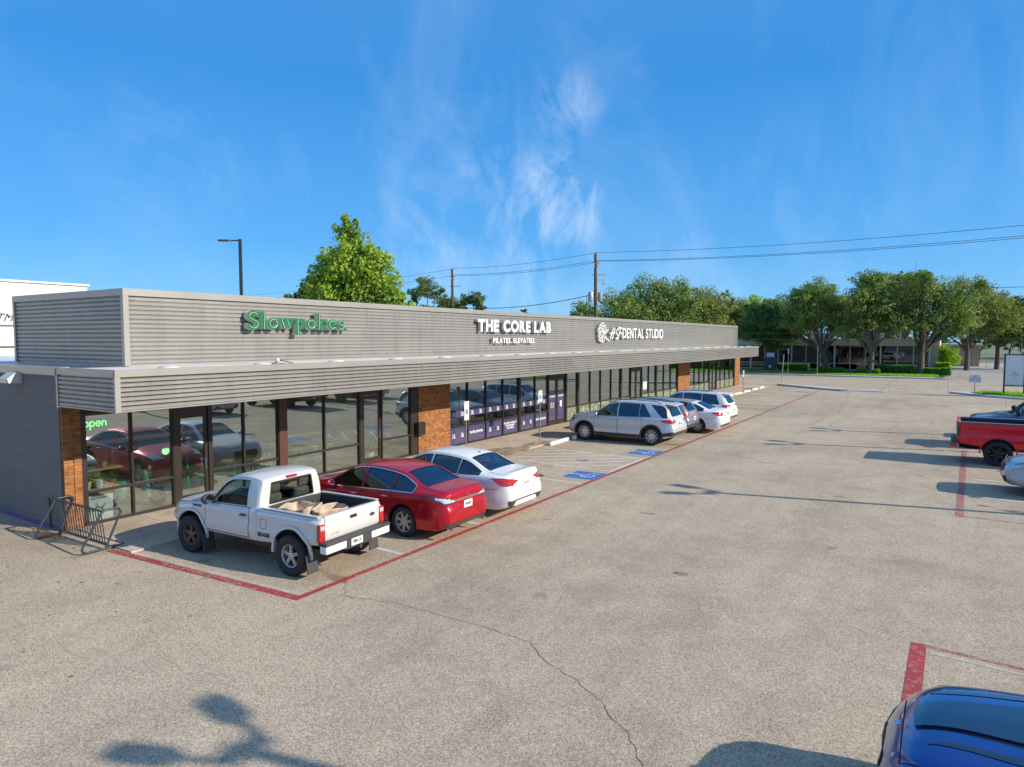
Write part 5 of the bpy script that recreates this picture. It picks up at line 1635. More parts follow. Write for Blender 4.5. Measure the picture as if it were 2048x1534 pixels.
# far white SUV
s = suv_shape(-2.36, 2.30, .93, 1.69, 1.07)
make_car('suv', 'white SUV with a dark roof panel, farthest car along the storefront row', (-11.30, 34.45, 0), R(180), s, PM['white2'],
    (.36, .235, 1.40, -1.40, (5, 'double'), M['alloy']),
    [(1.02, .02), (-.05, -.95), (-1.0, -1.86, 0, .20)], [(1.02, -.01, None), (-.02, -1.0, [(-.02, .40), (-.9, .40), (-1.04, .72)])],
    [('taillight', M['lamp_red'], [('B', [(.40, .99), (.84, .93), (.84, 1.07), (.50, 1.08)]), ('L', [(-2.34, .93), (-2.02, .98), (-2.0, 1.06), (-2.34, 1.07)])], .012)],
    spoiler=(.24, PM['white2']), rear_view=[(-.55, 1.14), (.55, 1.14), (.49, 1.46), (-.49, 1.46)], plate=('MBX-2296', 0, .80, 'B'),
    rails=(.35, -1.7, M['alloy']),
    lower=[('sunroof', M['black'], 'T', [(.20, -.45), (.20, .45), (-1.2, .43), (-1.2, -.43)], .004),
           ('rear_bumper', M['plastic'], 'B', [(-.84, .43), (.84, .43), (.84, .50), (-.84, .50)], .014)])

# silver SUV on the right, nose to the lane
s = suv_shape(-2.16, 2.22, .91, 1.60, 1.00)
def x1_details(s, root):
    for sg in (1, -1):
        mb = MB(); s.panel(mb, 'F', [(sg * .06, .60), (sg * .30, .60), (sg * .32, .79), (sg * .05, .79)], .014, .02, .05); mb.build('kidney_grille', M['black'], root)
        mb = MB(); s.panel(mb, 'F', [(sg * .46, .40), (sg * .74, .42), (sg * .70, .54), (sg * .50, .52)], .012, .02, .05); mb.build('air_intake', M['black'], root)
make_car('suv', 'silver SUV at the right edge, nose to the lane, in front of the red pickup', (3.62, 23.75, 0), R(180), s, PM['silver2'],
    (.345, .23, 1.335, -1.335, (5, 'double'), M['alloy_dark']),
    [(.98, .02), (-.05, -.92), (-.97, -1.66, 0, .18)], [(.98, -.01, None), (-.02, -.98, [(-.02, .38), (-.86, .38), (-.98, .7)])],
    [('headlight', M['lamp_clear'], [('F', [(.42, .74), (.78, .70), (.80, .82), (.46, .84)]), ('L', [(2.2, .72), (1.86, .80), (1.82, .87), (2.12, .87)])], .01)],
    cladding=.045, rear_view=[(-.54, 1.09), (.54, 1.09), (.48, 1.40), (-.48, 1.40)],
    rails=(.35, -1.5, M['alloy']),
    lower=[('front_bumper_lip', M['plastic'], 'F', [(-.80, .32), (.80, .32), (.76, .40), (-.76, .40)], .012)], details=x1_details)

# blue car in the near right corner
s = Shape(span=(-2.5, 2.38), tuck=.05,
    zb=[(-2.5, .34), (-1, .22), (1, .22), (2.0, .22), (2.38, .28)],
    W=[(-2.5, .76), (-2.3, .88), (-1.3, .95), (1.4, .95), (1.85, .92), (2.12, .86), (2.28, .74), (2.35, .60), (2.38, .46)],
    zs=[(-2.5, 1.05), (-1.3, 1.03), (0, .99), (1.1, .98), (1.9, .91), (2.2, .82), (2.38, .66)], nosef=[(.2, .10), (.4, 0), (.6, 0), (.75, .03), (.95, .12)],
    zt=[(-2.5, 1.08), (-2.4, 1.2), (-1.9, 1.45), (-1.3, 1.60), (-.5, 1.64), (.1, 1.59), (1.02, 1.17), (1.25, 1.13), (1.8, 1.07), (2.12, .99), (2.28, .91), (2.35, .84), (2.38, .74)],
    Wt=[(-2.5, .66), (-1.3, .60), (0, .61), (1.02, .74), (1.5, .78), (1.9, .77), (2.15, .66), (2.38, .36)],
    crown=[(-2.5, .04), (-1, .06), (.5, .06), (1.2, .075), (2.0, .08), (2.38, .06)],
    ws=(.20, .95), bl=(-2.3, -1.5), cab=(-2.2, .92), hood=(2.23, 1.1), mirror_x=.70, seat_x=.1, extra=[2.3, 2.33, 2.2, 2.1])
def blue_details(s, root):
    # raised bonnet centre, dark sky reflection and shaded edge painted in; narrow vents beside
    dk = paint('blue with painted dark reflection', (.012, .035, .075), .5, .22, 0, 1.0)  # darker blue, the reflected dark sky put into the colour
    mb = MB(); s.panel(mb, 'T', [(2.13, -.20), (2.14, 0), (2.13, .20), (1.12, .36), (1.12, -.36)], .022, .05, .06); mb.build('bonnet_dome', dk, root, smooth=28)
    mb = MB(); s.panel(mb, 'T', [(2.10, .205), (1.12, .375), (1.12, .40), (2.08, .225)], .003, 0, .06); mb.build('dome_side_shade', M['liner'], root)  # black strip painting the shaded side of the dome
    mb = MB(); s.panel(mb, 'T', [(2.10, -.205), (1.12, -.375), (1.12, -.40), (2.08, -.225)], .003, 0, .06); mb.build('dome_side_shade', M['liner'], root)
    for sg in (1, -1):
        mb = MB(); s.panel(mb, 'T', [(2.04, sg * .47), (1.9, sg * .445), (1.3, sg * .53), (1.22, sg * .56), (1.12, sg * .56), (1.12, sg * .64), (1.5, sg * .585)], .006, .02, .06); mb.build('bonnet_vent', dk, root, smooth=28)
    h = s.cast('T', 2.26, 0)
    mb = MB(); mb.lathe([(.0, 0), (.036, 0), (.036, .006), (0, .006)], 20, ax='z', c=(2.27, 0, h[0].z)); mb.build('badge', M['chrome'], root, smooth=30)
make_car('car', 'deep blue car whose glossy bonnet fills the lower right corner of the lot', (2.00, 6.84, 0), R(180), s, PM['blue'],
    (.36, .245, 1.45, -1.42, (5, 'double'), M['alloy_dark']),
    [(.92, .0), (-.07, -1.0), (-1.05, -1.9)], [(.95, -.03, None), (-.05, -1.05, [(-.05, .34), (-.94, .34), (-1.08, .7)])],
    [('headlight', M['lamp_dark'], [('F', [(.40, .64), (.62, .58), (.84, .62), (.86, .74), (.52, .72)]), ('L', [(2.26, .60), (1.98, .68), (1.88, .80), (2.16, .76)])], .008),
     ('headlight_lens', M['lamp_clear'], [('F', [(.55, .63), (.62, .62), (.74, .66), (.72, .70), (.58, .685)])], .016)],
    lower=[('grille', M['black'], 'F', [(-.36, .34), (.36, .34), (.40, .62), (.30, .70), (-.30, .70), (-.40, .62)], .01),
           ('air_intake', M['black'], 'F', [(.48, .34), (.76, .36), (.72, .50), (.52, .48)], .01)], details=blue_details)

# ------------------------------------------------------------------ pickups
def make_pickup(name, label, loc, rz, k, pm):
    """regular or crew cab pickup: lofted cab and bonnet, separate bed, tailgate, bumpers"""
    root = thing(name, label, 'pickup', loc, rz)
    H, W, zs, Rw = k['H'], k['W'], k['zs'], k['Rw']
    xr, xn = k['cab_rear'], k['nose']           # cab back and nose
    xt = k['tail']; tw = k['tw']; wf, wr = k['wf'], k['wr']
    c0, c1 = k['cowl'], k['roof_f']             # cowl x, roof front x
    hz = k['hood_z']; bz = k['bed_z']; zb = k['zb']
    s = Shape(span=(xr, xn), tuck=k.get('tuck', .045),
        zb=[(xr, zb), (xn - .5, zb), (xn, zb + .10)],
        W=[(xr, W - .03), (xr + .06, W), (xn - .6, W - .01), (xn - .25, W - .05), (xn - .06, W - .14), (xn, W - .22)],
        zs=[(xr, zs + .02), (c0, zs - .03), (xn - .35, hz - .12), (xn, hz - .22)],
        zt=[(xr, H - .10), (xr + .03, H - .055), (xr + .22, H - .012), ((xr + c1) / 2, H), (c1 - .12, H - .02), (c1 + .06, H - .085), (c0, hz + .05), (c0 + .12, hz + .02), (xn - .35, hz - .035), (xn - .10, hz - .075), (xn, hz - .15)],
        Wt=[(xr, W - .20), (c1, W - .19), (c0, W - .13), (c0 + .3, W - .12), (xn - .3, W - .15), (xn, W - .26)],
        crown=[(xr, .045), (c1, .06), (c0, .06), (xn, .05)],
        ws=(c1 + .09, c0 - .04), bl=(xr, xr + .2), cab=(xr + .07, c0 - .02), hood=(xn - .14, c0 + .1), mirror_x=c0 - .30, seat_x=xr + .55, extra=[c0, c1 + .06, xr + .03])
    body = s.hull('body', [pm, M['liner']])
    def topwin(a, b, m=.07):
        L = [(a + (b - a) * i / 8, s.Wt(a + (b - a) * i / 8) - m) for i in range(9)]
        return L + [(x, -y) for x, y in reversed(L)]
    scr = topwin(*s.ws)
    rw = k['rear_win']
    wins = [('T', scr), ('B', rw)]
    sw = [s.side_window(a, b, m=.05, lo=.03) for a, b in k['side']]
    wins += [('L', q) for q in sw]
    finish_body(s, body, root, pm, Rw, (wf,), wins, bl_cut=.75, arch_gap=k.get('gap', .08), liner_z=k['floor'])
    g = k.get('glass', M['car_glass_dark'])
    def pane(nm, vw, q, m_, w_=.014):
        mb = MB(); s.panel(mb, vw, q, -.012, 0, .09); w = mb.build(nm, m_, root, smooth=60)
        mb = MB(); s.ribbon(mb, vw, q + [q[0]], w_, .0035, both=False); mb.build('seal', M['black'], w)
    for q in sw:
        for vw in 'LR': pane('side_window', vw, q, k.get('side_glass', g))
    pane('windscreen', 'T', scr, M['car_glass'] if g is not M['truck_glass'] else g)
    pane('rear_window', 'B', rw, g, .030)
    for xa, xb in k['doors']:
        for vw in 'LR':
            mb = MB(); zl = zb + .07
            poly = [(xa, zl), (xb, zl)] + [(xb + (xa - xb) * i / 6, s.zs(xb + (xa - xb) * i / 6) - .0) for i in range(7)]
            s.panel(mb, vw, poly, .0025, 0, .07); s.ribbon(mb, vw, poly + [poly[0]], .014, .0035, 1, both=False)
            d = mb.build('door', [pm, M['liner']], root, smooth=45)
            h1 = s.cast(vw, xb + .07, zs - .13); h2 = s.cast(vw, xb + .21, zs - .13); o_ = .02 if vw == 'L' else -.02
            hm = MB(); hm.tube([h1[0], h1[0] + Vector((.01, o_, 0)), h2[0] + Vector((-.01, o_, 0)), h2[0]], [.012, .022, .022, .012], 8)
            hm.build('handle', M['black'] if not k.get('body_handles') else pm, d, smooth=60)
    mb = MB()
    L = [(s.hood[1] + (s.hood[0] - s.hood[1]) * i / 6, s.Wt(s.hood[1] + (s.hood[0] - s.hood[1]) * i / 6) + .012) for i in range(7)]
    s.ribbon(mb, 'T', L, .01, .0025, both=False); s.ribbon(mb, 'T', [(a, -b) for a, b in L], .01, .0025, both=False)
    s.ribbon(mb, 'T', [L[-1], (L[-1][0], -L[-1][1])], .01, .0025, both=False)
    mb.build('panel_gap', M['liner'], root)
    # bed
    bx0, bx1 = xt, xr - .025
    bs = Shape(span=(bx0, bx1), tuck=.02,
        zb=[(bx0, zb + .14), (bx0 + .8, zb + .06), (bx1, zb)], W=[(bx0, W - .07), (bx0 + .06, W - .03), (bx0 + .5, W - .005), (bx1, W)],
        zs=[(bx0, bz - .06), (bx1, bz - .06)], zt=[(bx0, bz), (bx1, bz)], Wt=[(bx0, W - .05), (bx1, W - .05)], crown=[(bx0, .02), (bx1, .02)],
        ws=(0, 0), bl=(0, 0), cab=(0, 0))
    bed = bs.hull('bed', [pm, M['plastic'], M['liner']], step=.12)
    fl = k['bed_floor']
    mb = MB(); mb.box(bx0 + .075, bx1 - .05, -(W - .15), W - .15, fl, bz + .3, 1)
    boolean(bed, mb.build('cutter', [pm, M['plastic'], M['liner']]))
    mb = MB()
    for sg in (-1, 1):
        r = Rw + k.get('gap', .08)
        mb.lathe([(0, sg * (W - .14)), (r, sg * (W - .14)), (r, sg * (W + .4)), (0, sg * (W + .4))], 40, 2, c=(wr, 0, Rw + .02))
    cu = mb.build('cutter', [pm, M['plastic'], M['liner']])
    bm = bmesh.new(); bm.from_mesh(cu.data); bmesh.ops.remove_doubles(bm, verts=bm.verts[:], dist=1e-5); bmesh.ops.recalc_face_normals(bm, faces=bm.faces[:]); bm.to_mesh(cu.data); bm.free()
    boolean(bed, cu)
    bed.data.polygons.foreach_set('use_smooth', [True] * len(bed.data.polygons)); bed.data.set_sharp_from_angle(angle=R(35))
    bed.parent = root
    # liner ribs and rail caps
    mb = MB()
    y = W - .155
    for i in range(int((bx1 - bx0 - .2) / .14)):
        x = bx0 + .14 + i * .14
        for sg in (-1, 1): mb.box(x, x + .05, sg * y - .006, sg * y + .006, fl + .02, bz - .12)
    for i in range(11):
        yy = -y + .1 + i * (2 * y - .2) / 10
        mb.box(bx0 + .1, bx1 - .07, yy - .02, yy + .02, fl, fl + .012)
        mb.box(bx1 - .062, bx1 - .05, yy - .02, yy + .02, fl + .02, bz - .10)
    mb.build('bed_liner', M['plastic'], bed)
    mb = MB()
    for sg in (-1, 1):
        mb = MB(); mb.rbox(bx0 + .05, bx1 - .02, sg * (W - .10) - .045, sg * (W - .10) + .045, bz - .006, bz + .012, .005)
        mb.build('rail_cap', k.get('cap', M['plastic']), bed)
    # tailgate
    tg = MB(); tg.rbox(xt - .035, xt + .045, -(W - .15), W - .15, zb + .24, bz + .005, .018)
    tgo = tg.build('tailgate', pm, root, smooth=40)
    mb = MB(); mb.box(xt - .042, xt - .033, -.09, .09, bz - .16, bz - .10); mb.build('handle', M['black'], tgo)
    if k.get('badge'):
        mb = MB(); mb.lathe([(0, 0), (.055, 0), (.055, .007), (0, .007)], 24, ax='x', c=(0, 0, 0))
        b = mb.build('badge', M['ink'], tgo); b.scale = (1, 1.25, .6); b.location = (xt - .043, k['badge'][0], k['badge'][1])
    # flares
    fw = k.get('flare', .07)
    for sh_, x in ((s, wf), (bs, wr)):
        for sg in (-1, 1):
            mb = MB(); arch_lip(sh_, mb, Rw + .03, x, fw, k.get('flare_out', .03), -6, 186, sides=(sg,)); mb.build('wheel_arch_flare', pm, root, smooth=50)
    if k.get('mudflap'):
        for x in (wf, wr):
            for sg in (1, -1):
                yy = sg * (W - .06)
                mb = MB(); mb.obox(Matrix.Translation((x - Rw - .10, yy, Rw * .78)) @ Matrix.Rotation(R(8), 4, 'Y'), .02, .26, .34); mb.build('mud_flap', M['plastic'], root)
    # lamps
    for sg in (1, -1):
        mb = MB(); y0 = W - .165; z0, z1 = k['tl']
        mb.rbox(xt - .045, xt + .05, sg * (W - .085) - .068, sg * (W - .085) + .068, z0, z1, .02)
        t = mb.build('taillight', k.get('tlm', M['lamp_red']), root, smooth=50)
        mb = MB(); mb.rbox(xt - .05, xt + .03, sg * (W - .085) - .058, sg * (W - .085) + .058, z1 - .11, z1 - .025, .012); mb.build('reversing_lamp', M['lamp_clear'], t, smooth=50)
        mb = MB(); hy = k['hl']
        s.panel(mb, 'F', [(sg * a, b) for a, b in hy], .012, .04, .05)
        s.panel(mb, 'L' if sg > 0 else 'R', k['hls'], .01, .04, .05)
        mb.build('headlight', M['lamp_clear'], root, smooth=50)
        if k.get('amber'):
            mb = MB(); s.panel(mb, 'L' if sg > 0 else 'R', k['amber'], .016, .04, .05); mb.build('turn_signal', M['lamp_amber'], root, smooth=50)
    # bumpers
    cb = k.get('bumper', M['chrome'])
    mb = MB()
    mb.rbox(xt - .19, xt - .02, -(W - .02), -.34, zb + .03, zb + .19, .025); mb.rbox(xt - .19, xt - .02, .34, W - .02, zb + .03, zb + .19, .025)
    mb.m = [0] * len(mb.f)
    mb.rbox(xt - .20, xt - .0, -(W - .01), W - .01, zb + .17, zb + .225, .012, 1); mb.rbox(xt - .165, xt - .02, -.36, .36, zb - .02, zb + .20, .02, 1)
    mb.tube([(xt - .05, 0, zb - .02), (xt - .22, 0, zb - .02)], .035, 8, 1)
    rb = mb.build('rear_bumper', [cb, M['plastic']], root, smooth=40)
    mb = MB(); yp = k.get('plate_y', 0)
    mb.box(xt - .178, xt - .168, yp - .152, yp + .152, zb + .03, zb + .185); pl = mb.build('licence_plate', M['plate'], rb)
    Mt = Matrix(((0, 0, -1, xt - .1795), (-1, 0, 0, yp), (0, 1, 0, zb + .10), (0, 0, 0, 1)))
    text_mesh('plate_text', k['plate'], .085, M['ink'], pl, .001, .002, M4=Mt, xs=.62)
    mb = MB(); s.panel(mb, 'F', [(-(W - .16), zb + .06), (W - .16, zb + .06), (W - .18, zb + .24), (-(W - .18), zb + .24)], .05, .06, .07)
    s.panel(mb, 'L', [(xn - .28, zb + .10), (xn - .02, zb + .12), (xn - .02, zb + .24), (xn - .30, zb + .24)], .02, .04, .06, both=True)
    mb.build('front_bumper', k.get('fbumper', pm), root, smooth=40)
    mb = MB(); s.panel(mb, 'F', k['grille'], .014, .02, .06); mb.build('grille', M['black'], root)
    for x, sg in ((wf, 1), (wf, -1), (wr, 1), (wr, -1)):
        rm = k['rim'] if not (k.get('rusty') and x == wf) else M['alloy_rusty']
        make_wheel(root, x, sg * (W - tw / 2 + k.get('poke', -.02)), Rw, tw, k['style'], rm, sg, k.get('rim_r'))
    # underbody rails, axle and spare
    mb = MB()
    for sg in (-1, 1): mb.box(xt + .05, xn - .5, sg * .42 - .04, sg * .42 + .04, zb - .06, zb + .06)
    mb.tube([(wr, -(W - .2), Rw), (wr, W - .2, Rw)], .05, 10); mb.tube([(wf, -(W - .2), Rw), (wf, W - .2, Rw)], .04, 10)
    mb.lathe([(.0, zb - .10), (.30, zb - .10), (.33, zb - .03), (.30, zb + .04), (0, zb + .04)], 24, ax='z', c=(xt + .42, 0, 0))
    mb.box(bx0 + .1, bx1 - .1, -(W - .3), W - .3, zb + .10, fl - .08)
    mb.build('chassis', M['liner'], root)
    mx = s.mirror_x
    for sg in (1, -1):
        y = (W + k.get('mir', .09)) * sg; z = zs + .09
        mb = MB(); bm, T = mirror_mb(mx, y, z, k.get('mk', 1.25)); mb.bm(bm, 0, T)
        mb.tube([(mx, y - .13 * sg, z - .08), (mx, y, z - .03)], [.035, .025], 8, 1)
        mb.lathe([(0, 0), (.085, 0)], 12, 2, ax='x', c=(mx - .04, y, z))
        mb.build('wing_mirror', [M['black'], M['black'], M['chrome']], root, smooth=60)
    zz = k['floor'] - .02
    for y in ((.36), (-.36)):
        seat_mb(s.seat_x, y, .50, .62, zz).build('seat', M['seat'], root, smooth=60)
    mb = MB(); mb.tube([(s.seat_x + .45 + .17 * math.sin(a) * .35, .36 + .18 * math.cos(a), zz + .52 + .18 * math.sin(a)) for a in [i * math.pi / 10 for i in range(20)]], .014, 6, closed=True)
    mb.build('steering_wheel', M['black'], root, smooth=60)
    if k.get('brake_lamp'):
        mb = MB(); h = s.cast('B', 0, H - .085); mb.rbox(xr - .035, xr + .03, -.13, .13, H - .115, H - .070, .01); mb.build('brake_light', M['lamp_red'], root, smooth=50)
    if k.get('antenna'):
        mb = MB(); h = s.cast('T', c0 + .05, -(W - .2)); mb.tube([h[0], h[0] + Vector((-.05, 0, .75))], .003, 5); mb.build('antenna', M['black'], root)
    return root, s, bs

ranger = dict(H=1.70, W=.875, zs=1.10, Rw=.375, cab_rear=-.52, nose=2.14, tail=-2.10, tw=.25, wf=1.415, wr=-1.415, cowl=1.02, roof_f=.38, hood_z=1.08,
    bed_z=1.14, zb=.48, bed_floor=.70, floor=.62, rear_win=[(-.56, 1.16), (.56, 1.16), (.50, 1.55), (-.50, 1.55)], side=[(.98, -.20)], doors=[(.96, -.30)],
    glass=M['truck_glass'], tl=(.70, 1.02), hl=[(.42, .76), (.68, .76), (.66, .92), (.42, .92)], hls=[(2.05, .76), (1.86, .78), (1.88, .92), (2.05, .92)],
    amber=[(2.12, .70), (1.98, .70), (1.98, .92), (2.12, .92)], bumper=M['white'], plate='BBM1L76', plate_y=.06, grille=[(-.38, .74), (.38, .74), (.38, .92), (-.38, .92)],
    rim=M['alloy'], rusty=True, style=(5, 'double'), rim_r=.215, poke=.035, flare=.055, flare_out=.022, gap=.085, mudflap=True, brake_lamp=True, badge=(-.52, .93), cap=PM['truckwhite'])
rt, rs, rbs = make_pickup('pickup_truck', 'small old white pickup with an open bed, parked nearest the bike rack', (-11.40, 8.86, 0), R(183.2), ranger, PM['truckwhite'])
def side_text(root, s, txt, x, z, size, bold=.002, xs=1.0, view='L'):
    h = s.cast(view, x, z); sg = 1 if view == 'L' else -1
    Mt = Matrix(((-sg, 0, 0, x), (0, 0, sg, h[0].y + sg * .006), (0, 1, 0, z), (0, 0, 0, 1)))
    return text_mesh('lettering', txt, size, M['ink'], root, .001, bold, M4=Mt, xs=xs)
side_text(rt, rbs, 'EDGE', -.72, .66, .10, .005, 1.25)
side_text(rt, rs, 'RANGER', 1.20, .985, .06, .003, 1.2)
mb = MB(); rbs.ribbon(mb, 'L', [(-.62, .78), (-.78, .78), (-.78, .95), (-.62, .95), (-.62, .78)], .008, .003, both=False); mb.build('fuel_flap', M['liner'], rt)
Mt = Matrix(((0, 0, -1, -2.10 - .0375), (-1, 0, 0, .48), (0, 1, 0, .80), (0, 0, 0, 1)))
text_mesh('lettering', 'XL  FX4', .055, M['galv'], rt, .001, .0, M4=Mt)

# load lying in the bed
def crumple(name, label, cat, cx, cy, cz, w, l, hh, m, rz, seed):
    random.seed(seed)
    t = bmesh.new()
    nx, ny = 12, 10
    rows = []
    for i in range(nx):
        for j in range(ny):
            u, v = i / (nx - 1) - .5, j / (ny - 1) - .5
            e = max(abs(u), abs(v)) * 2
            z = hh * (e ** 3) + random.uniform(-.008, .008) + .025 * math.sin(u * 9 + seed) * math.cos(v * 8)
            k_ = 1 - .22 * (e ** 4)
            rows.append(t.verts.new((u * w * k_ + random.uniform(-.01, .01), v * l * k_ + random.uniform(-.01, .01), max(z, -.02) + .03)))
    for i in range(nx - 1):
        for j in range(ny - 1):
            t.faces.new((rows[i * ny + j], rows[(i + 1) * ny + j], rows[(i + 1) * ny + j + 1], rows[i * ny + j + 1]))
    mb = MB(); mb.bm(t)
    o = mb.build(name, m, smooth=70)
    md = o.modifiers.new('s', 'SUBSURF'); md.levels = 1; md.render_levels = 2
    md = o.modifiers.new('t', 'SOLIDIFY'); md.thickness = .008
    c, s_ = math.cos(rt.rotation_euler.z), math.sin(rt.rotation_euler.z)
    o.location = (rt.location.x + c * cx - s_ * cy, rt.location.y + s_ * cx + c * cy, cz)
    o.rotation_euler = (0, 0, rt.rotation_euler.z + rz)
    tag(o, label, cat)
    return o
M['sack'] = mat('pale plastic sack', (.46, .36, .25), .55, 0, .25, 5)
M['rug'] = mat('brown rug', (.22, .13, .08), .9, 0, .3, 6)
crumple('sack', 'crumpled translucent beige plastic tub liner in the white pickup bed beside the cab', 'sack', -.98, .22, .74, .80, .80, .34, M['sack'], .2, 3)
crumple('sack', 'second beige plastic sack lying across the middle of the white pickup bed', 'sack', -1.38, -.10, .73, .62, .85, .30, M['sack'], -.3, 5)
o = crumple('rug', 'rolled brown rug in the white pickup bed by the tailgate', 'rug', -1.75, .25, .74, .50, .85, .12, M['rug'], .5, 8)

ram = dict(H=1.95, W=1.01, zs=1.38, Rw=.42, cab_rear=-.22, nose=2.72, tail=-2.98, tw=.285, wf=1.83, wr=-1.83, cowl=1.50, roof_f=.78, hood_z=1.30,
    bed_z=1.45, zb=.55, bed_floor=.88, floor=.75, rear_win=[(-.66, 1.46), (.66, 1.46), (.60, 1.80), (-.60, 1.80)], side=[(1.45, .32), (.24, -.18)], doors=[(1.42, .30)],
    tl=(.98, 1.32), tlm=M['lamp_dark'], hl=[(.56, .98), (.86, .98), (.84, 1.14), (.56, 1.14)], hls=[(2.70, .98), (2.40, 1.0), (2.42, 1.12), (2.66, 1.12)],
    plate='JKR-3357', grille=[(-.5, .80), (.5, .80), (.5, 1.14), (-.5, 1.14)], rim=M['alloy_dark'], style=(6, 'star'), rim_r=.29, poke=.0, flare=.045, flare_out=.012,
    gap=.085, body_handles=True, mk=1.5, mir=.14, cap=M['galv'])
k2 = dict(ram); k2.update(bumper=PM['redtruck'])
make_pickup('pickup_truck', 'bright red full-size pickup with black wheels seen from its tailgate at the right edge', (3.33, 29.02, 0), 0, k2, PM['redtruck'])
k3 = dict(ram); k3.update(amber=[(2.64, 1.02), (2.52, 1.02), (2.52, 1.10), (2.64, 1.10)], plate='LWD-6618', antenna=True)
make_pickup('pickup_truck', 'blue-grey full-size pickup parked nose-out just beyond the bright red pickup', (3.55, 33.55, 0), R(180), k3, PM['bluegrey'])
# the car hidden beyond it that throws the farthest shadow
s = suv_shape(-2.36, 2.30, .93, 1.72, 1.07)
make_car('suv', 'dark grey SUV hidden behind the blue-grey pickup, casting the farthest lane shadow', (3.9, 36.6, 0), R(180), s, PM['grey'],
    (.36, .235, 1.40, -1.40, (5, 'double'), M['alloy']), [(1.02, .02), (-.05, -.95)], [(1.02, -.01, None)],
    [('headlight', M['lamp_clear'], [('F', [(.44, .80), (.80, .74), (.82, .88), (.52, .91)])], .01)],
    rear_view=[(-.55, 1.14), (.55, 1.14), (.49, 1.46), (-.49, 1.46)], seats=False)
# ------------------------------------------------------------------ inside the cafe
def pot_plant(label, x, y, z, r, h, potm, leafm, seed, nleaf=26, group=None):
    root = thing('potted_plant', label, 'plant', (x, y, z), 0, group)
    mb = MB(); mb.lathe([(0, 0), (r * .7, 0), (r, h), (r * 1.06, h), (r * 1.06, h * .88), (r * .9, h * .9), (0, h * .9)], 20, ax='z'); mb.build('pot', potm, root, smooth=40)
    random.seed(seed); mb = MB()
    for i in range(nleaf):
        a = random.uniform(0, 6.28); l_ = r * random.uniform(.8, 2.0); el = random.uniform(.3, 1.3)
        p0 = Vector((0, 0, h)); d = Vector((math.cos(a) * math.cos(el), math.sin(a) * math.cos(el), math.sin(el)))
        p1 = p0 + d * l_; s_ = d.cross(Vector((0, 0, 1))).normalized() * r * .38
        if s_.length < 1e-4: s_ = Vector((r * .3, 0, 0))
        tip = p1 + d * r * .5 - Vector((0, 0, r * .3)); mid = p0 + d * l_ * .35
        mb.add([mid, p1 + s_, tip, p1 - s_], [(0, 1, 2, 3)])
    mb.build('foliage', leafm, root, fix=False)
    return root
M['leaf_in'] = leafmat('indoor leaves', (.06, .20, .02), (.18, .42, .05), .3)
SH = thing('shelf_unit', 'wooden display shelves with plants behind the first cafe window', 'shelf', (-16.90, 7.95, .02))
mb = MB(); mb.box(-.20, .20, -.42, .72, .74, .78); mb.build('shelf', M['wood'], SH)
mb = MB(); mb.box(-.20, .20, -.42, .72, 1.20, 1.235); mb.build('shelf', M['wood'], SH)
for y in (-.42, .66):
    mb = MB(); mb.box(-.24, -.18, y, y + .06, 0, 1.75); mb.build('post', M['wood'], SH)
mb = MB(); mb.box(-.26, -.245, -.42, .72, .3, 1.45); mb.build('back_board', mat('mustard board', (.42, .24, .05), .8, 0, .1), SH)
pot_plant('leafy plant in a grey pot on the upper display shelf', -16.80, 8.28, 1.26, .07, .14, M['galv'], M['leaf_in'], 1)
pot_plant('white potted plant at the left end of the lower display shelf', -16.78, 7.88, .81, .09, .18, M['white'], M['leaf_in'], 2)
pot_plant('white potted plant in the middle of the lower display shelf', -16.76, 8.12, .81, .10, .19, M['white'], M['leaf_in'], 3)
pot_plant('bushy plant in an orange terracotta pot on the lower display shelf', -16.76, 8.42, .81, .10, .16, M['terracotta'], M['leaf_in'], 4, 44)
PB = thing('leaning_poster', 'white poster board with a chameleon-like ink drawing leaning inside the first cafe window', 'poster', (-16.66, 8.05, .03))
mb = MB(); mb.obox(Matrix.Translation((0, .02, .33)) @ Matrix.Rotation(R(-8), 4, 'Y') @ Matrix.Rotation(R(-6), 4, 'X'), .02, .62, .66); mb.build('board', M['white'], PB)
mb = MB()
for pts in ([(.035, -.18, .28), (.04, -.05, .36), (.04, .08, .33), (.04, .15, .42)], [(.04, -.02, .34), (.05, -.05, .46)], [(.04, .05, .34), (.03, .12, .24)], [(.035, -.12, .30), (.03, -.15, .2)]): mb.tube(pts, .008, 5)
mb.build('drawing', M['ink'], PB)
text_mesh('heading', 'SLOWPOKES\nOUR SPONSORS', .055, M['ink'], PB, .001, .001, M4=Matrix(((0, 0, 1, -.015), (1, 0, 0, .02), (0, 1, 0, .58), (0, 0, 0, 1))), xs=.9)
def stool(label, x, y, rz=0, group='metal bar stools inside the cafe'):
    root = thing('bar_stool', label, 'stool', (x, y, .022), rz, group)
    mb = MB(); mb.lathe([(0, .72), (.17, .72), (.18, .735), (.17, .755), (0, .755)], 20, ax='z'); mb.build('seat', M['wood'], root, smooth=40)
    for i in range(4):
        a = math.pi / 4 + i * math.pi / 2
        mb = MB(); mb.tube([(.12 * math.cos(a), .12 * math.sin(a), .72), (.20 * math.cos(a), .20 * math.sin(a), 0)], .011, 6); mb.build('leg', M['teal'], root)
    mb = MB(); mb.tube([(.17 * math.cos(a), .17 * math.sin(a), .28) for a in [math.pi / 4 + i * math.pi / 2 for i in range(4)]], .009, 6, closed=True); mb.build('foot_ring', M['teal'], root)
    return root
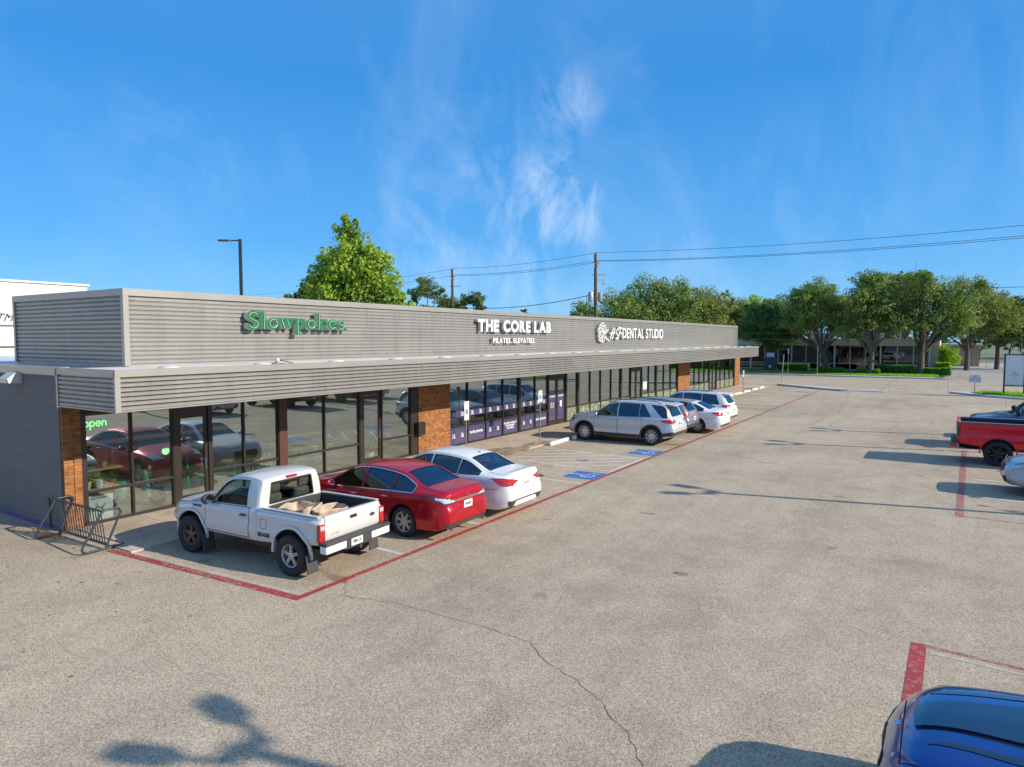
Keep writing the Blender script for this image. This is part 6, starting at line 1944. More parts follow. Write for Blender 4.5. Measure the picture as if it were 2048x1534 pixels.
def hightable(label, x, y0, y1, w=.55):
    root = thing('bar_table', label, 'table', (x, (y0 + y1) / 2, .022))
    L_ = (y1 - y0) / 2
    mb = MB(); mb.rbox(-w / 2, w / 2, -L_, L_, 1.00, 1.045, .01); mb.build('table_top', M['wood'], root)
    for sx in (-1, 1):
        for sy in (-1, 1):
            mb = MB(); mb.box(sx * (w / 2 - .06) - .02, sx * (w / 2 - .06) + .02, sy * (L_ - .1) - .02, sy * (L_ - .1) + .02, 0, 1.0); mb.build('leg', M['teal'], root)
    mb = MB(); mb.box(-.02, .02, -L_ + .1, L_ - .1, .25, .28); mb.build('stretcher', M['teal'], root)
hightable('long light wood bar table on mint legs inside the middle cafe windows', -18.35, 13.9, 16.3)
hightable('light wood bar table on mint legs inside the windows by the cafe door', -18.35, 11.1, 13.1)
s0 = stool('round wooden bar stool on mint legs closest to the first cafe door', -17.65, 11.35)
for i, (x, y) in enumerate(((-17.6, 12.1), (-17.62, 12.85), (-17.6, 13.9), (-17.55, 14.6), (-17.6, 15.3), (-17.6, 15.95))):
    dup(s0, (x, y, .022), random.uniform(0, 1.5), 'bar stool on mint legs inside the cafe, %s from the first door' % ('second', 'third', 'fourth', 'fifth', 'sixth', 'seventh')[i])
s0['label'] = 'round wooden bar stool on mint legs closest to the first cafe door'
mb = MB(); mb.lathe([(0, 0), (.12, .01), (.26, .16), (.27, .17), (.25, .17), (.11, .03), (0, .02)], 28, ax='z'); o = mb.build('bowl', M['mint'], smooth=60); o.location = (-17.9, 11.5, 1.07 + .0)
tag(o, 'big mint green bowl on the cafe bar table by the door', 'bowl'); o.location.x = -18.3
mb = MB(); mb.lathe([(0, 0), (.14, .01), (.24, .05), (.25, .06), (.22, .05), (0, .02)], 28, ax='z'); o = mb.build('tray', mat('orange tray', (.60, .28, .04), .5, 0, .1), smooth=60); o.location = (-18.3, 12.3, 1.07)
tag(o, 'orange round tray on the cafe bar table right of the mint bowl', 'tray')
pot_plant('bright green fern standing inside the second cafe door', -17.3, 17.6, .02, .15, .28, M['white'], M['leaf_in'], 9, 80)
CT = thing('service_counter', 'dark service counter along the back of the cafe', 'counter', (-22.0, 13.5, .022))
mb = MB(); mb.box(-.35, .35, -4.6, 3.2, 0, 1.05); mb.build('base', M['interior'], CT)
mb = MB(); mb.box(-.40, .40, -4.65, 3.25, 1.052, 1.10); mb.build('counter_top', M['wood'], CT)

# mint scooter on show behind the second window
SC = thing('scooter', 'mint green motor scooter standing inside the second cafe window', 'scooter', (-17.6, 9.35, .022), R(35))
for x_ in (.62, -.55):
    mb = MB(); mb.lathe([(.10, -.04), (.20, -.05), (.235, 0), (.20, .05), (.10, .04)], 24, c=(x_, 0, .235)); w_ = mb.build('wheel', M['tyre'], SC, smooth=50)
    mb = MB(); mb.lathe([(0, -.045), (.12, -.045), (.12, .045), (0, .045)], 16, c=(x_, 0, .235)); mb.build('rim', M['alloy'], w_)
mb = MB()
mb.prism([(.40, .22), (.50, .24), (.46, .60), (.40, .92), (.34, .94), (.38, .60), (.36, .32)], lambda u, v: (u, -.20, v), (0, .40, 0))
mb.rbox(-.10, .40, -.16, .16, .22, .27, .02); mb.rbox(-.88, -.12, -.20, .20, .24, .66, .12); mb.rbox(.48, .78, -.10, .10, .40, .50, .045)
mb.build('bodywork', M['teal'], SC, smooth=50)
mb = MB(); mb.rbox(-.80, -.10, -.14, .14, .672, .76, .035); mb.build('saddle', M['black'], SC, smooth=50)
mb = MB(); mb.tube([(.60, 0, .25), (.44, 0, .95)], .025, 8); mb.tube([(.36, -.34, 1.00), (.44, -.12, .98), (.44, .12, .98), (.36, .34, 1.00)], .018, 8); mb.build('handlebar', M['chrome'], SC, smooth=60)
mb = MB(); mb.lathe([(0, .08), (.06, .07), (.08, 0), (0, 0)], 16, ax='x', c=(.46, 0, .98)); mb.build('headlight', M['lamp_clear'], SC, smooth=60)

# ------------------------------------------------------------------ things on the walk
def access_sign(label, x, y, ztop, zbot, w=.30):
    root = thing('accessible_parking_sign', label, 'sign', (x, y, 0))
    mb = MB(); mb.box(-.022, .022, -.012, .012, 0, ztop); mb.build('post', M['galv'], root)
    mb = MB(); mb.rbox(.024, .028, -w / 2, w / 2, zbot, ztop + .02, .001); pn = mb.build('panel', M['white'], root)
    z = (zbot + ztop) / 2; hgt = ztop - zbot
    mb = MB(); mb.box(.0285, .0295, -.085, .085, z - .12, z + .06); mb.build('blue_field', mat('sign blue', (.02, .10, .40), .5, 0, 0), pn)
    mb = MB(); f = lambda p: (.031, p[0], z - .03 + p[1])
    for pts in ([(-.01, .06), (-.01, .0), (.04, .0), (.055, -.05)], [(-.01, .035), (.03, .035)], arc(0, -.02, .045, .045, 120, 350, 12)): mb.tube([f(p) for p in pts], .006, 5)
    mb.build('symbol', M['white'], pn)
    Mt = lambda zz: Matrix(((0, 0, 1, .0290), (1, 0, 0, 0), (0, 1, 0, zz), (0, 0, 0, 1)))
    text_mesh('lettering', 'RESERVED\nPARKING', .052, mat('sign green ink', (.05, .30, .14), .5, 0, 0), pn, 0, .001, M4=Mt(ztop - .08), xs=.85)
    text_mesh('lettering', 'VAN\nACCESSIBLE', .045, M['ink'], pn, 0, .001, M4=Mt(zbot + .06), xs=.8)
    return root
access_sign('accessible parking sign on a thin post just behind the white sedan roof', -15.95, 21.56, 1.84, 1.11)
access_sign('accessible parking sign on a thin post beside the first white wheel stop', -14.38, 24.62, 2.13, 1.66)
access_sign('accessible parking sign on a post at the far end of the storefront walk', -13.95, 56.4, 1.75, 1.25)
def wheel_stop(label, x, y, rz=0, L_=1.85, group='white concrete wheel stops along the storefront walk', first=[None]):
    if first[0] is None:
        mb = MB(); mb.prism([(-.085, 0), (.085, 0), (.055, .13), (-.055, .13)], lambda u, v: (u, -L_ / 2, v), (0, L_, 0))
        bm = bmesh.new()
        o = mb.build('wheel_stop', mat('white painted concrete', (.70, .69, .66), .8, 0, .12, 5, bump=.3))
        md = o.modifiers.new('b', 'BEVEL'); md.width = .018; md.segments = 2
        first[0] = o
    else:
        o = first[0].copy(); COL.objects.link(o)
    o.location = (x, y, 0); o.rotation_euler = (0, 0, rz)
    return tag(o, label, 'wheel stop', group)
wheel_stop('white wheel stop lying alone between the thin sign post and the large silver SUV', -13.52, 24.75, R(3))
for i, y in enumerate((37.6, 40.3, 43.1, 45.9, 48.6, 51.6, 54.3, 57.0, 59.7, 62.2)):
    w = ('behind the far white SUV', 'second past the far white SUV', 'third past the far white SUV', 'fourth past the far white SUV', 'fifth past the far white SUV', 'beside the far end pier of the windows', 'fourth from the street', 'third from the street', 'second from the street', 'nearest the street')[i]
    wheel_stop('white wheel stop at the storefront walk, ' + w, -13.8, y, R(random.uniform(-2, 2)))
wheel_stop('white wheel stop in front of the large silver SUV nose', -13.55, 27.3, R(-2))
mb = MB(); bm = bmesh.new(); bmesh.ops.create_icosphere(bm, subdivisions=3, radius=.12)
for v in bm.verts: v.co = Vector((v.co.x, v.co.y, max(v.co.z, -.06))) * (1 + .15 * math.sin(v.co.x * 60) * math.sin(v.co.y * 50))
mb.bm(bm); o = mb.build('plastic_bag', M['white'], smooth=60); o.location = (-13.45, 25.95, .06); tag(o, 'crumpled white plastic bag by the silver SUV front wheel', 'bag')

# bike rack: two bent end frames, top and bottom rails, uprights
BR = thing('bike_rack', 'black tubular bike rack standing at the corner of the dark block wall', 'bike rack', (-15.35, 7.0, 0))
def endframe(x):
    mb = MB()
    pts = [(x, .42, .03), (x, -.30, .03)] + [(x, -.30 - .10 * math.sin(R(a)), .11 - .08 * math.cos(R(a)) ) for a in (30, 60, 90, 120)] + \
          [(x, -.05, .70), (x, .0, .78), (x, .07, .82), (x, .28, .82), (x, .35, .80), (x, .38, .73), (x, .34, .65), (x, .06, .05)]
    mb.tube(pts, .024, 10); return mb
for x in (-.98, .98): endframe(x).build('end_frame', M['pole_dark'], BR, smooth=60)
mb = MB(); mb.tube([(-.98, .03, .80), (.98, .03, .80)], .022, 8); mb.build('top_rail', M['pole_dark'], BR, smooth=60)
mb = MB(); mb.tube([(-.98, .10, .10), (.98, .10, .10)], .022, 8); mb.build('bottom_rail', M['pole_dark'], BR, smooth=60)
mb = MB(); mb.tube([(-.98, .42, .03), (.98, .42, .03)], .022, 8); mb.build('ground_rail', M['pole_dark'], BR, smooth=60)
for i in range(17):
    x = -.88 + i * 1.76 / 16
    mb = MB(); mb.tube([(x, .03, .80), (x, .10, .10)], .012, 6); mb.build('upright', M['pole_dark'], BR)
mb = MB(); mb.tube([(0, 0, 0), (0, 0, .62), (.03, -.05, .68), (.12, -.10, .70)], .016, 8); o = mb.build('wall_pipe', M['black'], smooth=60); o.location = (-17.0, 7.18, .05)
tag(o, 'short black bent pipe against the dark block wall left of the bike rack', 'pipe')
# dry leaves blown against the wall
M['dry'] = leafmat('dry leaves', (.22, .12, .05), (.48, .34, .18), .1)
random.seed(12); mb = MB()
for i in range(260):
    if i < 200: x, y, z = -16.75 + random.gauss(0, .45), 7.05 - abs(random.gauss(0, .14)), .01
    else: x, y, z = random.uniform(-16.5, -9), random.uniform(3, 7.2), .008
    a = random.uniform(0, 6.28); r_ = random.uniform(.02, .05)
    c, s_ = math.cos(a) * r_, math.sin(a) * r_
    mb.add([(x - c, y - s_, z), (x + s_ * .5, y - c * .5, z + .02), (x + c, y + s_, z), (x - s_ * .5, y + c * .5, z + .012)], [(0, 1, 2, 3)])
tag(mb.build('leaf_litter', M['dry'], fix=False), 'scattered dry brown leaves against the dark wall base and on the paving', 'dry leaves', kind='stuff')

# ------------------------------------------------------------------ street side signs and poles
def sign_post(name, label, x, y, ztop, m, w, h_, cat='sign', tilt=0, pz=None):
    root = thing(name, label, cat, (x, y, 0), 0)
    mb = MB(); mb.tube([(0, 0, 0), (math.tan(tilt) * ztop, 0, ztop)], .03, 8); mb.build('post', M['galv'], root)
    if w:
        dx = math.tan(tilt) * ztop
        mb = MB(); mb.rbox(dx - w / 2, dx + w / 2, -.045, -.033, ztop - h_, ztop, .003); mb.build('panel', m, root)
    return root
sign_post('street_sign_post', 'leaning grey sign post seen edge-on at the white kerb island', -12.9, 66.0, 2.9, M['galv'], .12, .5, tilt=R(3))
sign_post('street_sign_post', 'thin grey sign post in the lawn strip left of the hedge middle', -16.2, 86.6, 3.2, M['galv'], .16, .7)
sign_post('street_sign_post', 'thin tall bare grey post in the lawn strip in front of the hedge end', -13.0, 86.7, 3.5, M['galv'], .08, .3)
sign_post('street_sign_post', 'thin grey post in the lawn strip by the dark pylon sign', -24.2, 86.5, 3.0, M['galv'], .10, .4)
lil = mat('lilac lettering panel', (.46, .38, .52), .6, 0, .35, 14)
r_ = sign_post('tow_away_sign', 'small lilac and white notice on a thin post at the grass verge corner', 1.7, 62.2, 1.62, M['white'], .72, .62)
text_mesh('lettering', 'NO\nPARKING\nTOW AWAY', .17, mat('purple ink', (.25, .12, .30), .6, 0, 0), r_, 0, .004, M4=Matrix(((1, 0, 0, 0), (0, 0, -1, -.048), (0, 1, 0, 1.32), (0, 0, 0, 1))), xs=.9)
BB = thing('board_sign', 'tall white property sign board between two dark posts on the grass verge', 'sign', (4.12, 62.65, 0), R(-14))
for x in (-.62, .62):
    mb = MB(); mb.box(x - .05, x + .05, -.05, .05, 0, 3.2); mb.build('post', M['pole_dark'], BB)
mb = MB(); mb.box(-.568, .568, -.02, .02, .88, 3.1); mb.build('panel', M['white'], BB)
mb = MB(); mb.box(-.568, .568, -.035, .035, 3.102, 3.18); mb.box(-.568, .568, -.035, .035, .80, .878); mb.build('frame', M['pole_dark'], BB)
mb = MB()
for pts in ([(-.34, 1.55), (-.2, 1.68), (-.08, 1.82), (.0, 1.98), (.08, 1.82), (.2, 1.68), (.34, 1.55)], [(-.26, 1.62), (-.12, 1.58), (0, 1.66), (.12, 1.58), (.26, 1.62)], arc(0, 1.76, .06, .06, 0, 360, 12), [(-.2, 1.5), (.2, 1.5)]):
    mb.tube([(p[0], -.024, p[1]) for p in pts], .012, 5)
mb.build('emblem', mat('grey emblem', (.35, .36, .38), .6, 0, 0), BB)

def lamp_post(label, x, y, H, rz, group, heads=2, kind='parking_lot_lamp', cat='street lamp'):
    root = thing(kind, label, cat, (x, y, 0), rz, group)
    mb = MB(); mb.box(-.075, .075, -.075, .075, .5, H); mb.build('pole', M['pole_dark'], root)
    mb = MB(); mb.lathe([(0, 0), (.28, 0), (.28, .6), (.24, .65), (0, .65)], 20, ax='z'); mb.build('base', M['curb'], root, smooth=40)
    if heads == 2:
        mb = MB(); mb.box(-.06, .06, -.27, .27, H - .14, H - .02); mb.build('crossbar', M['pole_dark'], root)
    for i in range(heads):
        y0_ = 0 if heads == 1 else (.25, -.25)[i]
        a = 180 if heads == 1 else (172, 204)[i]
        Mx = Matrix.Translation((0, y0_, 0)) @ Matrix.Rotation(R(a), 4, 'Z')
        mb = MB(); mb.obox(Mx @ Matrix.Translation((.26, 0, H - .08)), .5, .07, .07)
        arm = mb.build('arm', M['pole_dark'], root)
        mb = MB()
        prof = [(.0, -.06), (.14, -.17), (.60, -.17), (.74, -.15), (.76, 0), (.74, .15), (.60, .17), (.14, .17), (.0, .06)]
        mb.prism(prof, lambda u, v: tuple(Mx @ Vector((.50 + u, v, H - .12))), (0, 0, .08)); mb.build('lamp_head', M['pole_dark'], arm)
    return root
g_ = 'twin-head lamp posts beyond the right parked row'
for i, (x, y) in enumerate(((7.40, 7.52), (8.0, 22.2), (8.4, 33.0), (9.2, 38.4))):
    lamp_post('dark twin-head lot lamp post off to the right, %s' % ('nearest the camera', 'level with the silver SUV', 'level with the red pickup', 'beyond the blue-grey pickup')[i], x, y, 7.0, 0, g_)
lamp_post('dark single-head lamp pole rising behind the grey parapet left of the bright tree', -35.0, 25.3, 10.1, R(33), None, 1)

# utility line
def util_pole(label, x, y, H, extra=False):
    root = thing('utility_pole', label, 'utility pole', (x, y, 0), R(32.6))
    mb = MB(); mb.tube([(0, 0, 0), (0, 0, H * .6), (-.05, 0, H)], [.24, .20, .15], 10); mb.build('pole', M['pole_wood'], root, smooth=60)
    mb = MB(); mb.box(-.45, .45, -.05, .05, H - 1.05, H - .93); mb.box(-.35, 1.1, -.05, .05, H - 2.35, H - 2.25); mb.tube([(-.3, 0, H - 1.4), (.35, 0, H - 1.4)], .05, 6); mb.build('bracket', M['galv'], root)
    for dz in (0.0, -1.2, -1.5):
        for sx in (-.18, .18):
            mb = MB(); mb.lathe([(0, 0), (.05, .02), (.09, .06), (.05, .10), (.09, .14), (.04, .2), (0, .2)], 10, ax='z', c=(sx, -.1, H + dz)); mb.build('insulator', M['sign_side'], root, smooth=60)
    if extra:
        for dx in (-.55, ):
            mb = MB(); mb.lathe([(0, 0), (.27, .0), (.29, .05), (.29, .95), (.26, 1.02), (0, 1.06)], 18, ax='z', c=(dx, -.1, H - 5.2)); mb.build('transformer', M['galv'], root, smooth=50)
        mb = MB(); mb.lathe([(0, 0), (.24, .0), (.26, .05), (.26, .9), (0, .95)], 18, ax='z', c=(.52, .3, H - 5.1)); mb.build('transformer', M['galv'], root, smooth=50)
        mb = MB(); mb.box(0, 1.0, -.04, .04, H - 2.9, H - 2.82)
        for i in range(3): mb.lathe([(0, 0), (.07, .02), (.07, .3), (0, .32)], 8, ax='z', c=(.75 + i * .14, 0, H - 3.4 + (i % 2) * .12))
        mb.build('cutout_arm', M['galv'], root)
        mb = MB(); mb.tube([(-.3, -.1, H - 4.2), (-1.0, -.1, H - 4.6), (-1.0, -.1, H - 6.5), (-.5, -.1, H - 8), (-.1, 0, H - 9)], .03, 6)
        mb.tube([(-.5, -.1, H - 5.2), (-.6, -.1, H - 6.8), (-.1, 0, H - 7.6)], .025, 6); mb.build('lead_wire', M['cable'], root)
    return root
def cam_pt(px, py, depth):
    m = Matrix.Rotation(R(32.635), 3, 'Z') @ Matrix.Rotation(R(90 - 3.7305), 3, 'X')
    return Vector((0, 0, CAM_H)) + m @ (Vector((px - 1024, 767 - py, -1365)) / 1365 * depth)
P1 = cam_pt(1192, 507, 74); P2 = cam_pt(905, 538, 92)
util_pole('wooden utility pole with grey transformers behind the far end of the parapet', P1.x, P1.y, P1.z, True)
util_pole('slim wooden utility pole in front of the round pines', P2.x, P2.y, P2.z)
def wire(label, a, b, sag, r=.02):
    mb = MB(); pts = []
    for i in range(25):
        t = i / 24; p = a.lerp(b, t); p.z -= sag * 4 * t * (1 - t); pts.append(p)
    mb.tube(pts, r, 5, caps=False); return tag(mb.build('power_line', M['cable'], smooth=60), label, 'power line')
P3a = cam_pt(2250, 430, 50); P0 = cam_pt(470, 592, 150)
wire('topmost power line from the transformer pole to the upper right of the sky', P1 + Vector((0, 0, .1)), P3a, .5)
wire('upper power line of the close pair right of the transformer pole', P1 + Vector((0, .15, -.75)), cam_pt(2250, 452, 50), .5)
wire('lower power line of the close pair right of the transformer pole', P1 + Vector((0, -.15, -.85)), cam_pt(2250, 457, 49), .5)
wire('topmost power line between the two wooden utility poles', P2 + Vector((0, 0, .1)), P1 + Vector((0, 0, .1)), .4)
wire('second power line between the two wooden utility poles', P2 + Vector((0, 0, -.75)), P1 + Vector((0, 0, -.75)), .4)
wire('third power line between the two wooden utility poles', P2 + Vector((0, 0, -.9)), P1 + Vector((0, 0, -.95)), .4)
wire('thick low cable between the two wooden utility poles', cam_pt(905, 614, 92), cam_pt(1190, 588, 74), .7, .04)
wire('topmost power line running left from the slim pole behind the bright tree', P2, P0, .5)
wire('lower power line running left from the slim pole behind the bright tree', P2 + Vector((0, 0, -.9)), P0 + Vector((0, 0, -.9)), .5)
wire('low white-grey cable across the trees along the street, upper one', cam_pt(1190, 655, 74), cam_pt(2300, 640, 62), .9, .018)
wire('low dark cable across the trees along the street, lower one', cam_pt(1190, 668, 74), cam_pt(2300, 668, 62), .6, .018)
wire('short dark cable climbing to the right edge above the trees', cam_pt(1955, 576, 80), cam_pt(2300, 555, 62), .2, .03)

# ------------------------------------------------------------------ buildings beyond
WB = thing('white_building', 'tall white metal-clad building at the left edge behind the grey block', 'building', (-45, 21.6, 0))
M['wmetal'] = brick('white metal panels', (.58, .575, .56), (.61, .605, .59), (.50, .495, .48), .30, 30, .02, 'yz', .4, .5, 0)
mb = MB(); mb.box(-60, -45, -20, 21.6, 5.1, 7.55); mb.build('wall', M['wmetal'], WB, world=True)
mb = MB(); mb.box(-60, -45.2, -20, 21.5, 0, 5.1); mb.build('lower_wall', M['wmetal'], WB, world=True)
mb = MB(); mb.box(-60.1, -44.9, -20.1, 21.7, 7.551, 7.66); mb.build('roof_edge', M['white'], WB, world=True)
mb = MB(); mb.box(-45.18, -44.98, -20, 21.5, 3.9, 4.9); mb.build('panel_band', M['white'], WB, world=True)
face_text('lettering', 'ATM.', .62, M['ink'], 16.95, 5.50, -44.97, parent=WB, shear=.4, bold=-.008, extrude=.02)

BBg = thing('office_building', 'low modern office with dark glass bays and a flat beige roof overhang across the street', 'building', (-1.2, 97, 0))
dg = glass('dark office glass', (.10, .13, .16), 1.7, 0, (.8, .9, 1.0), boost=.02)
mb = MB(); mb.box(-60, -1.6, 98.2, 112, .2, 3.42); mb.build('core', M['interior'], BBg, world=True)
mb = MB(); mb.box(-62, -1.0, 96.0, 113, 3.45, 4.25); mb.build('roof', mat('beige fascia', (.68, .60, .48), .8, 0, .1, .5), BBg, world=True)
mb = MB(); mb.box(-62, -1.0, 96.0, 113, 4.255, 4.33); mb.build('roof_edge', M['white'], BBg, world=True)
mb = MB(); mb.box(-1.9, -1.1, 96.9, 99.5, .2, 3.44); mb.box(-62, -1.92, 97.0, 97.2, .19, .34); mb.build('wall', mat('pale stone wall', (.46, .42, .36), .85, 0, .15, 1.5, bump=.3), BBg, world=True)
x = -1.95; i = 0
M['blind'] = mat('dark blinds', (.05, .055, .06), .7, 0, .3, 1.5)
while x > -58:
    w = 1.75
    mb = MB(); mb.box(x - .05, x + .05, 96.95, 97.12, .36, 3.44)
    if i % 3 == 0: mb.box(x - .16, x - .052, 96.90, 97.2, .36, 3.44)
    mb.box(x - w + .052, x - .162, 96.98, 97.08, 1.12, 1.18); mb.box(x - w + .052, x - .162, 96.98, 97.08, .36, .42)
    wf_ = mb.build('window', M['white'], BBg, world=True)
    mb = MB(); wo = BBg.location
    mb.box(x - w + .04 - wo.x, x - .05 - wo.x, 97.02 - wo.y, 97.04 - wo.y, .40, 3.43); mb.build('pane', dg, wf_)
    x -= w; i += 1
mb = MB()
for q, (a, b) in enumerate(((-16, -13.5), (-9, -7.6), (-24, -21))):
    mb.box(a, b, 104, 106, 4.34, 5.2)
mb.build('roof_unit', M['galv'], BBg, world=True)
PY_ = thing('pylon_sign', 'dark stone monument sign with two grey slabs beside the red flower bed', 'sign', (-19.3, 91.8, .15))
mb = MB(); mb.box(-.75, .75, -.35, .35, 0, 1.7); mb.build('base', M['pole_dark'], PY_)
mb = MB(); mb.box(-.55, .55, -.30, .30, 1.72, 2.5); mb.build('panel', mat('grey sign face', (.12, .12, .15), .6, 0, .1), PY_)
mb = MB(); mb.box(-.45, .45, -.315, -.302, 1.9, 2.35); mb.box(-.15, .15, -.365, -.352, .5, .8); mb.build('emblem', M['sign_side'], PY_)
BG = thing('garage_building', 'plain tan building in the shade of trees at the end of the driveway', 'building', (1.5, 130, 0))
mb = MB(); mb.box(-14, 4.0, 130, 145, 0, 3.2); mb.build('wall', mat('tan wall', (.46, .34, .24), .85, 0, .1, .4), BG, world=True)
mb = MB(); mb.box(-14.4, 4.4, 129.6, 145.4, 3.202, 3.5); mb.build('roof', M['sign_side'], BG, world=True)

# ------------------------------------------------------------------ vegetation
LM = {'syc': leafmat('sycamore leaves', (.040, .12, .008), (.40, .52, .07), .38),
      'oak': leafmat('oak leaves', (.022, .062, .014), (.26, .36, .085), .28),
      'oak2': leafmat('olive oak leaves', (.035, .065, .016), (.30, .34, .085), .28),
      'dark': leafmat('dark leaves', (.014, .055, .018), (.12, .24, .05), .28),
      'pine': leafmat('pine needles', (.030, .070, .014), (.17, .24, .05), .22),
      'lime': leafmat('lime shrub leaves', (.12, .26, .01), (.34, .50, .02), .35),
      'hedge': leafmat('hedge leaves', (.03, .11, .010), (.17, .34, .035), .25)}
def crown_mesh(clumps, leaf, n, mb, seed, shape='leaf', up=.25):
    """leaves spread on and inside irregular clumps; clumps: (centre, (rx, ry, rz))"""
    rnd = random.Random(seed)
    tot = sum((c[1][0] * c[1][1] * c[1][2]) ** (2 / 3) for c in clumps)
    if shape != 'maple' or True:
        tot *= 1.0
    for (c, r) in clumps:
        k = int(n * (r[0] * r[1] * r[2]) ** (2 / 3) / tot)
        # lumps inside the clump
        lumps = []
        for i in range(max(6, k // 60)):
            d = Vector((rnd.gauss(0, 1), rnd.gauss(0, 1), rnd.gauss(0, 1) + .15)).normalized()
            q = rnd.uniform(.25, 1.0)
            lumps.append((Vector((d.x * r[0] * q, d.y * r[1] * q, d.z * r[2] * q)), rnd.uniform(.18, .38)))
        for i in range(k):
            lc, lr = rnd.choice(lumps)
            d = Vector((rnd.gauss(0, 1), rnd.gauss(0, 1), rnd.gauss(0, 1))).normalized()
            rad = rnd.uniform(.55, 1.0) ** .6 * lr * (1.0 if rnd.random() > .14 else rnd.uniform(1.1, 1.55))
            p = Vector(c) + lc + Vector((d.x * r[0] * rad, d.y * r[1] * rad, d.z * r[2] * rad))
            nrm = (d + Vector((rnd.uniform(-.6, .6), rnd.uniform(-.6, .6), rnd.uniform(-.3, .9)))).normalized()
            t = nrm.cross(Vector((rnd.uniform(-1, 1), rnd.uniform(-1, 1), rnd.uniform(-1, 1)))).normalized(); b = nrm.cross(t)
            s_ = leaf * rnd.uniform(.6, 1.25)
            if shape == 'maple':
                mb.add([p - t * s_ * .5, p - t * s_ * .1 + b * s_ * .5, p + t * s_ * .15 + b * s_ * .16, p + t * s_ * .55, p + t * s_ * .15 - b * s_ * .16, p - t * s_ * .1 - b * s_ * .5], [(0, 1, 2, 3, 4, 5)])
            elif shape == 'needle':
                for w_ in range(2):
                    t2 = (t + b * rnd.uniform(-1, 1)).normalized()
                    mb.add([p - t2 * s_ * .7, p + b * s_ * .10, p + t2 * s_ * .7, p - b * s_ * .10], [(0, 1, 2, 3)])
            else:
                mb.add([p - t * s_ * .5, p + b * s_ * .26, p + t * s_ * .5, p - b * s_ * .26], [(0, 1, 2, 3)])
def tree(name, label, x, y, H, clumps, leafm, leaf, n, seed, trunk_r=.22, fork=2.2, shape='leaf', cat='tree', lean=0, group=None):
    root = thing(name, label, cat, (x, y, .1), 0, group)
    rnd = random.Random(seed + 5)
    if name == 'oak_tree' and H >= 12:      # stray boughs that break the outline
        extra = []
        for q in range(7):
            (c, r) = rnd.choice(clumps); a = rnd.uniform(0, 6.28); e = rnd.uniform(-.5, .9)
            k = rnd.uniform(.75, 1.15); rr = rnd.uniform(.7, 1.25)
            extra.append(((c[0] + math.cos(a) * math.cos(e) * r[0] * k, c[1] + math.sin(a) * math.cos(e) * r[1] * k, max(3.6, c[2] + math.sin(e) * r[2] * k)), (rr, rr, rr * .8)))
        clumps = [((c[0] + rnd.uniform(-.35, .35), c[1], c[2] + rnd.uniform(-.3, .3)), tuple(v * rnd.uniform(.84, 1.08) for v in r)) for c, r in clumps] + extra
    mb = MB()
    mb.tube([(0, 0, -.1), (lean * .3, 0, fork * .5), (lean, 0, fork)], [trunk_r * 1.35, trunk_r * 1.02, trunk_r * .95], 12)
    for (c, r) in clumps:
        cx, cy, cz = c
        p0 = Vector((lean, 0, fork - .15)); p3 = Vector((cx, cy, cz))
        m1 = p0.lerp(p3, .35) + Vector((rnd.uniform(-.3, .3), rnd.uniform(-.3, .3), .25)); m2 = p0.lerp(p3, .7) + Vector((rnd.uniform(-.35, .35), rnd.uniform(-.3, .3), .1))
        mb.tube([p0, m1, m2, p3], [trunk_r * .62, trunk_r * .45, trunk_r * .28, trunk_r * .1], 8)
        for k in range(4):
            d = Vector((rnd.uniform(-1, 1) * r[0], rnd.uniform(-1, 1) * r[1], rnd.uniform(-.3, .9) * r[2])) * .8
            mb.tube([m2.lerp(p3, rnd.random()), p3 + d * .5 + Vector((0, 0, .1)), p3 + d], [trunk_r * .18, trunk_r * .11, .015], 5)
    mb.build('trunk', M['bark'], root, smooth=60)
    mb = MB(); crown_mesh(clumps, leaf, n, mb, seed, shape); mb.build('crown', leafm, root, fix=False)
    return root
def at_px(px, Y):  # ground x for a column of the photo at world Y
    d = pix_dir(px, 700); return d.x / d.y * Y
# the bright sycamore behind the parapet
sx_, sy_ = cam_pt(706, 600, 46).x, cam_pt(706, 600, 46).y
cdir = Vector((.842, .539, 0))
def cl(dx, z, r, rz=None, dy=0, k=1.0): return ((cdir.x * dx - .539 * dy, cdir.y * dx + .842 * dy, z), (r * k, r * k, (rz or r) * k))
tree('sycamore', 'tall bright green broad-leaved tree rising behind the parapet between the lamp pole and the pines', sx_, sy_, 12.2,
     [cl(-.25, 11.2, .9, 1.2), cl(.2, 9.9, 1.6, 1.3), cl(-1.3, 9.0, 1.5, 1.4), cl(1.5, 8.9, 1.5, 1.2), cl(-1.4, 7.5, 2.0, 1.5), cl(1.6, 7.5, 1.9, 1.4), cl(.1, 8.5, 1.8, 1.5), cl(-2.6, 6.0, 1.5, 1.1), cl(2.4, 5.7, 1.9, 1.2), cl(3.5, 5.2, 1.4, 1.1), cl(0, 5.6, 2.4, 1.4), cl(1.2, 4.6, 1.9, 1.0, -.5), cl(-2.0, 4.8, 1.8, 1.0), cl(3.3, 6.7, .7, .7)],
     LM['syc'], .21, 42000, 21, .24, 2.6, 'maple')
p_ = cam_pt(618, 600, 62)
tree('tree', 'small darker tree tucked left of the bright sycamore behind the parapet', p_.x, p_.y, 9, [cl(-1.3, 7.3, 1.4, 1.2), cl(.2, 8.4, 1.2, 1.5), cl(.9, 7.2, 1.7, 1.4), cl(0, 6.0, 2.2, 1.4)], LM['dark'], .34, 6500, 22, .2, 2.5, 'maple')
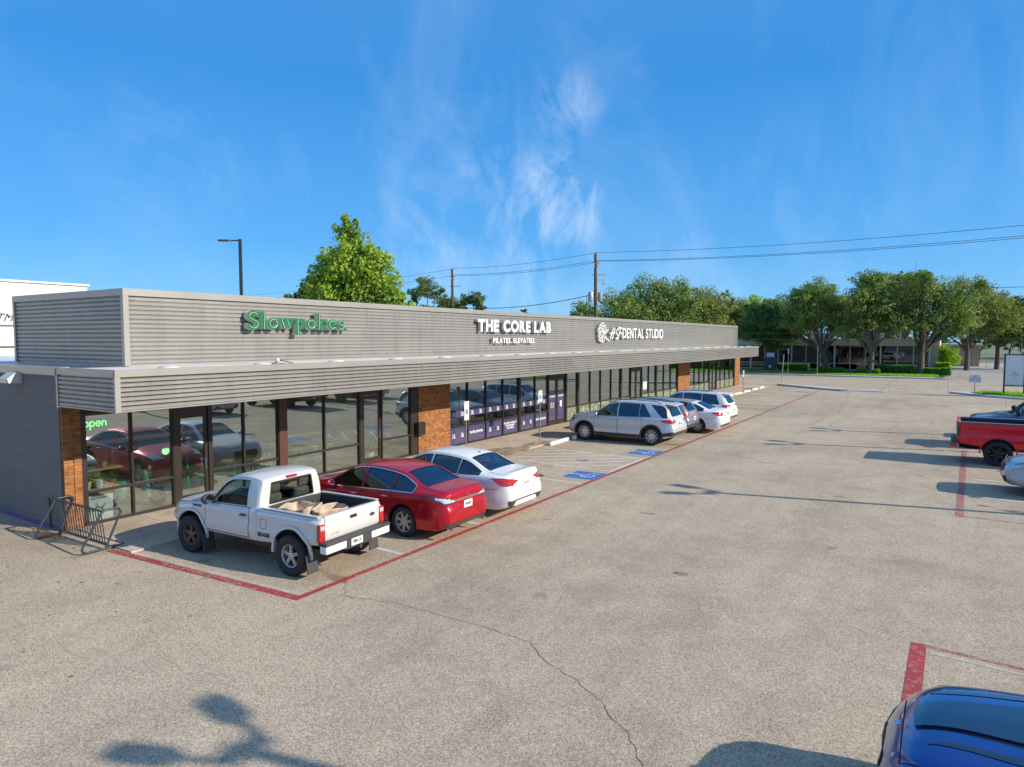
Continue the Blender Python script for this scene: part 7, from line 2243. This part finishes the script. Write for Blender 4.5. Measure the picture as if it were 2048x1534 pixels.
# round pines
for i, (px, D_, top, cs, lab) in enumerate(((852, 118, 557, [cl(0, 13.0, 2.7, 1.9), cl(-1.8, 11.6, 1.6, 1.3), cl(1.8, 11.8, 1.8, 1.2), cl(-.6, 9.4, 2.4, .9)], 'umbrella-shaped pine just right of the bright sycamore'),
                                 (893, 122, 585, [cl(0, 10.6, 2.6, 1.3), cl(1.6, 9.8, 1.8, 1.0), cl(-1.2, 9.2, 2.0, 1.0)], 'middle low pine crown behind the slim utility pole'),
                                 (945, 118, 580, [cl(0, 11.0, 2.4, 1.4), cl(-1.7, 10.0, 1.5, .9), cl(1.5, 9.6, 1.6, .7), cl(3.0, 8.6, 1.2, .4), cl(-.2, 8.6, 2.6, .6), cl(4.0, 7.9, 1.4, .4)], 'rightmost of the three low pine crowns above the parapet'))):
    p_ = cam_pt(px, 600, D_)
    tree('pine', lab, p_.x, p_.y, 12, cs, LM['pine'], .42, 5200, 30 + i, .25, 6.0, 'needle')
p_ = cam_pt(1050, 620, 130)
tree('tree', 'tiny dark treetop just showing above the parapet between the signs', p_.x, p_.y, 9, [cl(0, 9.6, .9, .7)], LM['dark'], .3, 420, 38, .15, 5)
# woodland mass right of the transformer pole: individual trees
wood = [  # px, depth, [(dx, z, r, rz)...], leaf, label
 (1172, 92, [(-.4, 7.4, 1.5, 1.6), (-1.0, 5.8, 1.8, 1.4), (1.0, 5.4, 1.3, 1.0)], 'oak', 'small dark tree left of the transformer pole above the parapet'),
 (1240, 96, [(0, 8.8, 2.4, 1.8), (-1.6, 6.6, 2.0, 1.6), (1.8, 6.8, 2.2, 1.6), (0, 4.6, 2.8, 1.6)], 'oak', 'tree just right of the transformer pole'),
 (1290, 100, [(0, 11.2, 2.2, 1.7), (-1.9, 9.6, 1.9, 1.5), (1.4, 9.0, 2.4, 1.8), (-.6, 6.6, 3.0, 1.8), (1.6, 5.0, 2.4, 1.5)], 'oak', 'tall pointed oak above the dental studio sign'),
 (1345, 100, [(0, 11.4, 2.0, 1.8), (1.6, 9.6, 1.9, 1.5), (-.8, 8.4, 2.2, 1.6), (.4, 6.0, 2.8, 1.8)], 'oak', 'tall oak with a twin top right of the pointed oak'),
 (1400, 104, [(0, 10.2, 2.6, 1.5), (2.0, 9.0, 2.2, 1.4), (-1.6, 7.6, 2.0, 1.5), (.8, 6.0, 3.0, 1.9)], 'oak2', 'olive-toned broad oak above the right end of the parapet'),
 (1455, 108, [(0, 9.0, 2.2, 1.4), (1.8, 8.4, 1.9, 1.4), (-1.4, 6.6, 2.2, 1.6), (1.2, 5.6, 2.6, 1.7)], 'oak2', 'yellowish oak behind the far parapet corner'),
 (1510, 118, [(0, 10.2, 1.7, 1.4), (-1.8, 8.4, 1.7, 1.3), (1.7, 9.4, 1.6, 1.2), (0, 7.4, 2.6, 1.6)], 'lime', 'bright lime-green tree in the gap between the dark oaks'),
]
for i, (px, D_, cs, lm, lab) in enumerate(wood):
    p_ = cam_pt(px, 650, D_)
    tree('oak_tree', lab, p_.x, p_.y, 12, [cl(c[0], c[1] * .98, c[2], c[3], k=1.55) for c in cs] + [cl(0, 4.4, 3.6, 2.0)], LM[lm], .31, 21000, 50 + i, .26, 3.0)
street = [  # px, Y, clumps, leaf, trunk, lean, label
 (1535, 93.5, [(-.5, 6.6, 2.6, 1.5), (1.5, 7.4, 2.4, 1.5), (-2.6, 5.8, 2.0, 1.3), (2.8, 5.6, 1.9, 1.2), (.4, 4.9, 2.6, 1.0), (-1.5, 8.2, 1.6, 1.1)], 'dark', .2, 0, 'dark dense tree drooping over the left end of the office roof'),
 (1655, 92.5, [(-3.2, 8.2, 2.3, 1.6), (-.8, 10.4, 2.4, 1.7), (-2.8, 10.0, 1.9, 1.3), (-4.4, 6.6, 1.8, 1.3), (.6, 8.6, 2.0, 1.5), (-1.6, 6.9, 2.0, 1.2), (1.2, 6.2, 1.4, 1.1)], 'oak', .27, -.5, 'spreading oak on the lawn, leftmost of the three with bare trunks showing'),
 (1742, 90.5, [(-.5, 10.8, 2.3, 1.6), (1.6, 10.0, 2.2, 1.6), (-1.9, 8.6, 1.7, 1.4), (.5, 8.4, 2.5, 1.6), (2.6, 8.0, 1.9, 1.3), (-.6, 6.3, 1.4, 1.0), (-2.6, 5.6, 1.3, 1.1), (2.2, 6.3, 1.7, 1.1), (0, 12.2, 1.4, .9)], 'oak', .30, .1, 'tall oak with a forked trunk in the middle of the lawn'),
 (1843, 93.0, [(-1.6, 11.2, 2.0, 1.5), (.8, 10.4, 2.6, 1.7), (3.2, 9.0, 2.5, 1.7), (-1.4, 8.4, 2.2, 1.5), (1.2, 7.6, 2.6, 1.6), (4.4, 7.0, 2.3, 1.5), (2.2, 5.9, 2.0, 1.2), (-.8, 6.4, 1.5, 1.0), (5.8, 8.2, 1.6, 1.2)], 'oak', .34, 0, 'broad oak at the right end of the office leaning over the driveway'),
 (1800, 104, [(0, 12.4, 2.6, 1.6), (-2.6, 12.0, 2.0, 1.2), (2.4, 12.0, 2.0, 1.3), (0, 10.6, 3.0, 1.5)], 'oak2', .28, 0, 'tallest olive crown behind the middle oak'),
 (1935, 112, [(0, 11.0, 2.6, 1.8), (2.6, 9.6, 2.4, 1.7), (-2.4, 9.4, 2.2, 1.7), (1.2, 7.2, 3.0, 1.8), (4.4, 7.6, 2.2, 1.6), (-1.5, 6.2, 2.0, 1.3)], 'oak2', .28, 0, 'loose olive tree over the far part of the driveway'),
 (1995, 118, [(0, 9.6, 2.2, 1.6), (1.8, 7.8, 2.6, 1.6), (-2.0, 6.8, 2.2, 1.3), (3.4, 5.6, 2.4, 1.4), (0, 5.2, 2.4, 1.3)], 'oak2', .25, 0, 'thin open tree near the right edge with sky showing through'),
 (2060, 120, [(0, 9.4, 2.4, 1.8), (1, 6.5, 3.2, 2.2), (-2.4, 5.4, 2.2, 1.5)], 'dark', .25, 0, 'dark tree cut by the right edge of the picture'),
 (1620, 108, [(0, 10.4, 2.4, 1.6), (2.4, 9.6, 2.4, 1.5), (-2.2, 9.0, 2.2, 1.4)], 'oak2', .25, 0, 'olive crown behind the leftmost lawn oak'),
]
street += [
 (1568, 114, [(0, 9.6, 2.6, 1.7), (2.6, 9.0, 2.4, 1.6), (-2.4, 8.6, 2.2, 1.5), (0, 6.6, 3.4, 2.0)], 'oak', .25, 0, 'oak crown filling the sky above the left part of the office'),
 (1700, 116, [(0, 10.2, 2.6, 1.7), (2.6, 9.6, 2.4, 1.6), (-2.6, 9.4, 2.4, 1.5), (0, 7.0, 3.6, 2.0)], 'oak2', .25, 0, 'olive crown showing between the left and middle lawn oaks'),
 (1775, 118, [(0, 10.6, 2.6, 1.7), (2.8, 10.0, 2.4, 1.6), (-2.6, 9.6, 2.4, 1.5), (0, 7.4, 3.6, 2.2)], 'dark', .25, 0, 'dark crown showing between the middle and right lawn oaks')]
for i, (px, Y_, cs, lm, tr, ln, lab) in enumerate(street):
    x_ = at_px(px, Y_)
    k_ = 1.0
    tree('oak_tree', lab, x_, Y_, 12, [cl(c[0], c[1] * .925, c[2], c[3], dy=random.uniform(-1, 1), k=1.25) for c in cs], LM[lm], .25, 27000, 80 + i, tr, 2.6 if tr > .26 else 3.2, lean=ln)
for i, (px, D_, sc_) in enumerate(((1960, 140, 1.0), (2020, 150, 1.1), (2075, 145, .9))):
    p_ = cam_pt(px, 690, D_)
    tree('tree', ('shaded small tree beyond the driveway end beside the tan wall', 'shaded small tree beyond the driveway left of the property sign', 'shaded small tree beyond the driveway at the right edge')[i], p_.x, p_.y, 7,
         [cl(0, 4.4 * sc_, 2.4, 1.6), cl(-1.8, 3.2, 1.6, 1.2), cl(1.8, 3.4, 1.7, 1.3)], LM['dark'], .42, 2600, 110 + i, .18, 1.6)
# distant tree line closing the view
random.seed(31)
mb = MB(); cl_l = []
for i in range(70):
    x_ = -260 + i * 6 + random.uniform(-3, 3); y_ = 175 + random.uniform(-10, 25)
    cl_l.append(((x_, y_, random.uniform(4.0, 7.5)), (6.0, 5, random.uniform(4.0, 6.0))))
crown_mesh(cl_l, 1.0, 42000, mb, 91); tag(mb.build('far_tree_line', LM['dark'], fix=False), 'distant continuous belt of dark trees along the horizon', 'trees', kind='stuff')
# trees off to the right that the shop windows mirror
# hedges and shrubs
def hedge(name, label, x0, x1, y0, y1, z1, lm, n, seed, group=None, leaf=.13):
    root = thing(name, label, 'hedge' if name == 'hedge' else 'shrub', ((x0 + x1) / 2, (y0 + y1) / 2, .15), 0, group)
    rnd = random.Random(seed); mb = MB(); wx, wy = (x1 - x0) / 2, (y1 - y0) / 2
    for i in range(n):
        f = rnd.random()
        if f < .45: p = Vector((rnd.uniform(-wx, wx), -wy, rnd.uniform(0, z1)))
        elif f < .85: p = Vector((rnd.uniform(-wx, wx), rnd.uniform(-wy, wy), z1))
        else: p = Vector((rnd.choice((-wx, wx)), rnd.uniform(-wy, wy), rnd.uniform(0, z1)))
        p += Vector((rnd.gauss(0, .05), rnd.gauss(0, .05), rnd.gauss(0, .045)))
        nrm = Vector((rnd.uniform(-1, 1), rnd.uniform(-1, 1), rnd.uniform(-.2, 1))).normalized(); t = nrm.orthogonal().normalized(); b = nrm.cross(t); s_ = leaf * rnd.uniform(.6, 1.3)
        mb.add([p - t * s_ * .5, p + b * s_ * .35, p + t * s_ * .5, p - b * s_ * .35], [(0, 1, 2, 3)])
    mb.build('foliage', lm, root, fix=False)
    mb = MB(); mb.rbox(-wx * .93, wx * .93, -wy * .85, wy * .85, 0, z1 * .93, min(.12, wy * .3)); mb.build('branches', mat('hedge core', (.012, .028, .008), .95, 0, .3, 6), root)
    return root
hx = [(1543, 1585, .95, 'long clipped hedge right of the dark pylon sign, its left half'), (1585, 1618, .95, 'long clipped hedge right of the dark pylon sign, its right half'), (1636, 1690, .62, 'low bushy planting round the trunk of the left lawn oak'), (1715, 1760, .55, 'low loose planting at the foot of the forked oak'),
      (1757, 1832, 1.0, 'long clipped hedge between the forked oak and the right oak'), (1850, 1868, .72, 'square clipped shrub just right of the right oak trunk'), (1870, 1884, .70, 'square clipped shrub before the stone end wall'), (1885, 1903, .75, 'square clipped shrub at the very corner of the driveway')]
for i, (a, b, z1, lab) in enumerate(hx):
    Yh = 93.5 if i not in (2, 3) else 91.0
    hedge('hedge' if i in (0, 1, 4) else 'shrub', lab, at_px(a, Yh), at_px(b, Yh), Yh - .7, Yh + .7, z1, LM['hedge'], 2600, 140 + i)
hedge('hedge', 'yellow-green low hedge in front of the stone end wall', at_px(1873, 96), at_px(1902, 96), 95.4, 96.6, 1.3, LM['lime'], 1800, 160)
LB = thing('round_shrub', 'bright lime round-topped shrub beside the stone end wall of the office', 'shrub', (at_px(1893, 97.5), 97.5, .15))
mb = MB(); crown_mesh([((0, 0, 2.0), (1.5, 1.1, 1.25)), ((.5, 0, 1.6), (1.2, 1.0, .8)), ((-.2, 0, 2.6), (1.0, .8, .9)), ((0, 0, 2.1), (1.0, .9, .9))], .15, 9000, mb, 170); mb.build('foliage', LM['lime'], LB, fix=False)
mb = MB()
for a in range(5): mb.tube([(0, 0, 0), (.15 * math.cos(a * 1.3), .15 * math.sin(a * 1.3), .8), (.5 * math.cos(a * 1.3), .5 * math.sin(a * 1.3), 1.8)], [.07, .05, .02], 6)
mb.build('stem', M['bark'], LB)
M['flower'] = leafmat('red flowers', (.25, .05, .06), (.60, .28, .24), .2)
mb = MB(); crown_mesh([((at_px(1505 + i * 9, 91), 90.6 + (i % 2) * .4, .3), (.7, .5, .28)) for i in range(7)], .10, 2600, mb, 171)
tag(mb.build('flower_bed', M['flower'], fix=False), 'bed of small reddish flowers round the dark pylon sign', 'flowers', kind='stuff')
# lawn blades where they are near enough to read: short tufts
M['blade'] = leafmat('grass blades', (.10, .26, .015), (.30, .52, .05), .4)
def tufts(name, label, box, n, z, seed, hgt=.12):
    rnd = random.Random(seed); mb = MB(); x0, x1, y0, y1 = box
    for i in range(n):
        x, y = rnd.uniform(x0, x1), rnd.uniform(y0, y1)
        if name == 'verge_grass' and (x - 1.5) * .45 + (y - 63.9) * 1.0 < -1.0 and x < 5: continue
        a = rnd.uniform(0, 6.28); h = hgt * rnd.uniform(.5, 1.4); w = .05
        c, s_ = math.cos(a) * w, math.sin(a) * w
        mb.add([(x - c, y - s_, z), (x + c, y + s_, z), (x + rnd.uniform(-.05, .05), y + rnd.uniform(-.05, .05), z + h)], [(0, 1, 2)])
    return tag(mb.build(name, M['blade'], fix=False), label, 'grass', kind='stuff')
tufts('lawn_grass', 'mown green lawn along the far side of the street', (-26, -1, 87.3, 93.2), 22000, .15, 181)
tufts('verge_grass', 'green grass on the verge round the property sign', (2.0, 9.5, 60.8, 64.5), 9000, .17, 182)
mb = MB(); mb.box(-14, 60, 121.5, 121.6, .1, .14)
FN = thing('chain_link_fence', 'low metal fence with thin posts beyond the driveway', 'fence', (8, 126, 0))
mb = MB()
for x_ in range(-3, 16): mb.tube([(x_ * 1.6, 0, 0), (x_ * 1.6, 0, 1.5)], .035, 6)
mb.build('posts', M['galv'], FN); mb = MB(); mb.tube([(-5, 0, 1.5), (25, 0, 1.5)], .03, 6); mb.tube([(-5, 0, .8), (25, 0, .8)], .03, 6); mb.build('rail', M['galv'], FN)
A_ = thing('radio_mast', 'thin lattice radio mast above the treetops on the right', 'mast', (cam_pt(1831, 560, 220).x, cam_pt(1831, 560, 220).y, 0))
mb = MB(); mb.tube([(0, 0, 0), (0, 0, 29.0)], .10, 6); mb.build('pole', M['galv'], A_)
mb = MB(); mb.box(-.8, .8, -.04, .04, 25.6, 25.75); mb.tube([(.7, 0, 25.7), (.7, 0, 27)], .06, 5); mb.build('antenna', M['galv'], A_)
# shade trees far to the right, mirrored in the glass and softening the horizon there
for i, (x_, y_) in enumerate(((30, 6), (34, 22), (31, 40), (40, 58))):
    tree('oak_tree', 'round oak on the grass far to the right of the lot, %s' % ('nearest the camera', 'second along', 'third along', 'farthest along')[i], x_, y_, 8, [((0, 0, 5.0), (3.2, 3.2, 1.8)), ((1.5, 1, 4.0), (2.2, 2.2, 1.3)), ((-1.5, -1, 4.2), (2.2, 2.2, 1.3))], LM['oak'], .5, 3500, 200 + i, .25, 2.2, group='oaks on the grass to the right of the lot')
